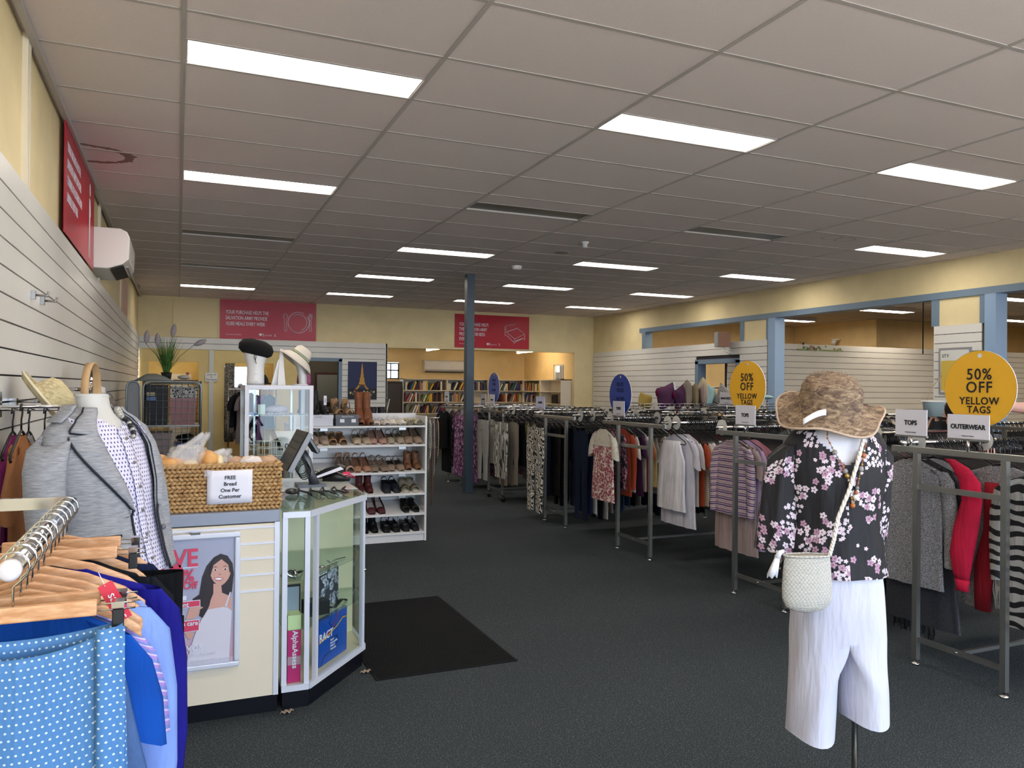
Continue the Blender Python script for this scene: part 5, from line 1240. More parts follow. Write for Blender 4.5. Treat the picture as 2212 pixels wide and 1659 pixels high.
STRAWH = mat('woven_straw', 'cbb98d', .8, pat=lambda tt: (tt.base(tt.ramp(tt.noise(tt.mapping(tt.uvn.outputs[0], (1, 1, 1)), 60, 3), [(.3, 'b29f70'), (.7, 'e0d2a8')])), tt.bump(tt.noise(tt.mapping(tt.obj(), (1, 1, 3)), 130, 2), .8, .004)))
t = thing('straw_hat', 'cream straw cowboy style hat with brown cord hanging at the left wall', 'hat', (-.50, 3.9, 1.45))
b = B(); b.lathe([(.001, .125), (.05, .122), (.085, .10), (.098, .05), (.104, 0), (.13, -.012), (.165, -.008), (.185, .01)], n=36, cap=False)
R = Matrix.Rotation(radians(-64), 3, 'Y')@Matrix.Rotation(radians(0), 3, 'X'); R = Matrix.Rotation(radians(30), 3, 'Z')@Matrix.Rotation(radians(50), 3, 'Y')@Matrix.Rotation(radians(20), 3, 'X')
hc = Vector((-.525, 3.9, 1.455)); R = R*.82; b.v = [hc+R@p for p in b.v]; b.obj('straw_body', STRAWH, t, solid=.005)
b = B(); b.lathe([(.19, .008), (.194, .014), (.188, .02)], n=36, cap=False); b.v = [hc+R@p for p in b.v]; b.obj('brim_edge', mat('pale_edge', 'ded2b2', .8), t, solid=.003)
b = B(); b.tube([hc+R@Vector((.108*cos(a), .108*sin(a), .006)) for a in [2*pi*k/20 for k in range(20)]], .004, 6, loop=True); b.tube([hc+R@Vector((.108, 0, .01)), hc+R@Vector((.15, -.03, -.03)), hc+R@Vector((.19, -.06, -.09))], .004, 6); b.obj('brown_cord', mat('brown_cord', '7a4a34', .7), t)
# hooks, rail and caps
b = B().box(LX+.001, 3.88, 1.44, LX+.03, 3.92, 1.47).tube([(LX+.02, 3.9, 1.455), (-.50, 3.9, 1.455)], .006, 6); tag(b.obj('hat_hook', CHROME), 'chrome peg on the left wall holding the straw hat', 'hook')
t = thing('face_out_rail', 'chrome arm rail on the left wall carrying black hangers', 'rail', (LX+.02, 3.35, 1.45)); B().tube([(LX+.003, 3.62, 1.43), (-.35, 3.62, 1.43), (-.335, 3.62, 1.46)], .006, 8).obj('arm', CHROME, t); B().tube([(LX+.003, 3.3, 1.45), (-.40, 3.3, 1.45)], .006, 8).obj('arm', CHROME, t); B().box(LX+.001, 3.28, 1.40, LX+.02, 3.64, 1.50).obj('plate', CHROME, t)
tag(blob((0, 0, 0), (.06, .08, .055), 41, .12, fr=7).obj('baseball_cap', mat('white_cap', 'd4d0d0', .8)), 'crumpled white and red cap hooked on the left wall', 'cap').location = (-.565, 6.7, 1.47)
tag(blob((0, 0, 0), (.03, .04, .03), 42, .12, fr=7).obj('red_scarf', mat('red_scarf', 'a0304a', .8)), 'small red scarf beneath the white cap', 'scarf').location = (-.615, 6.6, 1.41)
t = thing('shoulder_bag', 'taupe leather shoulder bag on the left wall before the cage', 'bag', (-.565, 7.3, 1.30)); b = blob((-.565, 7.3, 1.36), (.085, .15, .075), 43, .08, 24, 14); b.obj('bag_body', mat('taupe_leather', '6f6860', .45), t); B().tube([(-.565+.07*cos(a), 7.22, 1.42+.05*sin(a)) for a in [pi*k/10 for k in range(11)]], .006, 6).obj('strap', mat('taupe_leather', '6f6860', .45), t)
t = thing('arched_panel', 'narrow grey arched metal panel standing beside the cage', 'panel', (-.45, 10.0, 0)); b = B(); b.poly([(-.07, .2), (.07, .2)]+[(.07*cos(a), 1.5+.07*sin(a)) for a in [pi*k/10 for k in range(11)]], (-.47, 9.98, 0), X_, Z_, .01); b.obj('grey_panel', mat('panel_grey', '8e9094', .5), t)
B().tube([(-.54, 9.975, .0), (-.54, 9.975, 1.5)]+[(-.47-.07*cos(a), 9.975, 1.5+.07*sin(a)) for a in [pi*k/10 for k in range(1, 10)]]+[(-.40, 9.975, 1.5), (-.40, 9.975, 0)], .011, 8).obj('arch_tube', GALV, t)
# ================================================================ HANGERS AND GARMENTS
# local frame: rail runs along local Y through the origin, garment width along X, hanging down
def hanger_plain():
    b = B()
    hook = [(.0, 0, -.085), (0, 0, -.045)]+[(.022*cos(a)-.0, 0, -.012+.024*sin(a)) for a in [radians(q) for q in (-50, -10, 30, 70, 110, 150, 185)]]
    b.tube(hook, .0035, 5)
    b.tube([(-.205, 0, -.175), (-.19, 0, -.155), (-.05, 0, -.098), (0, 0, -.085), (.05, 0, -.098), (.19, 0, -.155), (.205, 0, -.175), (.195, 0, -.182), (0, 0, -.178), (-.195, 0, -.182)], .005, 5, loop=True)
    return b
def hanger_clip():
    b = B(); hook = [(.0, 0, -.09), (0, 0, -.045)]+[(.022*cos(a), 0, -.012+.024*sin(a)) for a in [radians(q) for q in (-50, -10, 30, 70, 110, 150, 185)]]
    b.tube(hook, .0035, 5); b.tube([(-.17, 0, -.125), (-.05, 0, -.10), (0, 0, -.085), (.05, 0, -.10), (.17, 0, -.125)], .006, 5); b.tube([(-.17, 0, -.128), (.17, 0, -.128)], .005, 5)
    for x in (-.14, .14): b.box(x-.02, -.009, -.185, x+.02, .009, -.12)
    return b
HGB = hanger_plain(); HG1 = HGB.mesh('plain_hanger', BLACK); HG2 = hanger_clip().mesh('clip_hanger', BLACK)
def ring(hw, th, z, n, seed, amp, k=5, cx=0., open_=0):
    r = []
    for i in range(n):
        a = 2*pi*i/n; c, s = cos(a), sin(a)
        y = th*(abs(s)**.7)*(1 if s > 0 else -1)+amp*sin(k*c*2.3+seed*1.7+z*2)*(.4+.6*abs(s))
        r.append((cx+hw*(abs(c)**.85)*(1 if c > 0 else -1)+amp*.6*sin(z*9+seed), y, z))
    return r
def garment(kind, seed, w=.20, L=.62, th=.011, amp=.006, n=26):
    b = B(); z0 = -.10
    if kind in ('top', 'long', 'tank', 'dress', 'jacket', 'blouse'):
        if kind == 'tank': prof = [(-.155, w*.45), (-.16, w*.62), (-.20, w*.66), (-.28, w*.82)]
        else: prof = [(-.102, w*.30), (-.115, w*.46), (-.148, w*.86), (-.175, w*.98), (-.25, w*.95)]
        fl = {'dress': 1.18, 'blouse': 1.18, 'tank': 1.1}.get(kind, 1.0)
        N_ = 9
        for i in range(1, N_+1):
            q = i/N_; z = prof[len(prof)-1][0]; prof2 = (-.27-(L-.17)*q, w*(.93+(fl-.93)*q))
            prof.append(prof2)
        rings = [ring(hw, th*(.5 if z > -.16 else 1)*(1+.25*min(1, max(0, -z-.3))), z, n, seed, amp*(.15+1.0*min(1, max(0, (-z-.15)/.4))), 5) for z, hw in prof]
        b.loft(rings, True, False)
        if kind in ('top', 'long', 'jacket', 'blouse', 'dress') and kind != 'tank':
            for s in (-1, 1):
                if kind in ('long', 'jacket'):
                    path = [(.80*w, -.15, .055), (1.0*w, -.20, .058), (1.12*w, -.32, .052), (1.17*w, -.48, .045), (1.15*w, -.64, .036), (1.16*w, -.68, .032)]
                else:
                    path = [(.80*w, -.15, .052), (1.0*w, -.20, .058), (1.13*w, -.28, .058), (1.19*w, -.37, .056)]
                b.loft([[(s*(x+r_*cos(2*pi*k/10)*.95), th*1.15*sin(2*pi*k/10)+amp*sin(z*20+seed+k*.6), z+r_*.45*cos(2*pi*k/10)*(-1 if kind not in ('long', 'jacket') else -.3)) for k in range(10)] for x, z, r_ in path], True, False)
    elif kind == 'pants':
        b.loft([ring(w*.72, th*1.2, z, n, seed, amp*.3) for z in (-.165, -.19, -.30)], True, False)
        for s in (-1, 1):
            b.loft([[(s*w*.36+(w*.37-(.02 if z < -.6 else 0))*cos(2*pi*k/12)+s*.015*max(0, (-z-.3)), th*1.2*sin(2*pi*k/12)+amp*sin(2*cos(2*pi*k/12)+seed+z*3), z) for k in range(12)] for z in [-.28-(L-.15)*q/7 for q in range(8)]], True, False)
    elif kind == 'skirt':
        b.loft([ring(w*(.72+.5*q), th*(1+q), -.165-L*q, n, seed, amp*(.3+q)) for q in [i/8 for i in range(9)]], True, False)
    return b
GCACHE = {}
FAR_H = []
def gmesh(kind, seed, **kw):
    key = (kind, seed, tuple(sorted(kw.items())))
    if key not in GCACHE: GCACHE[key] = garment(kind, seed, **kw).mesh(kind, WHITE)
    return GCACHE[key]
TAGM = [mat('tag_white', 'e2e2e6', .5), mat('tag_yellow', 'd8b02e', .5), mat('tag_blue', '3c58b0', .5), mat('tag_orange', 'd88430', .5), mat('tag_green', '2fa58c', .5)]
def hang(kind, mt, x, y, z, rz, seed, label, group=None, cat=None, hlabel=None, kw={}, tagc=None, clip=None, hanger=True, tz=-.30, tx_=.10, hgroup=None):
    nm = {'top': 't_shirt', 'long': 'long_sleeve_top', 'tank': 'sleeveless_top', 'dress': 'dress', 'jacket': 'jacket', 'blouse': 'blouse', 'pants': 'trousers', 'skirt': 'skirt'}[kind]
    o = bpy.data.objects.new(nm, gmesh(kind, seed, **kw)); COL.objects.link(o); o.location = (x, y, z); o.rotation_euler.z = rz
    o.material_slots[0].link = 'OBJECT'; o.material_slots[0].material = mt
    tag(o, label, cat or {'pants': 'trousers', 'skirt': 'skirt', 'dress': 'dress', 'jacket': 'jacket'}.get(kind, 'top'), group)
    if tagc is not None:
        b = B(); b.box(-.02, -.001, -.09, .02, .001, 0); g = b.obj('price_tag', TAGM[0], o, local=True); g.location = (tx_, -.03, tz); g['label'] = 'white price tag with coloured end'
        b = B(); b.box(-.02, -.0015, -.09, .02, .0015, -.068); g2 = b.obj('tag_stripe', TAGM[tagc], g, local=True)
    if hanger:
        h = bpy.data.objects.new('clothes_hanger', HG2 if (clip if clip is not None else kind in ('pants', 'skirt')) else HG1); COL.objects.link(h); h.location = (x, y, z+.0); h.rotation_euler.z = rz
        tag(h, hlabel, 'hanger', hgroup)
    return o
NAMED = {'14151a': 'black', '0f1013': 'jet black', '1e2a4a': 'navy', '1c2438': 'dark navy', '2b4a8c': 'blue', 'c9c5bd': 'off-white', 'dedbe0': 'white', 'b8a48c': 'beige', '8e8579': 'taupe', '8c1f35': 'crimson', 'b8244a': 'raspberry pink', '5c6157': 'olive grey', '6f7178': 'mid grey', 'a9a9ae': 'pale grey', '2f6e6a': 'teal',
         'c98f9c': 'dusty pink', 'e0c2c8': 'pale pink', '9b84b4': 'lilac', '7a4a3a': 'rust brown', 'd9c98a': 'pale yellow', 'b5523a': 'burnt orange', '3a4636': 'dark green', '9dbfc0': 'aqua', '3f5873': 'denim blue', '27364d': 'dark denim', '4a2a4a': 'plum', 'cfae6a': 'mustard', '3c3734': 'charcoal brown', 'e6e2da': 'cream'}
PATS = {'black and white striped': mat('pt_bw_stripe', pat=p_stripes([(0, '16171b'), (.5, 'd8d6d2')], .035)), 'navy plaid': mat('pt_plaid', pat=p_check('24365e', '9fb0c8', 'c5cbd6', .035)), 'dark floral': mat('pt_darkfl', pat=p_flower('191724', 'a2647a', '7e4058', 'd8c8ca', 26, .45, .5, 14)),
        'cream speckled': mat('pt_speck', pat=p_dots('dcd4c6', '7c4a3c', .016, .25)), 'grey marle': mat('pt_marle', pat=p_marle('6a6c72', 'a9abb0')), 'blue leopard': mat('pt_leo', pat=p_dots('35507a', '12182a', .02, .34)), 'red floral': mat('pt_redfl', pat=p_flower('e2d8ce', 'a2384a', 'c46a72', '6b2a36', 34, .5, .44, 16)),
        'purple print': mat('pt_purp', pat=p_flower('2a1e32', 'a05a9c', 'c9a0c4', 'e2d6e0', 22, .5, .45, 12)), 'palm print': mat('pt_palm', pat=p_leaf('2e302f', 'd6d3ca', 7))}
def matfor(c): return PATS[c] if c in PATS else cloth(c)
def namefor(c): return c if c in PATS else NAMED[c]
KN = {'top': 't-shirt', 'long': 'long-sleeved top', 'tank': 'sleeveless top', 'dress': 'dress', 'jacket': 'jacket', 'blouse': 'blouse', 'pants': 'trousers', 'skirt': 'skirt'}
def fill_rail(rackname, railname, xs, yr, zr, items, seed0, first=0, hangers=True):
    """garments along a rail that runs along X; items = [(kind, colour)]"""
    rnd = random.Random(seed0)
    for k, (x, (kind, c)) in enumerate(zip(xs, items)):
        o_ = ORD[(k+first) % 32]
        L_ = {'top': .62, 'long': .66, 'tank': .62, 'dress': .98, 'jacket': .72, 'blouse': .66, 'pants': .92, 'skirt': .62}[kind]
        v = rnd.randrange(3)
        kw = dict(w=(.20, .215, .19)[v], L=round(L_*(1, .93, 1.07)[v], 3), amp=.003)
        lab = '%s %s, %s from the aisle on the %s rail of the %s' % (namefor(c), KN[kind], o_, railname, rackname)
        if len(lab.split()) > 16: lab = lab.replace(' from the aisle', '').replace('long-sleeved ', 'sleeved ')
        if not hangers: FAR_H.append((x, yr, zr))
        FAR_H.append((x+.017, yr, zr)); FAR_H.append((x+.033, yr, zr))
        hang(kind, matfor(c), x, yr+rnd.uniform(-.008, .008), zr, pi/2+rnd.uniform(-.05, .05)+pi*0, v+seed0 % 3, lab, 'clothes on the '+railname+' rail of the '+rackname, hlabel='black hanger, %s from the aisle, %s rail of the %s' % (o_, railname, rackname), kw=kw, hanger=hangers,
             tagc=(rnd.randrange(1, 5) if rnd.random() < .12 else None), hgroup='hangers on the '+railname+' rail of the '+rackname)
# ================================================================ RACKS
RKM = mat('rack_steel', 'a3a39f', .3, .9)
def rack(label, X0, y0, y1, rails, X1, ztop=1.21, arm=(.28, .10), wheels=False, far=True):
    """two-post end frames joined by rails along X"""
    t = thing('clothes_rack', label, 'clothes rack', ((X0+X1)/2, (y0+y1)/2, 0))
    zb = .13
    for X in ((X0, X1) if far else (X0,)):
        for y in (y0, y1):
            if wheels:
                B().box(X-.013, y-.013, .09, X+.013, y+.013, ztop-.02).obj('post', RKM, t)
                w = B().cyl((X-.018, y-.02, .04), (X+.018, y-.02, .04), .04, 16).obj('castor_wheel', BLACK, t); B().box(X-.024, y-.03, .04, X-.019, y, .09).box(X+.019, y-.03, .04, X+.024, y, .09).box(X-.024, y-.03, .085, X+.024, y+.01, .095).obj('castor_fork', CHROME, t)
            else:
                B().box(X-.015, y-.015, .03, X+.015, y+.015, ztop-.02).obj('post', RKM, t)
                B().lathe([(.001, 0), (.022, 0), (.022, .01), (.008, .014), (.008, .03)], (X, y, 0), 12).obj('levelling_foot', CHROME, t)
        B().box(X-.008, y0+.015, zb, X+.008, y1-.015, zb+.03).obj('lower_crossbar', RKM, t); B().box(X-.008, y0+.015, .985, X+.008, y1-.015, 1.015).obj('upper_crossbar', RKM, t)
        B().box(X-.014, y0-arm[1], ztop-.022, X+.014, y1+arm[0], ztop+.012).obj('top_arm', RKM, t, bevel=.002)
        B().lathe([(.001, 0), (.009, 0), (.009, .004), (.001, .005)], (0, 0, 0), 10).obj('bolt', CHROME, t, local=True).location = (X-.009-wloc(t).x, (y0+y1)/2-wloc(t).y, zb+.015)
    for yr in rails: B().cyl((X0-.02, yr, ztop+.03), (X1+.02, yr, ztop+.03), .0125, 12).obj('hanging_rail', CHROME, t)
    B().box(X0, (y0+y1)/2-.01, zb, X1, (y0+y1)/2+.01, zb+.02).obj('base_bar', RKM, t)
    for yr in rails:
        for X in (X0, X1): B().box(X-.01, yr-.012, ztop-.0, X+.01, yr+.012, ztop+.02).obj('rail_socket', RKM, t)
    return t
DIVM = B()
_n = 20
DIVM.add([(.062*cos(2*pi*k/_n), y, .062*sin(2*pi*k/_n)) for y in (-.001, .001) for k in range(_n)]+[(.017*cos(2*pi*k/_n), y, .017*sin(2*pi*k/_n)) for y in (-.001, .001) for k in range(_n)],
         [(k, (k+1) % _n, 2*_n+(k+1) % _n, 2*_n+k) for k in range(_n-2)]+[(_n+(k+1) % _n, _n+k, 3*_n+k, 3*_n+(k+1) % _n) for k in range(_n-2)], smooth=False)
DIVM = DIVM.mesh('size_divider', mat('divider_white', 'd3d1cb', .5))
def divider(x, y, z, label, group, rx=0):
    o = bpy.data.objects.new('size_divider', DIVM); COL.objects.link(o); o.location = (x, y, z); o.rotation_euler = (0, rx, pi/2); return tag(o, label, 'divider', group)
def sign_card(label, X, yc, z0, s, w=.2, h=.145, fs=.034, tip='', group=None, ztop=1.22, mtc=None):
    t = thing('rack_sign', label, 'sign', (X, yc, z0))
    B().box(X-.003, yc-w/2, z0, X+.003, yc+w/2, z0+h).obj('card', mtc or mat('sign_card', 'cfcdd6', .4), t)
    B().box(X-.008, yc-w/2-.003, z0-.008, X+.008, yc+w/2+.003, z0+.003).obj('holder', RKM, t); B().cyl((X, yc, ztop), (X, yc, z0), .008, 8).obj('stem', CHROME, t)
    text('lettering', s, fs, INK, t, (X-.0032, yc, z0+h*.42), -Y_, Z_, align='CENTER', bold=.0012, sx=.95); text('script_lettering', 'Sorting your treasures', fs*.22, INK, t, (X-.0032, yc, z0+h*.12), -Y_, Z_, align='CENTER')
    return t
def round_sign(label, X, yc, zc, R_, col, lines, inkm, z0=None, ztop=1.22):
    t = thing('round_sign', label, 'sign', (X, yc, zc-R_))
    n = 48; hole = .012; b = B(); rim = [(R_*cos(2*pi*k/n), R_*sin(2*pi*k/n)) for k in range(n)]; ho = [(hole*1.3*cos(2*pi*k/n), R_*.87+hole*sin(2*pi*k/n)) for k in range(n)]
    for x, sg in ((X, 1), (X+.006, -1)):
        vs = [(x, yc-p[0], zc+p[1]) for p in rim+ho]; b.add(vs, [(k, n+k, n+(k+1) % n, (k+1) % n) for k in range(n)], smooth=False)
    b.obj('disc', mat('disc_'+col, col, .4), t)
    b = B(); vs = [(x, yc-p[0], zc+p[1]) for x in (X+.001, X+.005) for p in [(q[0]*1.008, q[1]*1.008) for q in rim]]; b.add(vs, [(k, (k+1) % n, n+(k+1) % n, n+k) for k in range(n)], smooth=False); b.obj('white_edge', PAPER, t)
    for s, dz, fs, sx in lines: text('lettering', s, fs, inkm, t, (X-.0005, yc, zc+dz), -Y_, Z_, align='CENTER', bold=.0009, sx=sx, ls=1.12)
    B().cyl((X+.012, yc, ztop), (X+.012, yc, zc-R_*.4), .006, 8).obj('stem', CHROME, t)
    return t
YL = [('50%', .048, .082, .95), ('OFF', -.020, .082, .95), ('YELLOW', -.082, .054, .95), ('TAGS', -.127, .052, .95)]
YELL = 'd8a428'
def xs_(x0, x1, n): return [x0+(x1-x0)*(k+.5)/n for k in range(n)]
def rp(rnd, pal, kinds, n): return [(rnd.choice(kinds), rnd.choice(pal)) for _ in range(n)]
ZR = 1.24
# --- rack A: outerwear, nearest right
rackA = rack('steel clothes rack carrying the OUTERWEAR sign at the right', 3.83, 2.62, 3.13, (3.22, 2.40), 5.30, arm=(.16, .14))
rA = random.Random(1)
MARLE = mat('black_white_marle', pat=p_marle('0d0e12', 'a8a8ae', 260, (1, 1, 1))); DMARLE = mat('dark_marle', pat=p_marle('14151c', '3a3c45', 260))
hang('long', MARLE, 3.93, 3.24, ZR, pi/2, 1, 'black and white marle knit cardigan at the aisle end, far rail of outerwear rack', 'clothes on the far rail of the outerwear rack', hlabel='black hanger of the marle cardigan at the aisle end, far rail', kw=dict(w=.21, L=.72, amp=.008, th=.02), tagc=3, tz=-.20, tx_=.10)
hang('dress', DMARLE, 3.98, 3.22, ZR, pi/2, 2, 'long dark marle shawl with fringe behind the marle cardigan', 'clothes on the far rail of the outerwear rack', hlabel='black hanger of the dark marle shawl, far rail of outerwear rack', kw=dict(w=.21, L=.95, amp=.01, th=.02))
pA = ['14151a', '0f1013', '1c2438', '6f7178', 'a9a9ae', '8e8579', '8c1f35', 'c9c5bd', 'navy plaid', 'grey marle', 'b8244a', 'b5523a', '3c3734']
fill_rail('outerwear rack', 'far', xs_(4.06, 5.20, 22), 3.22, ZR, rp(rA, pA, ['long', 'jacket', 'jacket', 'top'], 22), 11, 2)
ZEB = mat('grey_zebra_knit', pat=p_zebra('9b9a98', '0d0e12', 5.5, 5, .56))
hang('long', ZEB, 3.93, 2.44, ZR, pi/2, 0, 'grey and black zebra striped knit jumper on the near rail end', 'clothes on the near rail of the outerwear rack', hlabel='black hanger holding the zebra knit, near rail of outerwear rack', kw=dict(w=.25, L=.80, amp=.006, th=.022))
RED = cloth('b51d3c'); 
hang('long', mat('black_knit_body', '15151a', .9), 4.04, 2.78, ZR, pi/2, 2, 'black and grey marle coat hanging between the two rack posts', 'clothes on the near rail of the outerwear rack', hlabel='black hanger of the coat between the rack posts', kw=dict(w=.23, L=.78, amp=.006, th=.018)).material_slots[0].material = MARLE
fill_rail('outerwear rack', 'near', xs_(4.0, 5.20, 22), 2.42, ZR, rp(rA, pA, ['long', 'jacket', 'jacket', 'long'], 22), 13, 1)
# bright red jumper sleeve hanging in front, a jumper of its own
t = thing('red_jumper', 'bright red jumper folded lengthwise with its sleeve hanging in front of marle coat', 'jumper', (3.90, 2.86, .55))
def slv(pts, rad, flat=.5):
    rings = []
    for (x, y, z), r_ in zip(pts, rad): rings.append([(x+r_*flat*sin(2*pi*k/14), y+r_*cos(2*pi*k/14), z+.0*k) for k in range(14)])
    return rings
b = B(); b.loft(slv([(3.95, 3.02, 1.16), (3.93, 2.94, 1.12), (3.91, 2.87, 1.05), (3.90, 2.85, .95), (3.895, 2.88, .80), (3.89, 2.90, .66), (3.89, 2.90, .56), (3.89, 2.895, .52)], [.03, .05, .06, .058, .07, .068, .05, .04], .45)); b.obj('front_sleeve', RED, t)
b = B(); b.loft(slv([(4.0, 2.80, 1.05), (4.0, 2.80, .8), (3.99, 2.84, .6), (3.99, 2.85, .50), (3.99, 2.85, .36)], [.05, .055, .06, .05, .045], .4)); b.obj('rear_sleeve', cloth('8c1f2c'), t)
b = B().loft(slv([(3.89, 2.895, .525), (3.89, 2.895, .49), (3.89, 2.895, .465)], [.043, .036, .038], .5)); b.obj('cuff', RED, t)
t = thing('fringed_scarf', 'white fringe of a scarf hanging below the zebra knit', 'scarf', (3.95, 2.78, .4)); b = B()
random.seed(4)
for k in range(34): y = 2.66+.10*k/34; b.tube([(3.95+.01*sin(k), y, .60), (3.95+.01*sin(k*2), y+random.uniform(-.01, .01), .50), (3.95, y+random.uniform(-.015, .015), random.uniform(.40, .44))], .0018, 4)
b.obj('fringe', cloth('c9c5bd'), t); B().grid(lambda u, v: (3.95+.008*sin(8*u), 2.655+.11*u, .60+.12*v), 8, 2).obj('scarf_end', cloth('1c2438'), t, solid=.004)
for yy_, xx_, nm_ in ((3.12, 3.97, 'left'), (3.30, 3.99, 'right')):
    b = B()
    for k in range(22): y = yy_+.12*k/22; b.tube([(xx_, y, .30), (xx_+.01*sin(k), y+.005, .20), (xx_, y, random.uniform(.11, .15))], .0025, 4)
    tag(b.obj('dark_fringe', mat('black_fringe', '121318', .9)), 'dark knotted fringe ends near the floor below the marle knits, '+nm_, 'fringe')
sign_card('white TOPS sign card at the left end of the outerwear rack', 3.83, 3.17, 1.283, 'TOPS', w=.205, h=.148, fs=.036)
sign_card('white OUTERWEAR sign card standing in front of the big yellow disc', 3.82, 2.815, 1.285, 'OUTERWEAR', w=.235, h=.13, fs=.034)
round_sign('large yellow 50% OFF YELLOW TAGS disc sign above the OUTERWEAR card', 3.84, 2.77, 1.552, .198, YELL, YL, INK)
for k, (x, y) in enumerate(((3.93, 3.22), (4.5, 3.22), (3.88, 2.40), (3.97, 2.40), (4.1, 2.40), (4.3, 2.40), (4.6, 2.40))):
    divider(x+.005, y, ZR, 'white round size divider on the outerwear rack, '+['far rail aisle end', 'far rail middle', 'near rail outermost', 'near rail second', 'near rail third', 'near rail fourth', 'near rail fifth'][k], 'white size dividers on rack rails')
# --- rack B: yellow TOPS
rackB = rack('steel clothes rack with the smaller yellow disc and TOPS card', 3.87, 4.20, 4.73, (4.93, 4.02), 5.40, arm=(.22, .20))
STRP = mat('lilac_stripe_knit', pat=p_stripes([(0, '3f3470'), (.18, 'b9a3a6'), (.34, '7a5d92'), (.42, '3f3470'), (.5, 'c7b2ae'), (.72, '8d6f9c'), (.8, 'c9b3b0')], .05))
hang('long', STRP, 4.0, 4.93, ZR, pi/2, 1, 'purple and pink striped long-sleeved knit at the aisle end of rack', 'clothes on the far rail of the yellow tops rack', hlabel='black hanger under the purple striped knit', kw=dict(w=.19, L=.58, amp=.006, th=.02))
hang('dress', cloth('a08f8c'), 4.06, 4.95, ZR, pi/2, 2, 'mauve taupe long cardigan behind the purple striped knit', 'clothes on the far rail of the yellow tops rack', hlabel='black hanger of the mauve taupe cardigan', kw=dict(w=.22, L=.88, amp=.012, th=.02))
hang('dress', cloth('b39ec4'), 4.12, 4.93, ZR, pi/2, 0, 'lilac long blouse behind the mauve cardigan', 'clothes on the far rail of the yellow tops rack', hlabel='black hanger of the lilac long blouse', kw=dict(w=.20, L=.84, amp=.012, th=.02))
pB = ['e0c2c8', 'c98f9c', 'b8244a', '9b84b4', 'dedbe0', 'c9c5bd', '8c1f35', '14151a', '9dbfc0', 'red floral', 'purple print', 'b8a48c', '1e2a4a']
rB = random.Random(2)
fill_rail('yellow tops rack', 'far', xs_(4.18, 5.35, 22), 4.93, ZR, rp(rB, pB, ['top', 'long', 'blouse', 'tank'], 22), 21, 3)
fill_rail('yellow tops rack', 'near', xs_(3.95, 5.35, 26), 4.04, ZR, rp(rB, pB+['14151a', '0f1013', '1c2438'], ['top', 'long', 'blouse', 'dress'], 26), 22)
sign_card('white TOPS sign card in front of the smaller yellow disc', 3.86, 4.61, 1.275, 'TOPS', w=.215, h=.145, fs=.036)
round_sign('smaller yellow 50% OFF YELLOW TAGS disc sign left of the hat', 3.88, 4.62, 1.552, .198, YELL, YL, INK)
for k, (x, y) in enumerate(((3.9, 4.93), (4.6, 4.93), (3.9, 4.02), (4.5, 4.02))): divider(x, y, ZR, 'white round size divider on the yellow tops rack, '+['far rail end', 'far rail middle', 'near rail end', 'near rail middle'][k], 'white size dividers on rack rails')
# --- rack C: blue TOPS
rackC = rack('steel clothes rack with the dark blue disc and TOPS card', 3.90, 5.92, 6.48, (6.72, 5.72), 5.10, arm=(.28, .24))
LACE = mat('cream_lace', pat=p_lace('b4ab9a', 'dad4c6', 70)); RFL = mat('red_flower_cream', pat=p_flower('dcd0c4', '98404e', 'b86a72', '5e2c34', 30, .5, .42, 14))
o = hang('blouse', RFL, 3.84, 6.66, ZR, pi/2, 1, 'cream blouse with lace yoke and red flower body at the aisle end', 'clothes on the far rail of the blue tops rack', hlabel='black hanger of the lace yoke blouse', kw=dict(w=.19, L=.70, amp=.006, th=.022))
b = garment('blouse', 1, w=.193, L=.16, amp=.003, th=.026); g = b.obj('lace_yoke', LACE, o, local=True); g['label'] = 'cream lace yoke with ruffled sleeves'
for dx, c_ in ((-.03, '7c7480'), (.0, '5c5560'), (.03, 'a8969c')):
    B().grid(lambda u, v: (dx-.012+.024*u, -.030-.004*sin(pi*u), -.36-.42*v), 2, 4).obj('pleat_panel', mat('pleat_'+c_, c_, .8), o, local=True, solid=.003)
DFL = PATS['dark floral']
hang('long', DFL, 3.98, 6.74, ZR, pi/2, 2, 'black top with dusty pink flowers behind the lace yoke blouse', 'clothes on the far rail of the blue tops rack', hlabel='black hanger of the black floral top', kw=dict(w=.21, L=.62, amp=.008, th=.018), tagc=1)
pC = ['dedbe0', 'c9c5bd', 'dedbe0', 'd9c98a', 'c98f9c', 'b5523a', '8c1f35', 'e6e2da', 'a9a9ae', 'cream speckled', '4a2a4a']
rC = random.Random(5)
fill_rail('blue tops rack', 'far', xs_(4.05, 5.05, 18), 6.72, ZR, rp(rC, pC, ['top', 'blouse', 'long', 'tank'], 18), 31, 2)
WH = cloth('dad8de')
hang('tank', WH, 4.0, 5.74, ZR, pi/2, 1, 'white sleeveless top with round neck in front on the near rail', 'clothes on the near rail of the blue tops rack', hlabel='black hanger showing inside the white sleeveless top', kw=dict(w=.20, L=.66, amp=.012, th=.024), tagc=1, tz=-.50, tx_=-.02)
hang('blouse', cloth('c7c6d2'), 4.06, 5.72, ZR, pi/2, 2, 'longer pale grey blouse with curved hem behind the white sleeveless top', 'clothes on the near rail of the blue tops rack', hlabel='black hanger of the pale grey blouse', kw=dict(w=.22, L=.80, amp=.01, th=.02))
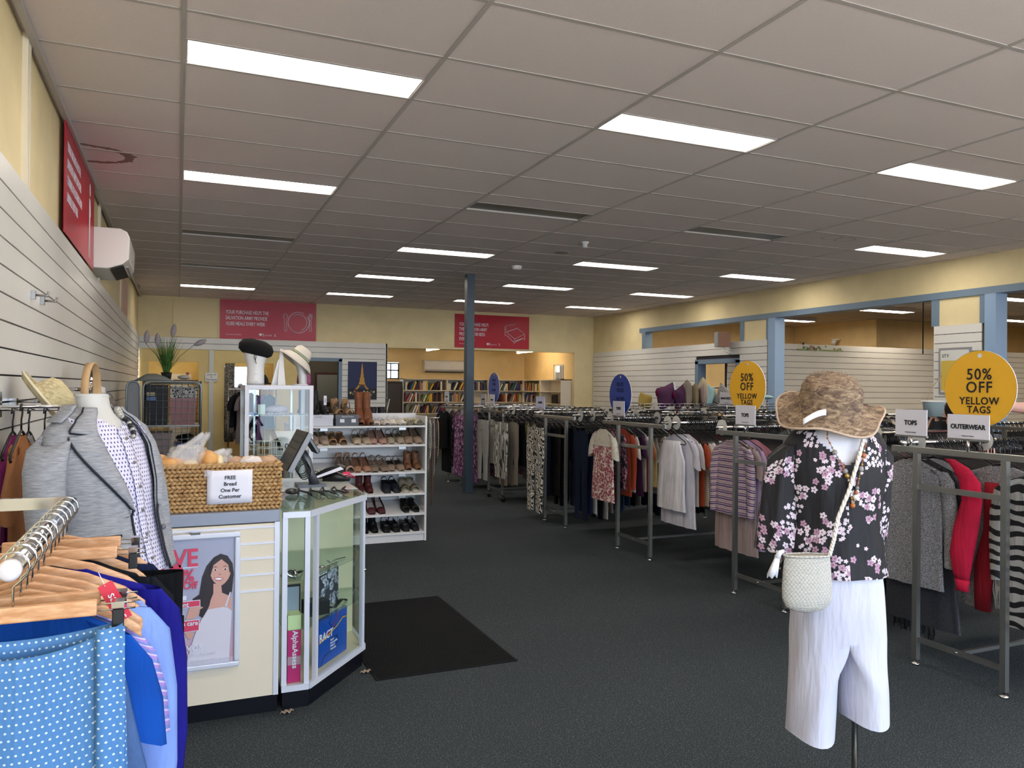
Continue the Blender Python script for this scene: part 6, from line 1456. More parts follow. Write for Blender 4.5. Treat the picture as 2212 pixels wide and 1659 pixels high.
pC2 = [('top', 'dedbe0'), ('top', 'b5523a'), ('top', 'cream speckled'), ('top', 'dedbe0'), ('top', '6f7178'), ('long', 'dedbe0'), ('top', 'b8244a'), ('long', 'b8244a'), ('top', 'a9a9ae'), ('top', 'blue leopard'), ('long', '2f6e6a'), ('top', '1e2a4a'), ('long', '5c6157'), ('top', 'black and white striped'), ('long', 'black and white striped'), ('long', '14151a'), ('dress', '0f1013'), ('top', '14151a'), ('top', '1c2438'), ('long', '3a4636'), ('top', '14151a'), ('long', '0f1013')]
fill_rail('blue tops rack', 'near', xs_(4.12, 5.08, 22), 5.72, ZR, pC2, 32, 2)
sign_card('white TOPS sign card in front of the dark blue disc', 3.89, 6.46, 1.275, 'TOPS', w=.21, h=.14, fs=.036)
round_sign('dark blue disc sign reading BLUE TAGS NOW behind a TOPS card', 3.91, 6.47, 1.475, .20, '2b459c', [('BLUE', .085, .052, .95), ('TAGS', .028, .052, .95), ('NOW', -.055, .052, .95), ('$2', -.14, .07, .95)], mat('faded_ink', '1b2148', .6))
for k, (x, y) in enumerate(((3.95, 6.72), (4.5, 6.72), (3.94, 5.72), (4.03, 5.72), (4.75, 5.72))): divider(x, y, ZR, 'white round size divider on the blue tops rack, '+['far rail end', 'far rail middle', 'near rail outermost', 'near rail second', 'near rail middle'][k], 'white size dividers on rack rails')
# --- rack D: pants
rackD = rack('steel clothes rack of trousers with the PANTS card', 3.93, 7.63, 8.16, (8.42, 7.44), 5.80, arm=(.30, .20))
ZLEAF = mat('black_white_leaf', pat=p_zebra('d5cfc2', '121215', 8.5, 16, .55, (.5, .9, .3)))
hang('pants', ZLEAF, 3.86, 8.28, ZR, pi/2, 1, 'wide black trousers with white leaf print at the aisle end', 'clothes on the far rail of the pants rack', hlabel='clip hanger of the leaf print trousers', kw=dict(w=.30, L=1.02, amp=.008, th=.022), cat='trousers')
rD = random.Random(8); pD = ['14151a', '0f1013', '1c2438', '27364d', '14151a', '3c3734']
fill_rail('pants rack', 'far', xs_(4.0, 5.7, 24), 8.42, ZR, rp(rD, pD, ['pants'], 24), 41, 1)
pD2 = ['1c2438', '1e2a4a', 'dedbe0', '14151a', 'c9c5bd', '8e8579', '5c6157', '3f5873', '3f5873', '14151a', 'a9a9ae', '1c2438', '14151a', '27364d', '1c2438', '14151a', '0f1013', '1e2a4a', '27364d', '14151a', '0f1013', '1c2438', '14151a', '0f1013', '27364d', '14151a']
fill_rail('pants rack', 'near', xs_(3.97, 5.7, 26), 7.42, ZR, [('pants', c) for c in pD2], 42)
sign_card('white PANTS sign card above the trousers rack', 3.92, 8.28, 1.29, 'PANTS', w=.24, h=.145, fs=.036, mtc=mat('sign_card2', 'c9cbe6', .4))
for k, (x, y) in enumerate(((4.0, 8.42), (4.9, 8.42), (4.0, 7.44), (4.15, 7.44), (4.7, 7.44))): divider(x, y, ZR, 'white round size divider on the pants rack, '+['far rail end', 'far rail middle', 'near rail outermost', 'near rail second', 'near rail middle'][k], 'white size dividers on rack rails')
# --- rack E: castors
rackE = rack('steel clothes rack on castor wheels between the post and pants rack', 4.03, 9.69, 10.19, (10.38, 9.50), 5.90, arm=(.28, .12), wheels=True)
hang('pants', cloth('a5a39e'), 4.0, 10.36, ZR, pi/2, 0, 'pale grey cargo trousers at the aisle end of the castor rack', 'clothes on the far rail of the castor rack', hlabel='clip hanger of the pale grey cargo trousers', kw=dict(w=.30, L=.88, amp=.008, th=.02), cat='trousers')
hang('pants', PATS['palm print'], 3.98, 9.62, ZR, pi/2, 1, 'white trousers with dark palm print at the castor rack end', 'clothes on the near rail of the castor rack', hlabel='clip hanger of the palm print trousers', kw=dict(w=.30, L=.78, amp=.008, th=.02), cat='trousers')
rE = random.Random(9); pE = ['8e8579', '14151a', 'b8a48c', 'c9c5bd', '7a4a3a', '6f7178', 'a9a9ae', '14151a', '7a4a3a', 'e6e2da', 'palm print']
fill_rail('castor rack', 'far', xs_(4.1, 5.8, 18), 10.38, ZR, rp(rE, pE, ['pants', 'skirt', 'pants'], 18), 51, 1)
fill_rail('castor rack', 'near', xs_(4.06, 5.8, 20), 9.50, ZR, [('pants', '8e8579'), ('skirt', '14151a'), ('skirt', 'd9c98a'), ('pants', 'c9c5bd'), ('pants', '7a4a3a'), ('pants', 'a9a9ae'), ('skirt', 'a9a9ae'), ('pants', '14151a'), ('skirt', '7a4a3a')]+rp(rE, pE, ['pants', 'skirt'], 11), 52, 1)
round_sign('faded blue disc sign reading BLUE TAGS NOW $2 on the castor rack', 4.04, 10.05, 1.535, .205, '4a5aa0', [('BLUE', .085, .052, .95), ('TAGS', .028, .052, .95), ('NOW', -.055, .052, .95), ('$2', -.15, .09, .95)], mat('faded_ink', '1b2148', .6))
sign_card('white card sign in front of the faded blue disc', 4.02, 10.06, 1.29, 'SKIRTS', w=.19, h=.15, fs=.032); sign_card('white card sign left of the faded blue disc', 4.05, 10.47, 1.29, 'SHORTS', w=.19, h=.15, fs=.032)
for k, (x, y) in enumerate(((4.1, 10.38), (4.6, 10.38), (4.1, 9.50), (4.3, 9.50), (4.9, 9.50))): divider(x, y, ZR, 'white round size divider on the castor rack, '+['far rail end', 'far rail middle', 'near rail outermost', 'near rail second', 'near rail middle'][k], 'white size dividers on rack rails')
# --- rack F: dresses
rackF = rack('steel clothes rack of dresses just beyond the blue-grey post', 4.05, 11.40, 12.02, (12.22, 11.20), 5.9, arm=(.40, .15))
hang('long', cloth('101114'), 3.98, 12.18, ZR, pi/2, 1, 'black short kimono jacket at the aisle end of the dress rack', 'clothes on the far rail of the dress rack', hlabel='black hanger of the kimono jacket, dress rack', kw=dict(w=.22, L=.60, amp=.008, th=.02))
hang('dress', cloth('0f1013'), 4.04, 12.10, ZR, pi/2, 2, 'long black dress behind the kimono jacket', 'clothes on the far rail of the dress rack', hlabel='black hanger of the long black dress', kw=dict(w=.20, L=.98, amp=.008, th=.02))
hang('dress', PATS['purple print'], 4.05, 11.50, ZR, pi/2, 0, 'black dress with purple and white print at the near rail end', 'clothes on the near rail of the dress rack', hlabel='black hanger of the purple print dress', kw=dict(w=.22, L=.98, amp=.008, th=.02))
rF = random.Random(10); pF = ['14151a', '0f1013', 'dark floral', 'e0c2c8', '14151a', 'c9c5bd', 'dark floral', '1c2438', 'palm print', 'purple print']
fill_rail('dress rack', 'far', xs_(4.12, 5.8, 16), 12.22, ZR, rp(rF, pF, ['dress'], 16), 61, 2)
fill_rail('dress rack', 'near', xs_(4.12, 5.8, 16), 11.22, ZR, rp(rF, pF, ['dress', 'dress', 'blouse'], 16), 62, 1)
sign_card('small white card sign above the dress rack left of the post', 4.05, 12.14, 1.30, 'DRESSES', w=.22, h=.16, fs=.032)
for k, (x, y) in enumerate(((4.1, 12.22), (4.7, 12.22), (4.4, 11.20))): divider(x, y, ZR, 'white round size divider on the dress rack, '+['far rail end', 'far rail middle', 'near rail'][k], 'white size dividers on rack rails')
# --- second bank of racks nearer the right wall
rG = random.Random(12); pG = ['14151a', '0f1013', '1c2438', 'dedbe0', '2b4a8c', '9dbfc0', 'navy plaid', '8c1f35', 'a9a9ae', '8e8579']
for nm_, X0, y0, y1, X1, n, kinds in (('bedding basket rack', 5.95, 8.45, 8.95, 8.0, 20, ['top', 'long']), ('middle back rack', 5.6, 6.35, 6.85, 8.2, 26, ['top', 'long', 'jacket']), ('right back rack', 7.0, 4.30, 4.8, 8.6, 22, ['long', 'jacket']), ('far right rack', 6.6, 2.7, 3.2, 8.4, 22, ['long', 'jacket'])):
    zt = 1.21
    rack('steel clothes rack in the second bank, the '+nm_, X0, y0, y1, (y1+.18, y0-.18), X1, arm=(.22, .22))
    for rn, yr in (('far', y1+.18), ('near', y0-.18)): fill_rail(nm_, rn, xs_(X0+.1, X1-.1, n), yr, ZR, rp(rG, pG, kinds, n), len(nm_)+int(yr*3), hangers=False)
    for k, x in enumerate((X0+.3, X0+1.1)): divider(x, y0-.18, ZR, 'white round size divider on the near rail of the '+nm_+(', outer' if k == 0 else ', inner'), 'white size dividers on rack rails')
b = B()
for x, y, z in FAR_H:
    b.T = Matrix.Translation((x, y, z))@rot_z(pi/2); b.add([p for p in HGB.v], HGB.f)
b.T = None; o = b.obj('clothes_hangers', BLACK); tag(o, 'dense run of further black plastic hangers crowding the rails of all the clothes racks', 'hangers'); o['kind'] = 'stuff'
# wire display baskets with cushions on the bedding rack
def wbasket(label, x0, x1, y0, y1, z0, h):
    t = thing('wire_display_basket', label, 'wire basket', ((x0+x1)/2, (y0+y1)/2, z0)); b = B()
    for z in (z0, z0+h/2, z0+h): b.tube([(x0, y0, z), (x1, y0, z), (x1, y1, z), (x0, y1, z)], .004, 4, loop=True)
    n = int((x1-x0)/.08)
    for k in range(n+1): x = x0+(x1-x0)*k/n; b.tube([(x, y0, z0+h), (x, y0, z0), (x, y1, z0), (x, y1, z0+h)], .0025, 4)
    for k in range(5): y = y0+(y1-y0)*k/4; b.tube([(x0, y, z0+h), (x0, y, z0), (x1, y, z0), (x1, y, z0+h)], .0025, 4)
    b.obj('wire_frame', CHROME, t)
    for x in (x0+.1, x1-.1): B().cyl((x, (y0+y1)/2, 1.222), (x, (y0+y1)/2, z0), .01, 8).obj('support', CHROME, t)
    return t
BZ = 1.262
wbasket('long chrome wire basket full of cushions on the bedding rack', 5.66, 6.86, 8.75, 9.15, BZ, .075)
wbasket('chrome wire basket of folded bed linen right of the cushions', 6.9, 7.9, 8.75, 9.15, BZ, .075)
def cushion(name, label, c, s, mt, rz=0, ry=0, th=.07, extra=None):
    b = B()
    def fn(u, v):
        x = (2*u-1); y = (2*v-1); k = (1-abs(x)**3)*(1-abs(y)**3); p = 1-.09*(1-abs(x*y))*(max(abs(x), abs(y)))
        return x*p, y*p, k
    for sg in (1, -1):
        b.grid(lambda u, v: (fn(u, v)[0]*s[0], sg*th*fn(u, v)[2]**.55, fn(u, v)[1]*s[1]), 10, 10)
    o = b.obj(name, mt); o.location = c; o.rotation_euler = (0, ry, rz); tag(o, label, 'cushion')
    if extra == 'tassels':
        for x, z in ((-s[0], s[1]), (s[0], s[1]), (-s[0], -s[1])):
            B().tube([(x*.93, 0, z*.93), (x*1.05, 0, z*.93-.03), (x*1.07, -.01, z*.93-.09)], [.008, .018, .02], 7).obj('tassel', cloth('6e1436'), o, local=True)
    if extra in ('tag', 'tassels'): B().box(s[0]*.55, -th*.9-.002, s[1]*.45, s[0]*.55+.04, -th*.9, s[1]*.45+.11).obj('price_tag', TAGM[0], o, local=True)
    return o
cushion('cushion', 'small yellow cushion with brown pineapple print at the left basket end', (5.80, 8.95, BZ+.11), (.12, .10), mat('yellow_print_cloth', pat=p_dots('b8983c', '4a3a24', .03, .3)), .3, .2, .06)
cushion('cushion', 'left plum cushion with dark red tassels', (6.12, 8.92, BZ+.17), (.18, .16), cloth('57344f'), .3, -.25, .08, 'tassels'); cushion('cushion', 'right plum cushion with dark red tassels', (6.35, 8.92, BZ+.16), (.17, .15), cloth('4c2c48'), .5, -.35, .07, 'tassels')
cushion('cushion', 'grey beige square cushion leaning right of the plum cushions', (6.50, 8.97, BZ+.20), (.17, .19), cloth('8f8373'), .9, .2, .07, 'tag'); cushion('cushion', 'tan corded cushion beside the patterned strip cushion', (6.62, 8.98, BZ+.18), (.15, .17), cloth('8f7f62'), 1.1, .15, .06)
cushion('cushion', 'cream cushion with red and navy diamond strip', (6.72, 8.93, BZ+.18), (.14, .17), mat('diamond_strip', pat=p_check('cfc7b6', '9a3a3a', '24304a', .03)), 1.2, .15, .05); cushion('cushion', 'pale beige pointed cushion at the right of the long basket', (6.80, 9.02, BZ+.22), (.17, .19), cloth('b5a98c'), .9, .5, .07)
cushion('cushion', 'pale aqua cushion showing behind the beige pointed one', (6.95, 9.05, BZ+.17), (.14, .16), cloth('9dbfc0'), .6, .2, .06)
cushion('cushion', 'black cushion with white line border behind the MANCHESTER card', (7.18, 8.98, BZ+.14), (.22, .15), mat('black_white_border', pat=p_stripes([(0, '14151c'), (.7, 'd6d3ca')], .06)), .2, .45, .07)
for k in range(7):
    tag(blob((0, 0, 0), (.13, .16, .035), 60+k, .06).obj('folded_linen', [cloth('a9a9ae'), cloth('c9c5bd'), mat('linen_print', pat=p_flower('c9c7c2', '7f8f8a', '8f9aa8', '5f6f6a', 30, .5, .4, 9)), PATS['navy plaid'], cloth('2b4a8c'), cloth('dedbe0'), cloth('9dbfc0')][k]),
        ['folded pale grey sheet beneath the black cushion', 'folded off-white sheet in the linen basket', 'folded leaf print sheet on top of the linen basket', 'folded navy plaid sheet in the linen basket', 'folded blue sheet at the right of the linen basket', 'folded white sheet at the right of the linen basket', 'folded aqua towel at the far right of the linen basket'][k], 'linen').location = ((7.05, 7.3, 7.36, 7.4, 7.62, 7.7, 7.76)[k], (8.95, 8.95, 8.92, 9.0, 8.95, 9.0, 8.9)[k], BZ+(.04, .04, .11, .19, .04, .11, .17)[k])
sign_card('white MANCHESTER sign card above the linen basket', 6.90, 8.62, 1.33, 'MANCHESTER', w=.30, h=.17, fs=.042)
# ================================================================ RIGHT-HAND MANNEQUIN
def body_grid(prof, nphi=48, nz=30, fold=lambda a, z: 0, skip=None, lean=0., ztop=None, mirror=1):
    """prof: list (z, halfwidth, depth); front is -Y; returns B in local space"""
    zs = [p[0] for p in prof]
    def S(a, z, off=0.):
        z = max(min(z, zs[0]), zs[-1])
        for i in range(len(prof)-1):
            if prof[i][0] >= z >= prof[i+1][0]:
                t_ = (prof[i][0]-z)/(prof[i][0]-prof[i+1][0]+1e-9); t_ = t_*t_*(3-2*t_)*.5+t_*.5
                hw = prof[i][1]+(prof[i+1][1]-prof[i][1])*t_; dp = prof[i][2]+(prof[i+1][2]-prof[i][2])*t_; break
        f = fold(a, z)+off
        return Vector(((hw+f)*sin(a), -(dp+f)*cos(a)-lean*(zs[0]-z), z))
    return S
RM = Vector((2.295, 2.235, 0)); rzR = radians(-24)
TR = Matrix.Translation(RM)@rot_z(rzR)
mq = thing('mannequin', 'white headless mannequin on a steel pole wearing hat, floral blouse and white trousers', 'mannequin', tuple(RM), rzR)
MQ = mat('mannequin_white', 'd5d3dc', .35)
S = body_grid([(1.44, .055, .055), (1.41, .06, .06), (1.385, .11, .075), (1.355, .165, .09), (1.25, .165, .105), (1.05, .13, .095), (.9, .155, .10), (.80, .16, .10)])
b = B(); b.grid(lambda u, v: tuple(S(2*pi*u, 1.44-.64*v)), 40, 24); b.obj('torso', MQ, mq, local=True)
B().lathe([(.001, 1.441), (.05, 1.44), (.056, 1.43)], n=20).obj('neck_cap', MQ, mq, local=True)
B().cyl((.085, .0, .02), (.085, .0, .82), .0115, 14).obj('pole', STEEL, mq, local=True); B().lathe([(.001, 0), (.15, 0), (.15, .008), (.02, .02), (.001, .02)], (.085, 0, 0), 32).obj('base', STEEL, mq, local=True)
FLOR = mat('blossom_chiffon', '17161b', .7, pat=p_flower('121117', 'cdbfca', 'a78399', '7d5068', 34, .47, .55, 8.5, .8))
bl = thing('floral_blouse', 'black chiffon blouse with pink cherry blossom sprays on the white mannequin', 'blouse', tuple(RM+Vector((0, 0, .85))), rzR)
def bfold(a, z): return .006*sin(7*a+z*3)*(1.5-z)+.005*sin(11*a-5*z)*(1.45-z)*2*.5
S2 = body_grid([(1.415, .07, .068), (1.40, .12, .085), (1.375, .165, .10), (1.33, .19, .115), (1.2, .185, .135), (1.05, .172, .135), (.93, .185, .14), (.85, .197, .15)], fold=bfold)
def vneck(u, v):
    a = min(u, 1-u)*2*pi; z = 1.415-.565*v; return z > 1.255 and a < radians(52)*(z-1.255)/.16
b = B(); b.grid(lambda u, v: (*(S2(2*pi*u, 1.415-.565*v)-Vector((0, 0, .85))), u*1.1, -v*.57), 96, 60, skip=vneck); b.obj('bodice', FLOR, bl, local=True)
for s in (-1, 1):
    b = B(); rings = []
    path = [(.13, 1.36, .05, .05), (.19, 1.31, .065, .06), (.205, 1.20, .065, .062), (.212, 1.08, .072, .066), (.215, .98, .08, .07), (.217, .925, .084, .072)]
    if s > 0: path = [(x-.02*i, z, rx*.8, ry*.8) for i, (x, z, rx, ry) in enumerate(path)]
    for x, z, rx, ry in path: rings.append([(s*(x+rx*cos(2*pi*k/28))+.004*sin(5*2*pi*k/28), ry*sin(2*pi*k/28)+.006*sin(6*2*pi*k/28), z-.85+(-rx*.55*cos(2*pi*k/28) if z > 1.3 else .03*cos(2*pi*k/28)*(1.3-z))) for k in range(28)])
    b.loft(rings, True, False); b.obj('sleeve', FLOR, bl, local=True)
wp = thing('white_trousers', 'cropped wide-leg white trousers on the mannequin at the right', 'trousers', tuple(RM+Vector((0, 0, .2))), rzR)
WHT = mat('white_cotton', 'c4c4d2', .8, pat=lambda tt: (tt.base(tt.ramp(tt.noise(tt.obj(), 3, 2), [(.3, 'c0c0d0'), (.7, 'cdccd9')])), tt.bump(tt.noise(tt.mapping(tt.obj(), (3, 3, .6)), 6, 3), .5, .03)))
sgp = lambda q_, p_: (abs(q_)**p_)*(1 if q_ > 0 else -1)
def hipring(z, hw, dp, p_, n=48): return [Vector(((hw+.003*sin(5*a))*sgp(cos(a), p_)+.018, (dp+.003*sin(6*a))*sgp(sin(a), p_), z-.2)) for a in [-pi/2-2*pi*k/n for k in range(n)]]
b = B(); HR = [hipring(z, hw, dp, p_) for z, hw, dp, p_ in ((.885, .150, .115, .85), (.86, .155, .118, .85), (.80, .162, .120, .82), (.72, .168, .118, .8), (.66, .171, .114, .75), (.61, .173, .111, .72))]
b.loft(HR, True, False)
low = HR[-1]
for s, zb in ((-1, .235), (1, .30)):
    half = low[0:25] if s < 0 else [low[(-k) % 48] for k in range(25)]
    mid = [half[24].lerp(half[0], k/12)+Vector((0, 0, .012*sin(pi*k/12))) for k in range(1, 12)]
    D0 = half+mid; rings = [D0]
    for i in range(1, 17):
        q = i/16; z = .61+(zb-.61)*q; w_ = min(1, q*1.5); w_ = w_*w_*(3-2*w_); cx = s*(.0875+.014*q)+.018; rx = .0855; ry = .108-.004*q; R_ = []
        for k in range(36):
            an = (-90-180*k/24) if k <= 24 else (90-180*(k-24)/12); an = radians(an if s < 0 else 180-an); c_, s_ = cos(an), sin(an)
            cr_ = 1+.09*max(0, -s_)**8-.02*cos(3*an+q*2)+.015*sin(5*an+6*q); e = Vector((cx+rx*c_*cr_, ry*s_*cr_, z-.2)); d = Vector((D0[k].x+s*(-.004 if k > 24 else 0)*0, D0[k].y, z-.2))
            if k > 24: d.x += s*.02*q
            R_.append(d.lerp(e, w_)+Vector((0, 0, .010*sin(an*2+1)*(i == 16))))
        rings.append(R_)
    b.loft([list(reversed(r_)) for r_ in rings] if s > 0 else rings, True, False)
seen = {}; remap = []
for i, p in enumerate(b.v): remap.append(seen.setdefault((round(p.x, 5), round(p.y, 5), round(p.z, 5)), i))
b.f = [[remap[i] for i in f] for f in b.f]
b.obj('trouser_body', WHT, wp, local=True)
b = B(); b.tube([(.01+(.150)*cos(a), .115*sin(a), .675-.01*sin(a)) for a in [2*pi*k/40 for k in range(40)]], .003, 5, loop=True); b.obj('waistband', WHT, wp, local=True)
# hat
ht = thing('felt_hat', 'shaggy mottled brown wide-brimmed hat sitting on the mannequin neck', 'hat', tuple(RM+Vector((0, 0, 1.43))), 0)
HATM = mat('mottled_felt', '7d6658', .95, pat=lambda tt: (tt.base(tt.ramp(tt.noise(tt.mapping(tt.obj(), (1, 1, 2.2)), 22, 5, 1.5, .65), [(.32, '4b3a36'), (.46, '74604f'), (.56, '8f7a62'), (.7, 'b39c82')])), tt.bump(tt.noise(tt.obj(), 120, 4, 1), .9, .006)))
Rh = Matrix.Rotation(rzR+radians(-20), 3, 'Z')@Matrix.Rotation(radians(19), 3, 'X')@Matrix.Rotation(radians(5), 3, 'Y')
hcn = RM+Vector((-.018, .008, 1.475))
def hatpt(u, v):
    a = 2*pi*u
    prof = [(0, .125), (.05, .122), (.088, .105), (.106, .07), (.112, .03), (.116, 0), (.135, -.016), (.162, -.028), (.190, -.038)]
    k = v*(len(prof)-1); i = min(int(k), len(prof)-2); t_ = k-i; r_ = prof[i][0]+(prof[i+1][0]-prof[i][0])*t_; z = prof[i][1]+(prof[i+1][1]-prof[i][1])*t_
    if v > .62: z += (v-.62)*(.075*sin(3*a+.6)+.05*sin(2*a+2.2)); r_ *= 1+.03*sin(5*a)
    r_ *= 1+.012*sin(9*a+20*v)
    return hcn+Rh@Vector((r_*cos(a), r_*sin(a)*.94, z))
b = B(); b.grid(lambda u, v: tuple(hatpt(u, v)), 64, 32); b.obj('felt_body', HATM, ht, solid=.005)
b = B(); b.tube([hatpt(k/64, 1.0) for k in range(64)], .0045, 6, loop=True); b.obj('brim_edge', mat('brim_binding', 'b59f8c', .9), ht)
b = B(); random.seed(21)
for k in range(2600):
    u, v = random.random(), random.random()**.8*.97+.02; p = hatpt(u, v); c_ = hcn+Rh@Vector((0, 0, -.02)); n_ = (p-c_).normalized(); d_ = (n_+Vector((random.uniform(-.8, .8), random.uniform(-.8, .8), random.uniform(-.8, .8)))).normalized(); q = p+d_*random.uniform(.008, .02); s_ = d_.cross(Z_).normalized()*.0005
    b.add([p-s_, p+s_, q], [(0, 1, 2)])
o = b.obj('shaggy_fibres', mat('hat_fibre', '8b7566', .95), ht); o['kind'] = 'stuff'
t = thing('hat_tag', 'white paper tag hanging from the left side of the brown hat', 'tag', tuple(RM+Vector((-.14, .0, 1.42)))); a0 = hatpt(.60, .99)
pc = RM+Vector((-.125, -.02, 1.43)); ur = Vector((.919, -.394, 0)); b = B(); b.grid(lambda u, v: tuple(pc+ur*(.085*u-.05)+Vector((-.06*ur.y*0, 0, 0))+Z_*(.035*u-.022*v+.01*sin(3*u))+Vector((-.39, -.92, 0))*(.03+.012*sin(pi*u))), 8, 2); b.obj('paper', PAPER, t, solid=.0008)
# necklace, braid strap and bag
def onb(a, z, off=.008): 
    p = S2(radians(a), z, off); return RM+Matrix.Rotation(rzR, 3, 'Z')@p
t = thing('bead_necklace', 'long brown and white bead necklace over the floral blouse', 'necklace', tuple(RM+Vector((0, 0, 1.2))))
pts = [onb(-28, 1.40), onb(-22, 1.36), onb(-14, 1.31), onb(-6, 1.26), onb(-1, 1.21), onb(1, 1.17), onb(2, 1.135), onb(3, 1.12), onb(6, 1.15), onb(9, 1.2), onb(13, 1.25), onb(17, 1.30), onb(22, 1.35), onb(27, 1.40)]
random.seed(9); b = B(); b.tube(pts, .0015, 4); b.obj('thread', mat('tan_leather', '9a6a44', .5), t)
NB = [mat('bead_white', 'd9d3cc', .25), mat('bead_amber', 'a8643a', .25), mat('bead_grey', '8a8482', .25), mat('bead_gold', 'a8884a', .25, .6)]
tot = 40
for k in range(tot):
    q = k/(tot-1)*(len(pts)-1); i = min(int(q), len(pts)-2); p = pts[i].lerp(pts[i+1], q-i); r_ = random.choice((.004, .005, .007, .010)) if k > 4 else .004
    b = B(); b.ball(tuple(p+Vector((0, 0, 0))), r_, 10, 6); b.obj('bead', NB[k % 4 if r_ > .004 else random.randrange(4)], t)
t = thing('woven_bag', 'small white woven straw crossbody bag with braided strap and tassel', 'bag', tuple(RM+Vector((-.1, -.2, .84))))
vdir = Vector((-.716, -.698, 0)); bc = RM+ur*(-.095)+vdir*.185
def cyl2(a, k): return ur*cos(a)*k+vdir*sin(a)*k*.42
def weave(tt):
    u, v = tt.uv(); a = tt.m('SINE', tt.m('MULTIPLY', v, 6.283/.0085)); c_ = tt.m('SINE', tt.m('ADD', tt.m('MULTIPLY', u, 6.283/.0135), tt.m('MULTIPLY', tt.m('FLOOR', tt.m('DIVIDE', v, .0085)), 3.1416)))
    h = tt.m('MULTIPLY', tt.m('ABSOLUTE', a), tt.m('ADD', tt.m('MULTIPLY', c_, .35), .65)); tt.base(tt.ramp(h, [(0, 'a39d92'), (.5, 'dcd8d0'), (1, 'e8e6e2')])); tt.bump(h, .9, .004)
WV = mat('white_weave', 'dcd8d0', .8, pat=weave)
b = B(); b.loft([[bc+cyl2(2*pi*k/48, r_)+Z_*z for k in range(48)] for z, r_ in ((.945, .082), (.93, .083), (.88, .087), (.83, .09), (.79, .088), (.765, .078), (.75, .058), (.742, .02))], True, True); b.obj('woven_body', WV, t)
b = B(); b.tube([bc+cyl2(2*pi*k/40, .084)+Z_*.945 for k in range(40)], .004, 6, loop=True); b.obj('rim', WV, t)
strap = [bc+ur*.08+vdir*.0+Z_*.945, bc+ur*.095+Z_*1.0, RM+ur*.015+vdir*.185+Z_*1.08, RM+ur*.055+vdir*.172+Z_*1.18, RM+ur*.085+vdir*.155+Z_*1.28, RM+ur*.105+vdir*.125+Z_*1.36, RM+ur*.11+vdir*.06+Z_*1.405, RM+ur*.11-vdir*.05+Z_*1.41]
for ph in (0, 2.09, 4.19):
    b = B(); P2 = []
    for k in range(90):
        q = k/89*(len(strap)-1); i = min(int(q), len(strap)-2); P2.append(strap[i].lerp(strap[i+1], q-i)+ur*.004*cos(k*.8+ph)+vdir*.004*sin(k*.8+ph))
    b.tube(P2, .0045, 6); b.obj('braided_strap', mat('cream_cotton_cord', 'd8d2c8', .85), t)
tb = bc-ur*.085+Z_*.945
b = B(); b.tube([tb+Z_*.015, tb-ur*.012+Z_*.01, tb-ur*.022-Z_*.01], [.006, .009, .012], 8); 
for k in range(46): a = 2*pi*k/46; b.tube([tb-ur*.02+vdir*.006*sin(a)+ur*.008*cos(a)-Z_*.005, tb-ur*(.04-.018*cos(a))+vdir*.016*sin(a)-Z_*(.075+.006*sin(5*a))], .002, 4)
b.obj('tassel', mat('white_tassel', 'd9d9df', .9), t)

# ================================================================ LEFT BLAZER MANNEQUIN
LM = Vector((-.27, 3.02, 0)); rzL = radians(57)
lean = .19
mq = thing('mannequin', 'pale grey headless mannequin torso in a grey blazer by the left wall', 'mannequin', tuple(LM), rzL)
MG = mat('mannequin_grey', 'c4c2bd', .45)
Sb = body_grid([(1.50, .052, .05), (1.46, .05, .05), (1.43, .06, .06), (1.40, .12, .075), (1.36, .17, .09), (1.2, .165, .11), (1.0, .14, .10), (.85, .16, .105)], lean=lean)
b = B(); b.grid(lambda u, v: tuple(Sb(2*pi*u, 1.50-.65*v)), 40, 30); b.obj('torso', MG, mq, local=True)
B().lathe([(.001, 1.502), (.05, 1.5), (.052, 1.49)], n=28).obj('neck_cap', MG, mq, local=True); B().cyl((0, .0, .02), (0, .0, 1.0), .012, 12).obj('pole', STEEL, mq, local=True); B().lathe([(.001, 0), (.15, 0), (.15, .01), (.001, .02)], (0, 0, 0), 28).obj('base', STEEL, mq, local=True)
def lf(a, z): return .004*sin(5*a+4*z)*(1.45-z)*2
PB = [(1.462, .068, .068), (1.44, .085, .075), (1.415, .135, .09), (1.38, .185, .105), (1.32, .205, .125), (1.2, .20, .14), (1.08, .19, .135), (.98, .20, .14), (.90, .215, .15)]
Sz = body_grid(PB, fold=lf, lean=lean)
SHIRTM = mat('dotted_shirt', pat=p_dots('d6d2e2', '332f78', .0135, .19, True, .55))
sh = thing('dotted_shirt', 'white collared shirt with tiny navy dots under the grey blazer', 'shirt', tuple(LM), rzL)
b = B()
def sfn(u, v):
    a = 2*pi*u; z = 1.455-.60*v; p = Sz(a, z, -.012-(.03 if z < .92 else 0)*0); return (*p, u*1.1, -v*.6)
b.grid(sfn, 72, 50, skip=lambda u, v: (1.455-.6*v) > 1.385 and min(u, 1-u)*2*pi < radians(62)*((1.455-.6*v)-1.385)/.07); b.obj('body', SHIRTM, sh, local=True)
b = B(); b.grid(lambda u, v: (*(Sz(radians(-6+12*u), 1.385-.51*v, -.006)), u*.05, -v*.5), 3, 30); b.obj('button_placket', SHIRTM, sh, local=True, solid=.002)
for z in (1.35, 1.27, 1.19, 1.11, 1.03, .95): p = Sz(0, z, -.002); B().ball((p.x, p.y, p.z), (.0065, .003, .0065), 10, 6).obj('button', mat('pearl_button', '77706c', .3), sh, local=True)
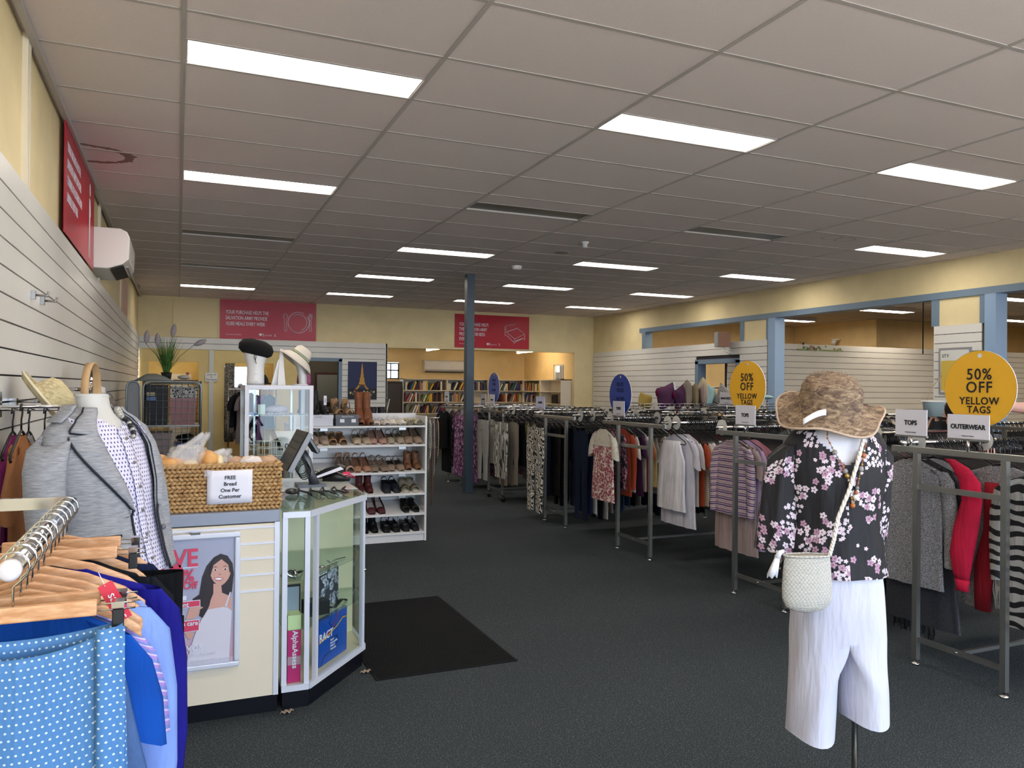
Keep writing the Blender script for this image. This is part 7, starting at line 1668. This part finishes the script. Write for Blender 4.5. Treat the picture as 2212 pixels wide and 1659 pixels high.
for s in (-1, 1):   # collar wings: stand at the neck, pointed end out over the lapel
    b = B()
    def cfn(u, v):
        a = s*radians(178-(178-36)*u); zt = 1.475-.075*u; base = Sz(a, min(1.46, zt), .006)
        drop = (.035+.045*u**2)*v; out = .012+.03*v*(.4+u)
        n_ = Vector((sin(a), -cos(a), 0)); p = base+n_*(out*(.6+.4*u))-Z_*drop
        if u > .85: p += Vector((s*.012*v, -.012*v, -.02*v))*(u-.85)/.15
        return (*p, u*.2, -v*.06)
    b.grid(cfn, 24, 5); b.obj('collar', SHIRTM, sh, local=True, solid=.003)
GB = mat('grey_jersey', '8e8f94', .9, pat=lambda tt: (tt.base(tt.ramp(tt.noise(tt.mapping(tt.obj(), (.6, .6, 6)), 50, 3, 0, .6), [(.35, '7f8187'), (.65, 'a0a1a5')])), tt.bump(tt.noise(tt.obj(), 300, 2), .2, .001)))
NVY = mat('navy_piping', '10131f', .6)
bz = thing('grey_blazer', 'light grey jersey blazer with navy piping on the left mannequin', 'blazer', tuple(LM), rzL)
def phio(z): return radians(20) if z < 1.15 else radians(20+ (z-1.15)/.29*22)
b = B()
def bfn(u, v):
    z = 1.455-.555*v; a0 = phio(z); a = a0+(2*pi-2*a0)*u
    return (*Sz(a, z, .006), u, v)
b.grid(bfn, 80, 44); b.obj('body', GB, bz, local=True, solid=.004)
for s in (-1, 1):
    b = B(); outer = []
    def wid(z):
        if z <= 1.12: return 0
        if z <= 1.365: return radians(34)*((z-1.12)/.245)**.75
        if z <= 1.375: return radians(12)
        return radians(30)-radians(4)*(z-1.375)/.08
    def lfn(u, v):
        z = 1.455-.335*v; a = phio(z)+wid(z)*u*1.0-.03
        p = Sz(s*a, z, .016+.010*sin(pi*u)); return (*p, u, v)
    b.grid(lfn, 8, 44); b.obj('lapel', GB, bz, local=True, solid=.003)
    b = B(); pts = [Vector(lfn(1, k/60)[:3])+Vector((0, 0, 0)) for k in range(61)]+[Sz(s*phio(z), z, .010) for z in [1.10-.02*k for k in range(11)]]
    b.tube(pts, .0042, 6); b.obj('piping', NVY, bz, local=True)
    path = [(.165, 1.375, .05, .06), (.215, 1.335, .055, .065), (.245, 1.26, .056, .062), (.262, 1.15, .052, .058), (.268, 1.05, .05, .054), (.27, .95, .047, .05), (.272, .86, .044, .046)]
    b = B(); rings = []
    for i, (x, z, rx, ry) in enumerate(path): rings.append([(s*(x+rx*cos(2*pi*k/24)), -lean*(1.46-z)*.8+ry*sin(2*pi*k/24)+.002*sin(7*k), z-(rx*.8*cos(2*pi*k/24) if i == 0 else (rx*.35*cos(2*pi*k/24) if i == 1 else 0))) for k in range(24)])
    b.loft(rings, True, False); b.obj('sleeve', GB, bz, local=True)
b = B(); b.grid(lambda u, v: tuple(Sz(radians(84+192*u), 1.455+.03*sin(pi*v)-.045*v, .014+.012*v)), 30, 4); b.obj('back_collar', GB, bz, local=True, solid=.003)
for s in (-1,): b = B(); b.tube([Sz(radians(s*a_), 1.045, .014) for a_ in (34, 42, 50, 58, 66)], .005, 6); b.obj('pocket_welt', NVY, bz, local=True)
for s, zz in ((1, 1.13), (1, 1.04), (-1, 1.10), (-1, 1.01)):
    p = Sz(s*(phio(zz)+.09), zz, .014); B().ball(tuple(p), (.010, .006, .010) if s > 0 else (.008, .003, .002), 10, 6).obj('button' if s > 0 else 'buttonhole', mat('grey_button', '6d6c70', .4), bz, local=True)
t = thing('bead_necklace', 'chunky black and silver bead necklace inside the dotted shirt collar', 'necklace', tuple(LM+Vector((0, 0, 1.4)))); RZ = Matrix.Rotation(rzL, 3, 'Z')
for k in range(13): 
    q = k/12; p = LM+RZ@Sb(radians(38-26*q), 1.445-.09*q, .016); B().ball(tuple(p), .013-.004*q if k < 3 else .0085, 10, 6).obj('bead', mat('silver_bead', 'a8a49c', .3, .4) if k < 3 or k % 3 == 0 else BLACK, t)

# ================================================================ LEFT FOREGROUND RACK
t = thing('wall_rack_arm', 'thick chrome garment rail with white end cap at bottom left', 'garment rail', (-.25, 1.9, 1.23))
RX_ = -.25
B().tube([(RX_, 1.50, 1.228), (RX_, 2.30, 1.228)], .0155, 24).obj('tube', mat('polished_chrome', 'd0d0d2', .08, 1.), t); B().lathe([(.001, -.012), (.012, -.011), (.0175, -.004), (.0175, .012), (.001, .012)], n=24).obj('end_cap', mat('end_cap_white', 'dcd9e0', .35), t)
o = bpy.data.objects.get('end_cap.002') or [x for x in t.children if x.name.startswith('end_cap')][0]; o = [x for x in t.children if x.name.startswith('end_cap')][0]; o.rotation_euler = (radians(-90), 0, 0)
for v in o.data.vertices: v.co += Vector(wloc(t))
o.location = Vector((RX_, 1.495, 1.228))-wloc(t)
B().box(LX+.001, 2.285, 1.215, RX_+.005, 2.30, 1.245).obj('flat_arm', CHROME, t); B().cyl((LX+.001, 2.24, 1.236), (-.42, 2.24, 1.236), .006, 8).obj('side_rod', CHROME, t)
WOODL = mat('pale_hanger_wood', 'c9966c', .4, pat=lambda tt: tt.base(tt.ramp(tt.noise(tt.mapping(tt.obj(), (3, 12, 12)), 10, 3), [(.3, 'bb8558'), (.7, 'dcae86')])))
def wire_hook(b):
    b.tube([(0, 0, -.075), (0, 0, -.035)]+[(.024*cos(a), 0, -.002+.026*sin(a)) for a in [radians(q) for q in (-60, -30, 0, 30, 60, 90, 120, 150, 180, 200)]], .0022, 6)
def wood_clip(x, y, label, rz=0):
    t = thing('clip_hanger', label, 'hanger', (x, y, 1.228), rz)
    b = B(); wire_hook(b); b.obj('hook', CHROME, t, local=True)
    B().box(-.125, -.007, -.095, .125, .007, -.068).obj('wooden_bar', WOODL, t, local=True, bevel=.003)
    b = B(); b.tube([(.12, 0, -.077), (.185, 0, -.077), (.185, 0, -.088), (.12, 0, -.088)], .0016, 5); b.obj('side_wire', CHROME, t, local=True); b = B(); b.tube([(-.12, 0, -.077), (-.185, 0, -.077), (-.185, 0, -.088), (-.12, 0, -.088)], .0016, 5); b.obj('side_wire', CHROME, t, local=True)
    for sx in (-1, 1):
        B().box(sx*.158-.009, -.012, -.122, sx*.158+.009, .012, -.086).obj('clip', BLACK, t, local=True, bevel=.002); B().box(sx*.158-.010, -.014, -.083, sx*.158+.010, .014, -.072).obj('clip_spring', CHROME, t, local=True)
    return t
def wood_shoulder(x, y, label, rz=0):
    t = thing('wooden_hanger', label, 'hanger', (x, y, 1.228), rz)
    b = B(); wire_hook(b); b.obj('hook', CHROME, t, local=True)
    b = B(); P3 = [(-.19, .012, -.172), (-.15, .004, -.135), (-.08, 0, -.100), (0, 0, -.078), (.08, 0, -.100), (.15, .004, -.135), (.19, .012, -.172)]
    b.loft([[(p[0], p[1]-.006, p[2]-.012), (p[0], p[1]+.006, p[2]-.012), (p[0], p[1]+.006, p[2]+.008), (p[0], p[1]-.006, p[2]+.008)] for p in P3]); b.obj('wooden_shoulders', WOODL, t, local=True, bevel=.002)
    return t
DOTB = mat('blue_dot_cotton', pat=p_dots('4579b0', 'c6d5e0', .0125, .19, True, 1.7))
sk = thing('dotted_skirt', 'bright blue skirt with small white dots in the left foreground', 'skirt', (RX_, 1.53, 1.1)); 
def skf(u, v):
    x = -1+2*u; z = 1.118-.042*(1-x*x)-(.60*v); hw = .166+.02*v
    return (RX_+x*hw, 1.53-.012-.010*sin(9*x+2*v)*v-.018*(1-x*x)*(.4+v), z, x*.2, -v*.6)
def skb(u, v):
    x = -1+2*u; z = 1.118-.022*(1-x*x)-(.60*v); hw = .166+.02*v
    return (RX_+x*hw, 1.53+.010+.008*sin(8*x)*v+.012*(1-x*x), z, x*.2+.3, -v*.6)
b = B(); b.grid(skf, 40, 30); b.obj('front_panel', DOTB, sk, solid=.0015); b = B(); b.grid(skb, 40, 30); b.obj('back_panel', DOTB, sk, solid=.0015)
b = B(); b.grid(lambda u, v: (RX_+.125+.045*u+.004*v, 1.53-.028-.006*sin(6*u), 1.116-.60*v, u*.05+.1, -v*.6), 5, 12); b.obj('side_pleat', DOTB, sk, solid=.002)
wood_clip(RX_, 1.53, 'pale wooden clip hanger nearest the camera holding the dotted skirt')
def lh(kind, mt, y, w, L, label, hl, seed=0, amp=.008, th=.016, clip=False, dx=0., extra=None, cat=None):
    o = hang(kind, mt, RX_+dx, y, 1.228, 0, seed, label, None, cat=cat, kw=dict(w=w, L=L, amp=amp, th=th, n=40), hanger=False)
    (wood_clip if clip else wood_shoulder)(RX_, y, hl); return o
lh('skirt', mat('dark_denim_cloth', pat=p_denim('1f3557', '3a5a8c')), 1.60, .215, .50, 'dark blue denim skirt behind the dotted skirt with a red tag', 'wooden clip hanger holding the denim skirt', 1, clip=True, th=.014)
t = thing('red_tag', 'long red paper tag with white salvos lettering on the denim skirt', 'tag', (-.10, 1.575, 1.1))
Ot = Vector((-.118, 1.575, 1.175)); Ut = Vector((.45, 0, -.89)); Vt = Vector((.89, 0, .45)); B().poly([(0, -.012), (.075, -.012), (.075, .014), (0, .014)], Ot, Ut, Vt, .001).obj('card', mat('tag_red', 'c92a40', .45), t)
text('lettering', 'salvos', .022, PAPER, t, Ot-Vt*.004+Ut*.02, Ut, Vt); B().tube([tuple(Ot+Ut*.004), tuple(Ot+Ut*.0-Vector((.01, -.01, -.02)))], .0008, 4).obj('string', PAPER, t)
lh('top', cloth('0f48a0', 'royal_blue_knit'), 1.665, .155, .66, 'royal blue short-sleeved knit beside the dotted skirt', 'wooden hanger of the royal blue knit', 1, .008, .016)
lh('top', mat('lilac_stripe2', pat=p_stripes([(0, '9a7fc4'), (.4, 'c9b6dc'), (.6, '6f7fc0')], .02)), 1.72, .16, .40, 'lilac and pink striped top behind the royal blue knit', 'wooden hanger of the lilac striped top', 2)
lh('long', cloth('7d98d8', 'sky_blue_cotton'), 1.79, .175, .68, 'sky blue cotton shirt with long cuffed sleeve', 'wooden hanger of the sky blue shirt', 0, .012, .016, dx=.01)
lh('long', mat('lilac_knit', pat=p_marle('6d82b8', '8fa3d4', 220)), 1.86, .165, .60, 'periwinkle cable knit behind the sky blue shirt', 'wooden hanger of the periwinkle knit', 1)
lh('long', cloth('1a1878', 'deep_blue_jersey'), 1.96, .185, .98, 'long deep royal blue dress on the left foreground rail', 'wooden hanger of the deep blue dress', 2, .014, .02, dx=.02)
lh('pants', mat('jean_denim', pat=p_denim('20344f', '36506f')), 2.02, .24, .95, 'dark blue jeans clipped behind the deep blue dress', 'wooden clip hanger of the jeans', 0, clip=True)
lh('long', cloth('15181d', 'ink_knit'), 2.08, .19, .72, 'ink black knitted top on the left foreground rail', 'wooden hanger of the ink black knit', 1)
lh('pants', cloth('0b0b0e', 'black_wool'), 2.15, .33, 1.05, 'wide black trousers reaching toward the counter foot', 'wooden clip hanger of the wide black trousers', 2, .01, .03, clip=True, dx=.03)
lh('long', cloth('17203c', 'navy_crepe'), 2.22, .18, .7, 'navy crepe top at the far end of the left foreground rail', 'wooden hanger of the navy crepe top', 0)
# face-out rail clothes on the left wall
for k, (x, c, kd, l_) in enumerate(((-.60, '8a2f6a', 'top', 'magenta top nearest the left wall'), (-.545, 'a9a9ae', 'top', 'grey lilac top on the left wall rail'), (-.49, 'e0c2c8', 'top', 'pale pink top on the left wall rail'), (-.44, 'lf', 'long', 'black and white leaf print blouse on the left wall rail'), (-.395, '8c1f35', 'top', 'dark crimson top at the end of the left wall rail'))):
    hang(kd, ZLEAF if c == 'lf' else cloth(c), x, 3.62, 1.428, pi/2, k % 3, l_, 'clothes on the left wall rail', hlabel='black plastic hanger of the '+l_, kw=dict(w=.17, L=.62, amp=.006, th=.012))
hang('dress', cloth('a06c46'), -.52, 3.30, 1.448, pi/2, 1, 'tan brown dress at the far left edge by the wall', 'clothes on the left wall rail', hlabel='black plastic hanger of the tan brown dress', kw=dict(w=.17, L=.85, amp=.008, th=.02))

# ================================================================ PEOPLE BEHIND THE RACKS
def skin_obj(name, verts, edges, radii, mt, parent, root=0, sub=2):
    me = bpy.data.meshes.new(name); off = wloc(parent); me.from_pydata([tuple(Vector(v)-off) for v in verts], edges, []); me.materials.append(mt)
    o = bpy.data.objects.new(name, me); COL.objects.link(o); o.parent = parent
    sk_ = o.modifiers.new('skin', 'SKIN'); sk_.use_smooth_shade = True
    for i, r_ in enumerate(radii):
        d = me.skin_vertices[0].data[i]; d.radius = (r_, r_) if not isinstance(r_, tuple) else r_; d.use_root = (i == root)
    md = o.modifiers.new('sub', 'SUBSURF'); md.levels = sub; md.render_levels = sub
    return o
def person(label, base, fz, J, top, bottom, hairc, sleeve_end):
    """J: joint name -> local (x right, y forward, z)"""
    t = thing('person', label, 'person', base)
    R = Matrix.Rotation(fz, 3, 'Z'); W_ = lambda p: Vector(base)+R@Vector(p)
    names = list(J); idx = {n: i for i, n in enumerate(names)}
    E_ = [('pelvis', 'waist'), ('waist', 'chest'), ('chest', 'neck'), ('neck', 'head'), ('head', 'crown')]
    for s in 'lr': E_ += [('chest', s+'sho'), (s+'sho', s+'elb'), (s+'elb', s+'wri'), (s+'wri', s+'palm'), ('pelvis', s+'hip'), (s+'hip', s+'kne'), (s+'kne', s+'ank'), (s+'ank', s+'toe')]
    rad = dict(pelvis=.12, waist=.115, chest=.13, neck=.05, head=.088, crown=.07)
    for s in 'lr': rad.update({s+'sho': .06, s+'elb': .04, s+'wri': .027, s+'palm': .03, s+'hip': .09, s+'kne': .058, s+'ank': .038, s+'toe': .03})
    V_ = [W_(J[n]) for n in names]; ed = [(idx[a], idx[c]) for a, c in E_]
    rr = [rad[n] for n in names]
    # five fingers on each hand belong to the same continuous body mesh
    for s in 'lr':
        w_, p_ = W_(J[s+'wri']), W_(J[s+'palm']); d = (p_-w_).normalized(); sd_ = d.cross(Z_); sd_ = sd_.normalized() if sd_.length > .1 else R@X_
        for f in range(5):
            o_ = (f-1.5)*.017 if f < 4 else -.035; L_ = (.075, .085, .08, .062, .05)[f]
            a_ = p_+sd_*o_+d*(.02 if f < 4 else -.01); c_ = a_+d*L_*.55+(sd_*-.02 if f == 4 else Vector((0, 0, 0))); e_ = c_+d*L_*.35-Z_*.018
            i0 = len(V_); V_ += [a_, c_, e_]; rr += [.010, .009, .008]; ed += [(idx[s+'palm'], i0), (i0, i0+1), (i0+1, i0+2)]
    skin_obj('body', V_, ed, rr, mat('skin_tone', 'd0a091', .55), t)
    def sub_(name, chain, extra, mt, grow):
        ns = sorted({n for e in chain for n in e}, key=names.index); ii = {n: i for i, n in enumerate(ns)}
        return skin_obj(name, [W_(J[n]) if n not in extra else W_(extra[n]) for n in ns], [(ii[a], ii[c]) for a, c in chain], [rad[n]+grow for n in ns], mt, t)
    def between(a, c, q): return tuple(J[a][k]+(J[c][k]-J[a][k])*q for k in range(3))
    ex = {}
    for s in 'lr': ex[s+'elb'] = between(s+'sho', s+'elb', sleeve_end)
    sub_('top', [('pelvis', 'waist'), ('waist', 'chest'), ('chest', 'lsho'), ('chest', 'rsho'), ('lsho', 'lelb'), ('rsho', 'relb')], ex, top, .014)
    ex2 = {'lank': between('lkne', 'lank', .95), 'rank': between('rkne', 'rank', .95)}
    sub_('trousers', [('pelvis', 'lhip'), ('pelvis', 'rhip'), ('lhip', 'lkne'), ('rhip', 'rkne'), ('lkne', 'lank'), ('rkne', 'rank')], ex2, bottom, .012)
    hc_ = W_(J['head']); cr_ = W_(J['crown']); up_ = (cr_-hc_).normalized(); fw = R@Vector((0, 1, 0)); fw = (fw-up_*fw.dot(up_)).normalized()
    b = B(); b.ball(tuple(hc_+up_*.03-fw*.025), (.105, .105, .11), 20, 12); b.obj('hair', hairc, t)
    b = B(); b.ball(tuple(hc_+fw*.095-up_*.02), (.014, .014, .018), 10, 6); b.obj('nose', mat('skin_tone', 'd0a091', .55), t)
    sdv = fw.cross(up_)
    for s in (-1, 1): B().ball(tuple(hc_+fw*.085+sdv*.032*s+up_*.01), .010, 10, 6).obj('eye', INK, t); B().ball(tuple(hc_+sdv*.092*s), (.014, .022, .03), 10, 6).obj('ear', mat('skin_tone', 'd0a091', .55), t)
    B().ball(tuple(hc_+fw*.088-up_*.052), (.022, .012, .007), 10, 6).obj('mouth', mat('lip_tone', 'a85f5c', .5), t)
    for s in 'lr': B().ball(tuple(W_(J[s+'ank'])+R@Vector((0, .06, -.045))), (.045, .06, .045), 12, 8).obj('shoe', BLACK, t)
    return t
stand = dict(lhip=(-.09, 0, .90), rhip=(.09, 0, .90), lkne=(-.10, .03, .50), rkne=(.10, .03, .50), lank=(-.11, -.02, .09), rank=(.11, -.02, .09), ltoe=(-.11, .12, .035), rtoe=(.11, .12, .035))
J1 = dict(pelvis=(0, 0, .95), waist=(0, .08, 1.07), chest=(0, .20, 1.20), neck=(0, .32, 1.30), head=(0, .40, 1.35), crown=(0, .46, 1.42), lsho=(-.17, .22, 1.26), rsho=(.17, .22, 1.26), lelb=(-.22, .34, 1.02), relb=(.22, .34, 1.02), lwri=(-.16, .50, 1.02), rwri=(.16, .50, 1.0), lpalm=(-.14, .58, 1.02), rpalm=(.14, .58, 1.0), **stand)
person('person in a black short-sleeved top bending over the clothes behind the OUTERWEAR card', (6.15, 4.6, 0), radians(125), J1, mat('black_top', '0e0e10', .9), mat('dark_trousers', '1b1c22', .9), mat('black_hair', '141010', .8), .9)
J2 = dict(pelvis=(0, 0, .95), waist=(0, 0, 1.10), chest=(0, .0, 1.30), neck=(0, .02, 1.45), head=(0, .03, 1.58), crown=(0, .02, 1.66), lsho=(-.18, .0, 1.40), rsho=(.18, .0, 1.40), lelb=(-.42, .18, 1.42), relb=(.26, .1, 1.14), lwri=(-.22, .30, 1.52), rwri=(.2, .32, 1.16), lpalm=(-.16, .36, 1.54), rpalm=(.18, .40, 1.18), **stand)
person('person in pink top with bare bent arm at the right picture edge', (6.54, 4.0, 0), radians(-10), J2, mat('pink_top', 'c83a6c', .8), mat('dark_trousers', '1b1c22', .9), mat('brown_hair', '3c2a20', .8), .25)

# ================================================================ BOOK ROOM
BKC = mat('cream_bookcase', 'ddd3c0', .5)
rows_z = [1.455, 1.165, .885, .60, .32, .06]
def bookcase(label, p0, p1, depthv, z1=1.735):
    """p0->p1 along the front, depthv points to the wall"""
    p0, p1, dv = Vector((*p0, 0)), Vector((*p1, 0)), Vector((*depthv, 0)); t = thing('bookcase', label, 'bookcase', tuple((p0+p1)/2)); d = (p1-p0).normalized()
    def brd(a, c, z0, z1_, nm):
        b = B(); q = [a, c, c+dv, a+dv]; b.add([v+Z_*z for z in (z0, z1_) for v in q], [(3, 2, 1, 0), (4, 5, 6, 7), (0, 1, 5, 4), (1, 2, 6, 5), (2, 3, 7, 6), (3, 0, 4, 7)], smooth=False); b.obj(nm, BKC, t)
    brd(p0, p0+d*.02, 0, z1, 'side_panel'); brd(p1-d*.02, p1, 0, z1, 'side_panel'); brd(p0, p1, z1-.02, z1, 'top_board')
    for z in rows_z: brd(p0+d*.02, p1-d*.02, z-.02, z, 'shelf')
    b = B(); q = [p0+dv, p1+dv]; b.add([q[0], q[1], q[1]+Z_*z1, q[0]+Z_*z1], [(0, 1, 2, 3)], smooth=False); b.obj('back_board', BKC, t, solid=.004)
    return t
cases = [('left', (5.03, 18.45), (6.17, 18.45), (0, .29)), ('middle', (6.17, 18.45), (7.27, 18.45), (0, .29)), ('right', (7.27, 18.45), (8.36, 18.45), (0, .29))]
for nme, a, c, dv in cases: bookcase('cream bookcase full of books on the back wall, '+nme+' of the three', a, c, dv)
bookcase('cream side bookcase with books next to the corner', (8.10, 18.2), (8.10, 17.16), (.29, 0)); bookcase('nearly empty cream side bookcase by the book room opening', (8.10, 17.16), (8.10, 16.02), (.29, 0))
bkb = B().box(0, 0, 0, 1, 1, 1)
BOOKC = {'crimson': '8f1f2c', 'black': '18181b', 'navy': '1f2c52', 'cream': 'd6cbb4', 'white': 'dedad2', 'orange': 'b86030', 'olive': '7d8a34', 'teal': '2f5e62', 'maroon': '4f1c22', 'tan': 'b08a5c', 'purple': '4c3560', 'brown': '5a3a28', 'yellow': 'd0a838', 'grey': '7e7c7a', 'pink': 'b87884', 'blue': '35589a'}
bmesh_ = {c: B().box(0, 0, 0, 1, 1, 1).mesh('book', [mat('spine_'+c, h, .5)]) for c, h in BOOKC.items()}
rb = random.Random(77); rown_ = ['top', 'second', 'third']
def fill_books(cn, p0, d, dv, L, ri, start=.03, stop=None, n_lean=3):
    x = start; k = 0; stop = stop or L-.05; lean_ = 0
    while x < stop and k < 30:
        th_ = rb.uniform(.026, .05); h = rb.uniform(.17, .235); dp = .15; c = rb.choice(list(BOOKC)+['black', 'cream', 'white', 'maroon'])
        o = bpy.data.objects.new('book', bmesh_[c]); COL.objects.link(o); z = rows_z[ri]
        p = Vector((*p0, z))+d*x+dv*.04
        ang = 0
        if rb.random() < .12 and lean_ == 0: lean_ = 3
        if lean_ > 0 and x < stop-.15: ang = radians(16+4*lean_); lean_ -= 1
        o.scale = (th_*.95, dp, h); o.location = p+Z_*.002
        o.rotation_euler = (0, ang, atan2(d.y, d.x))
        if ang: o.location += Z_*0.0; o.location = p+Z_*(.004+th_*sin(ang)); x += .02
        tag(o, '%s book, %s from the left in the %s row of the %s bookcase' % (c, ORD[k], rown_[ri], cn), 'book', 'books in the book room')
        x += th_+(0.012 if ang else .001); k += 1
for (cn, a, c, dv) in cases:
    for ri in (0, 1): fill_books(cn, a, X_, Y_, 1.1, ri, stop=(1.04 if not (cn == 'middle' and ri == 1) else .62))
fill_books('left', (5.03, 18.45), X_, Y_, 1.1, 2)
for ri in (0, 1): fill_books('corner side', (8.10, 18.2), -Y_, X_, 1.0, ri, start=.06, stop=.95)
t = thing('framed_picture', 'small black box frame on the empty side bookcase', 'frame', (8.2, 16.6, 1.165)); B().box(8.22, 16.45, 1.167, 8.24, 16.75, 1.38).obj('frame', BLACK, t); B().box(8.216, 16.48, 1.19, 8.22, 16.72, 1.35).obj('print', mat('near_black_print', '1b1a1c', .2), t)
t = thing('dark_cabinet', 'dark brown glazed cabinet under the barred window of the book room', 'cabinet', (4.6, 18.55, 0)); B().box(4.1, 18.4, 0, 5.0, 18.74, 1.66).obj('carcass', mat('dark_brown_wood', '2b211d', .5), t); B().box(4.14, 18.385, .1, 4.54, 18.4, 1.6).obj('door', mat('dark_door', '39302b', .35), t); B().box(4.57, 18.385, .1, 4.96, 18.4, 1.6).obj('door', mat('dark_door', '39302b', .35), t)
t = thing('leaning_screen', 'thin white edged black panel leaning by the dark cabinet', 'panel', (4.25, 17.6, .9)); B().box(4.1, 17.4, 0, 4.6, 17.8, .9).obj('low_table', mat('dark_brown_wood', '2b211d', .5), t); B().cbox((4.32, 17.6, 1.08), (.22, .02, .34), Matrix.Rotation(radians(12), 3, 'Y')).obj('panel', BLACK, t); B().cbox((4.45, 17.6, 1.08), (.02, .025, .34), Matrix.Rotation(radians(12), 3, 'Y')).obj('white_edge', PAPER, t)
# fitting room clothes rail and curtain
t = thing('fitting_rail', 'short white rail with return clothes beside the second fitting room', 'rail', (1.15, 15.2, 0)); B().cyl((.86, 15.2, 1.46), (1.7, 15.2, 1.46), .012, 8).obj('rail', WHITE, t)
for x in (.86, 1.7): B().cyl((x, 15.2, 0), (x, 15.2, 1.46), .012, 8).obj('upright', STEEL, t)
for k, (c, l_) in enumerate((('14151a', 'black ragged top at the left of the fitting room rail'), ('6f6468', 'mauve grey dress on the fitting room rail'), ('3c3734', 'charcoal brown dress on the fitting room rail'), ('14151a', 'black dress with a tag on the fitting room rail'), ('6a4a7c', 'purple top on the fitting room rail'), ('2f5e6a', 'teal top at the right of the fitting room rail'))):
    hang('dress' if k else 'top', cloth(c), .98+.12*k, 15.2, 1.46, radians(60), k % 3, l_, 'returns on the fitting room rail', hlabel='black hanger of the '+l_, kw=dict(w=.19, L=.9 if k else .6, amp=.01, th=.03), tagc=(1 if k == 3 else None))
tag(B().grid(lambda u, v: (.83+.17*u, 15.80+.02*sin(18*u), 1.95-1.5*v, u*.17, v*1.4), 12, 6).obj('patterned_curtain', mat('curtain_print', pat=p_flower('8d877c', '2a2726', '5c5650', '1c1a1a', 40, .45, .5, 20)), solid=.004), 'patterned black and grey curtain at the fitting room doorway', 'curtain')
t = thing('wall_mirror', 'tall mirror inside the second fitting room reflecting the shop windows', 'mirror', (1.3, BY+1.47, .4)); B().box(.85, BY+1.48, .4, 1.75, BY+1.495, 1.92).obj('mirror_glass', mat('mirror', 'e8e8e8', .02, 1.), t)
t = thing('slat_panel', 'small grey slatted board inside the left fitting alcove', 'board', (.1, BY+1.2, 1.2)); b = B(); slats_x(b, BY+1.2, -.15, .25, 1.2, 1.75, -1); b.obj('slats', BOARD, t); B().box(-.15, BY+1.2, .0, .25, BY+1.22, 1.75).obj('backing', WHITEM, t)
t = thing('office_picture', 'dark red framed picture inside the dim office doorway', 'picture', (3.3, 18.57, 1.3)); B().box(2.95, 18.57, 1.1, 3.55, 18.595, 1.85).obj('frame', mat('dark_red_frame', '4a1c1a', .5), t); B().box(3.0, 18.565, 1.15, 3.5, 18.57, 1.80).obj('print', mat('grey_print', '8a8a88', .5), t)
# next room bits
t = thing('wire_trolley', 'wire mesh trolley seen through the blue doorway in the right wall', 'trolley', (9.8, 12.4, 0)); b = B()
for k in range(14): b.tube([(9.4+.06*k, 12.4, .2), (9.4+.06*k, 12.4, 1.55)], .004, 4)
for k in range(16): b.tube([(9.4, 12.4, .25+.085*k), (10.2, 12.4, .25+.085*k)], .004, 4)
b.obj('mesh', STEEL, t); B().tube([(9.38, 12.4, 0), (9.38, 12.4, 1.5), (9.44, 12.4, 1.57), (10.16, 12.4, 1.57), (10.22, 12.4, 1.5), (10.22, 12.4, 0)], .014, 8).obj('frame', STEEL, t)
t = thing('framed_notice', 'silver framed yellow notice on the slatted column behind the large yellow disc', 'notice', (8.82, 6.7, 1.6)); B().box(8.815, 6.46, 1.5, 8.826, 6.90, 2.08).obj('frame', ALU, t); B().box(8.81, 6.49, 1.53, 8.816, 6.87, 2.05).obj('sheet', mat('notice_white', 'd6d6d0', .5), t); B().box(8.807, 6.50, 1.55, 8.811, 6.86, 1.92).obj('yellow_print', mat('notice_yellow', 'cdb04a', .5), t)
text('lettering', 'STY', .06, INK, t, (8.809, 6.85, 1.96), -Y_, Z_)
t = thing('hanging_bucket', 'pale aqua lined white bucket on the slatted column', 'bucket', (8.65, 6.95, 1.25)); B().lathe([(.001, 0), (.10, 0), (.12, .17), (.125, .18), (.115, .18), (.1, .02)], (8.66, 6.85, 1.22), 24).obj('bucket_body', mat('aqua_bucket', 'b4c8cc', .5), t); B().lathe([(.14, .18), (.14, .20), (.12, .20)], (8.66, 6.85, 1.22), 24).obj('rim', WHITE, t); B().tube([(8.55, 6.85, 1.41), (8.62, 6.85, 1.58), (8.83, 6.85, 1.75)], .005, 5).obj('rope_handle', mat('rope', 'b5a48c', .8), t)
tag(blob((0, 0, 0), (.13, .10, .06), 77, .2, 20, 12, fr=8).obj('maroon_lace', cloth('5e1c34')), 'crumpled maroon lace lying on a rack top behind the hat', 'cloth').location = (7.1, 6.6, 1.34)
tag(blob((0, 0, 0), (.22, .14, .02), 78, .05).obj('folded_towel', cloth('c9c5bd')), 'folded cream towel under the maroon lace', 'towel').location = (7.15, 6.6, 1.275)
